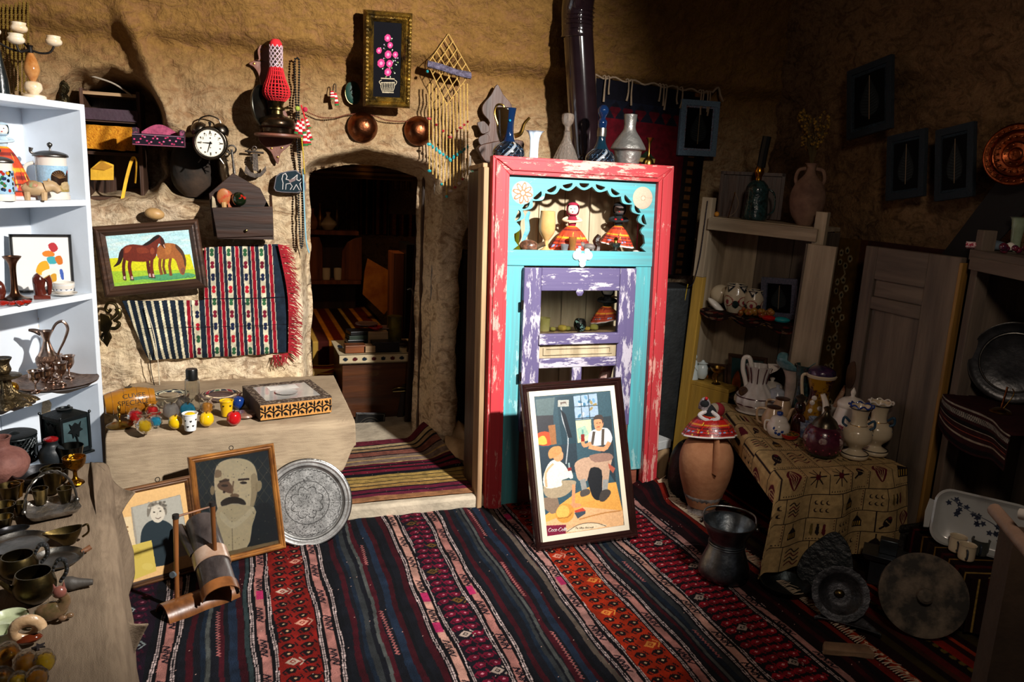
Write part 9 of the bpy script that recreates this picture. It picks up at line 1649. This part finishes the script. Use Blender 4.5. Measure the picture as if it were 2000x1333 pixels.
cv = Cv(120, 50, 'b8a888', box=(0, 0, 12, 5)); [cv.ell(.8+i*1.3, 4.2, .35, .35, ['1c2430', '4a1a1c'][i % 2]) for i in range(9)]; cv.line([(0, 3.4), (12, 3.4)], .1, '2a2420'); cv.line([(0, 4.9), (12, 4.9)], .1, '2a2420'); [cv.ell(.8+i*1.3, 1.5, .4, .4, '1c2430') for i in range(9)]
solo('patterned_runner', 'white runner cloth with small dark motifs over the chest top', 'cloth', sheet(cv, lambda u, v: (-.02+(cw_+.03)*u, np.where(v < .7, .40-.61*v, -.03), chh+.004-np.clip(v-.7, 0, 1)*.16)), TEXT, (a.x, 4.42, IF), solid=.003)
zt2 = IF+chh+.009
def bx2(name, lab, px, Y, z, w, d, h, m, cat='box', rz=0): p = aty(px, 660, Y); return solo(name, lab, cat, G().box(-w/2, w/2, -d/2, d/2, 0, h), m, (p.x, Y, z), rz=rz, smooth=False, bev=.003)
bx2('wooden_box', 'small reddish wooden box at the front left of the chest top', 693, 4.47, zt2, .12, .08, .045, WRX); bx2('wooden_box', 'small brown wooden box beside the front left one', 720, 4.47, zt2, .07, .08, .04, OLDWX); bx2('cassette_rack', 'black slotted rack at the front of the chest top', 752, 4.48, zt2, .16, .09, .06, BLK, 'rack')
for i in range(4): bx2('book', ['lowest dark book of the stack on the chest', 'second dark book from the bottom of the stack', 'third dark book of the stack on the chest', 'uppermost dark book of the stack on the chest'][i], 702+i*1.5, 4.62, zt2+i*.026, .17, .11, .024, [DARKW, BLK, mt('green_cover', '1c2a1c', .6), BLK][i], 'book', rz=.05*i)
bx2('wooden_drawer_box', 'light wooden drawer box with two dark slots on the chest', 736, 4.60, zt2, .12, .1, .10, OLDWX)
for i, (px, z, r, m_) in enumerate(((716, .115, .07, mt('mauve_plate', '7a5c54', .4)), (733, .105, .045, BALLC['red']), (752, .09, .05, MC['mauve_plate']))): p = aty(px, 640, 4.66 if i != 1 else 4.60); solo('small_plate', ['mauve dish upon the book stack in the back room', 'dark red oval box upon the drawer box', 'mauve dish right of the red oval box'][i], 'dish', G().lathe([(r*.6, 0), (r, .015), (r*.97, .02), (.0002, .012)], 24), m_, (p.x, p.y, zt2+z))
p = aty(769, 640, 4.66); solo('tin_canister', 'tall yellowed printed tin canister on the chest top', 'canister', G().lathe([(.045, 0), (.045, .15), (.047, .15), (.047, .16), (.0002, .16)], 28), mt('old_tin', '7a6820', .4, .3, .1, vs=12, col2='2c3020'), (p.x, 4.64, zt2+.02)); bx2('book', 'thick dark book under the printed tin canister', 775, 4.64, zt2, .14, .12, .02, DARKW, 'book')
m, W, H = fit((693, 806), (752, 807), (748, 870), (692, 866), ((0, 4.34, 0), (0, 1, 0))); r = root('embossed_tile', 'square dark embossed metal tile leaning on the chest foot', 'tile', mat=m); part(r, 'plate', G().box(-W/2, W/2, -.006, .004, -H/2, H/2), DMET, False, bev=.002)
for q in (.2, .34, .48, .62, .8): part(r, 'relief_ring', G().tube([(W/2*q*math.cos(a), -.007, W/2*q*math.sin(a)) for a in np.linspace(0, 2*PI, 40, endpoint=False)], .002, 6, closed=True), PEWT)
part(r, 'border', G().tube([(-W*.46, -.007, -H*.46), (W*.46, -.007, -H*.46), (W*.46, -.007, H*.46), (-W*.46, -.007, H*.46)], .0025, 6, closed=True), PEWT)
# leaning planks at the right jamb
for i, (x0, y0, x1, y1) in enumerate(((822, 330, 790, 868), (838, 560, 800, 868), (815, 600, 775, 868))):
    a, b = aty(x1, y1, 4.30+.05*i), aty(x0, y0, 4.36+.06*i); solo('leaning_plank', ['tall narrow plank leaning inside the right door jamb', 'shorter plank nearest the rock pillar', 'plank standing beside the chest'][i], 'plank', (lambda g, a, b: g.hexa([(0, 0, 0), (.035, 0, 0), (.035, .02, 0), (0, .02, 0)]+[(b.x-a.x+q, b.y-a.y+w2, b.z-a.z) for q, w2 in ((0, 0), (.035, 0), (.035, .02), (0, .02))]))(G(), a, b), WRD, (a.x, a.y, max(a.z, IF)), smooth=False)
a, b = aty(833, 864, 4.05), aty(845, 318, 4.05); fr_ = root('door_1', None, None, (a.x, 4.05, .06)); fr_['kind'] = 'structure'; part(fr_, 'door_jamb', G().box(-.02, .03, 0, .04, 0, b.z-.06), mt('jamb_wood', '3c2c1e', .7, 0, .3, vs=9, col2='6a5238')); part(fr_, 'door_jamb', G().box(-.05, -.035, .02, .06, 0, b.z-.08), DARKWZ)
a, b = aty(845, 850, 3.98), aty(852, 352, 3.98); solo('peeling_trim', 'pale flaking plaster strip along the rock pillar', 'trim strip', G().tube([tuple(aty(x, y, 3.96)-aty(846, 600, 3.96)) for x, y in ((851, 352), (850, 450), (844, 560), (842, 700), (843, 850))], .009, 8, sub=4), mt('flaky_white', '9a948c', .8, 0, .6, 60, vs=20, col2='5a5048'), aty(846, 600, 3.96))
# platform covered with kilims, back cupboard, textiles
cv = Cv(200, 200, '3a1a0c', box=(0, 0, 20, 20)); i = 0; x = 0
while x < 20: wd = [.8, .4, .9, .35][i % 4]; cv.rect(x, 0, x+wd, 20, ['5a1a0e', 'a06a1c', '1c100c', 'b08a3c', '3a120c', 'c07a20'][i % 6]); x += wd; i += 1
cv.noise(.2, .1)
pb = root('kilim_bench', 'built-in seat spread with orange and brown striped kilims in the back room', 'seat', (-.6, 5.05, IF)); part(pb, 'seat_block', G().box(0, 1.62, .02, 1.4, 0, .34), WRD, False); part(pb, 'striped_kilim', sheet(cv, lambda u, v: (1.62*u, np.where(v < .8, 1.38-1.72*v, .0), .345-np.clip(v-.8, 0, 1)*1.6)), TEXT, solid=.004)
cv2 = Cv(120, 90, '4a140c', box=(0, 0, 12, 9)); [cv2.rect(0, i*.9, 12, i*.9+.4, ['8a6a28', '1c0e0c', '6a1c10'][i % 3]) for i in range(10)]; cv2.poly([(5, 2), (11, 3), (9, 6.5)], '9a8050'); 
solo('folded_kilim', 'folded kilim with a pale triangular corner in front of the back-room seat', 'rug', sheet(cv2, lambda u, v: (.78*u, .32-.34*v, .20+.004*np.sin(u*20)-.12*np.clip(v-.6, 0, 1))), TEXT, (-.15, 4.68, IF), solid=.02)
bc = root('arched_cupboard', 'carved dark cupboard with two arch-topped open doors deep in the back room', 'cupboard', (aty(588, 600, 6.25).x, 6.25, IF)); 
def bq(px, py, Y=6.25): p = aty(px, py, Y)-bc.location; return (p.x, p.z)
part(bc, 'body', G().box(bq(588, 0)[0], bq(700, 0)[0], .05, .2, 0, bq(600, 455)[1]), WRD, False); part(bc, 'shelf_board', G().box(bq(588, 0)[0], bq(700, 0)[0], -.1, .05, bq(600, 456)[1], bq(600, 448)[1]), WRM, False); part(bc, 'shelf_board', G().box(bq(588, 0)[0], bq(705, 0)[0], -.1, .05, bq(600, 552)[1], bq(600, 545)[1]), WRM, False)
for q in (((587, 545), (587, 462), (605, 462), (622, 462), (628, 480), (628, 545)), ((664, 545), (666, 490), (676, 472), (690, 464), (704, 462), (704, 545))): part(bc, 'arched_door', G().prism([bq(*p) for p in q], -.08, -.05), WRM, False, bev=.004)
for i, (px, h, r, m_) in enumerate(((610, 40, 12, TERR), (641, 34, 17, CREAMP), (625, 50, 9, BRASS), (658, 56, 7, OBRASS))):
    L = aty(px, 448, 6.24); L.z = IF+bq(600, 448)[1]+.002; t = T('shelf_vase', ['terracotta vase on the cupboard in the back room', 'round cream painted vase on the back-room cupboard', 'thin brass ewer between the back-room vases', 'tall slender brass ornament on the back-room cupboard'][i], 'vase', loc=L); t.vs([(r*.6, 0), (r, h*.3), (r*.8, h*.5), (r*.25, h*.75), (r*.3, h)], m_, t=1.2)
for i, (px, py, lab) in enumerate(((637, 545, 'small jar in the open back-room cupboard, left one'), (660, 545, 'white mug in the open back-room cupboard'))): L = aty(px, py, 6.20); L.z = IF+bq(600, 545)[1]+.002; t = T('shelf_mug', lab, 'mug', loc=L); t.vs([(7, 0), (8, 8), (8, 22)], CREAMP, t=1)
def hang(lab, cols, px0, py0, px1, py1, Y, name='hanging_textile', cat='textile', vert=True):
    a, b = aty(px0, py1, Y), aty(px1, py0, Y); cv = Cv(60, 80, cols[0]); x = 0; i = 0
    while x < 1: wd = .05+.06*((i*7) % 3)/2; (cv.rect(x, 0, x+wd, 1, cols[i % len(cols)]) if vert else cv.rect(0, x, 1, x+wd, cols[i % len(cols)])); x += wd; i += 1
    cv.noise(.3, .2); solo(name, lab, cat, sheet(cv, lambda u, v: ((b.x-a.x)*u, .01*np.sin(u*18), (b.z-a.z)*(1-v))), TEXT, (a.x, Y, a.z), solid=.004)
hang('dark striped textile on the back-room wall, left of the mirror', ['1c0e0a', '4a2010', '120a08', '6a3c14', '2a120c'], 700, 345, 758, 458, 6.49); hang('dark striped textile on the back-room wall, right of the mirror', ['120a08', '3a160c', '5a3010', '1c100c'], 760, 420, 812, 460, 6.49); hang('narrow reddish wall hanging behind the leaning board', ['2a120c', '5a2410', '140c0a'], 815, 340, 835, 600, 6.48)
hang('fringed straw valance across the top of the back room', ['6a4418', '3a220c', '7a5220', '4a2e10'], 598, 300, 812, 345, 4.9, 'straw_valance', 'valance', False); hang('pale rumpled shirt hanging near the brass ornaments', ['5a4424', '7a6038', '4a3418'], 676, 345, 694, 450, 6.47, 'hanging_cloth', 'cloth'); hang('small pale fan-shaped cloth pinned high on the right', ['6a5228', '4a3818'], 766, 345, 800, 370, 6.48, 'pinned_fan', 'fan')
t = T('folded_board', 'orange cracked leather board leaning on the dark cabinet in the back room', 'board', loc=aty(735, 626, 5.75), rz=0); t.one(G().prism(t.q((718, 505), (765, 532), (760, 600), (750, 615), (708, 575), (712, 530)), -.01, .01), mt('orange_leather', '8a4210', .5, 0, .4, 20, vs=7, col2='c07a24'), smooth=False, bev=.002)
ibox('dark_cabinet', 'narrow brown cabinet standing behind the leather board', 'cabinet', 766, 495, 790, 660, 5.15, .2, WRM, IF); ibox('upright_case', 'black upright trunk with curved brass rail in the back room', 'trunk', 790, 478, 812, 660, 5.10, .25, BLK, IF)
t = T('hanging_bulb', 'small unlit pale bulb hanging under the doorway arch', 'bulb', 786, 320, wall=4.3); t.one(G().at(sc=t.k).lathe(cr([(.2, -8), (6, -6), (7, 0), (3, 8), (2.4, 18), (.2, 18)], 3), 16), mt('amber_bulb', 'b07a34', .3, 0, 0))
t = T('bent_spout', 'small pale metal spout poking out beside the planks', 'spout', 806, 590, wall=4.25); t.one(G().tube([t.Q(796, 566), t.Q(804, 565), t.Q(810, 580)], .006, 8, sub=3), PEWT)
# flowered trunk in the dark alcove between pillar and cupboard
cv = Cv(90, 220, '120b08', box=(0, 0, 9, 22)); 
for x, y in ((4, 5.5), (3.6, 11), (5, 17)): [cv.ell(x+1.2*math.cos(a), y+1.2*math.sin(a), .9, .7, '6a4634') for a in (0, 1.3, 2.5, 3.8, 5)]; cv.ell(x, y, .5, .5, '8a6a4c'); cv.line([(x, y+1), (x+1, y+3.5)], .2, '2a3018')
a, b = aty(893, 880, 4.12), aty(940, 490, 4.12); L = Vector((a.x, 4.13, .0)); wch = root('flowered_trunk', 'dark trunk painted with dusky roses in the alcove beside the painted cupboard', 'trunk', L); part(wch, 'trunk_body', G().box(0, .42, 0, .15, 0, b.z-.01), DARKWZ, False); part(wch, 'painted_front', flat(cv, .2, b.z-.05, -.002, .002, .03), PIC)
part(wch, 'metal_strap', G().box(-.002, .42, -.008, 0, .30, .33), IRON, False); part(wch, 'metal_strap', G().box(-.002, .42, -.008, 0, .12, .15), IRON, False)
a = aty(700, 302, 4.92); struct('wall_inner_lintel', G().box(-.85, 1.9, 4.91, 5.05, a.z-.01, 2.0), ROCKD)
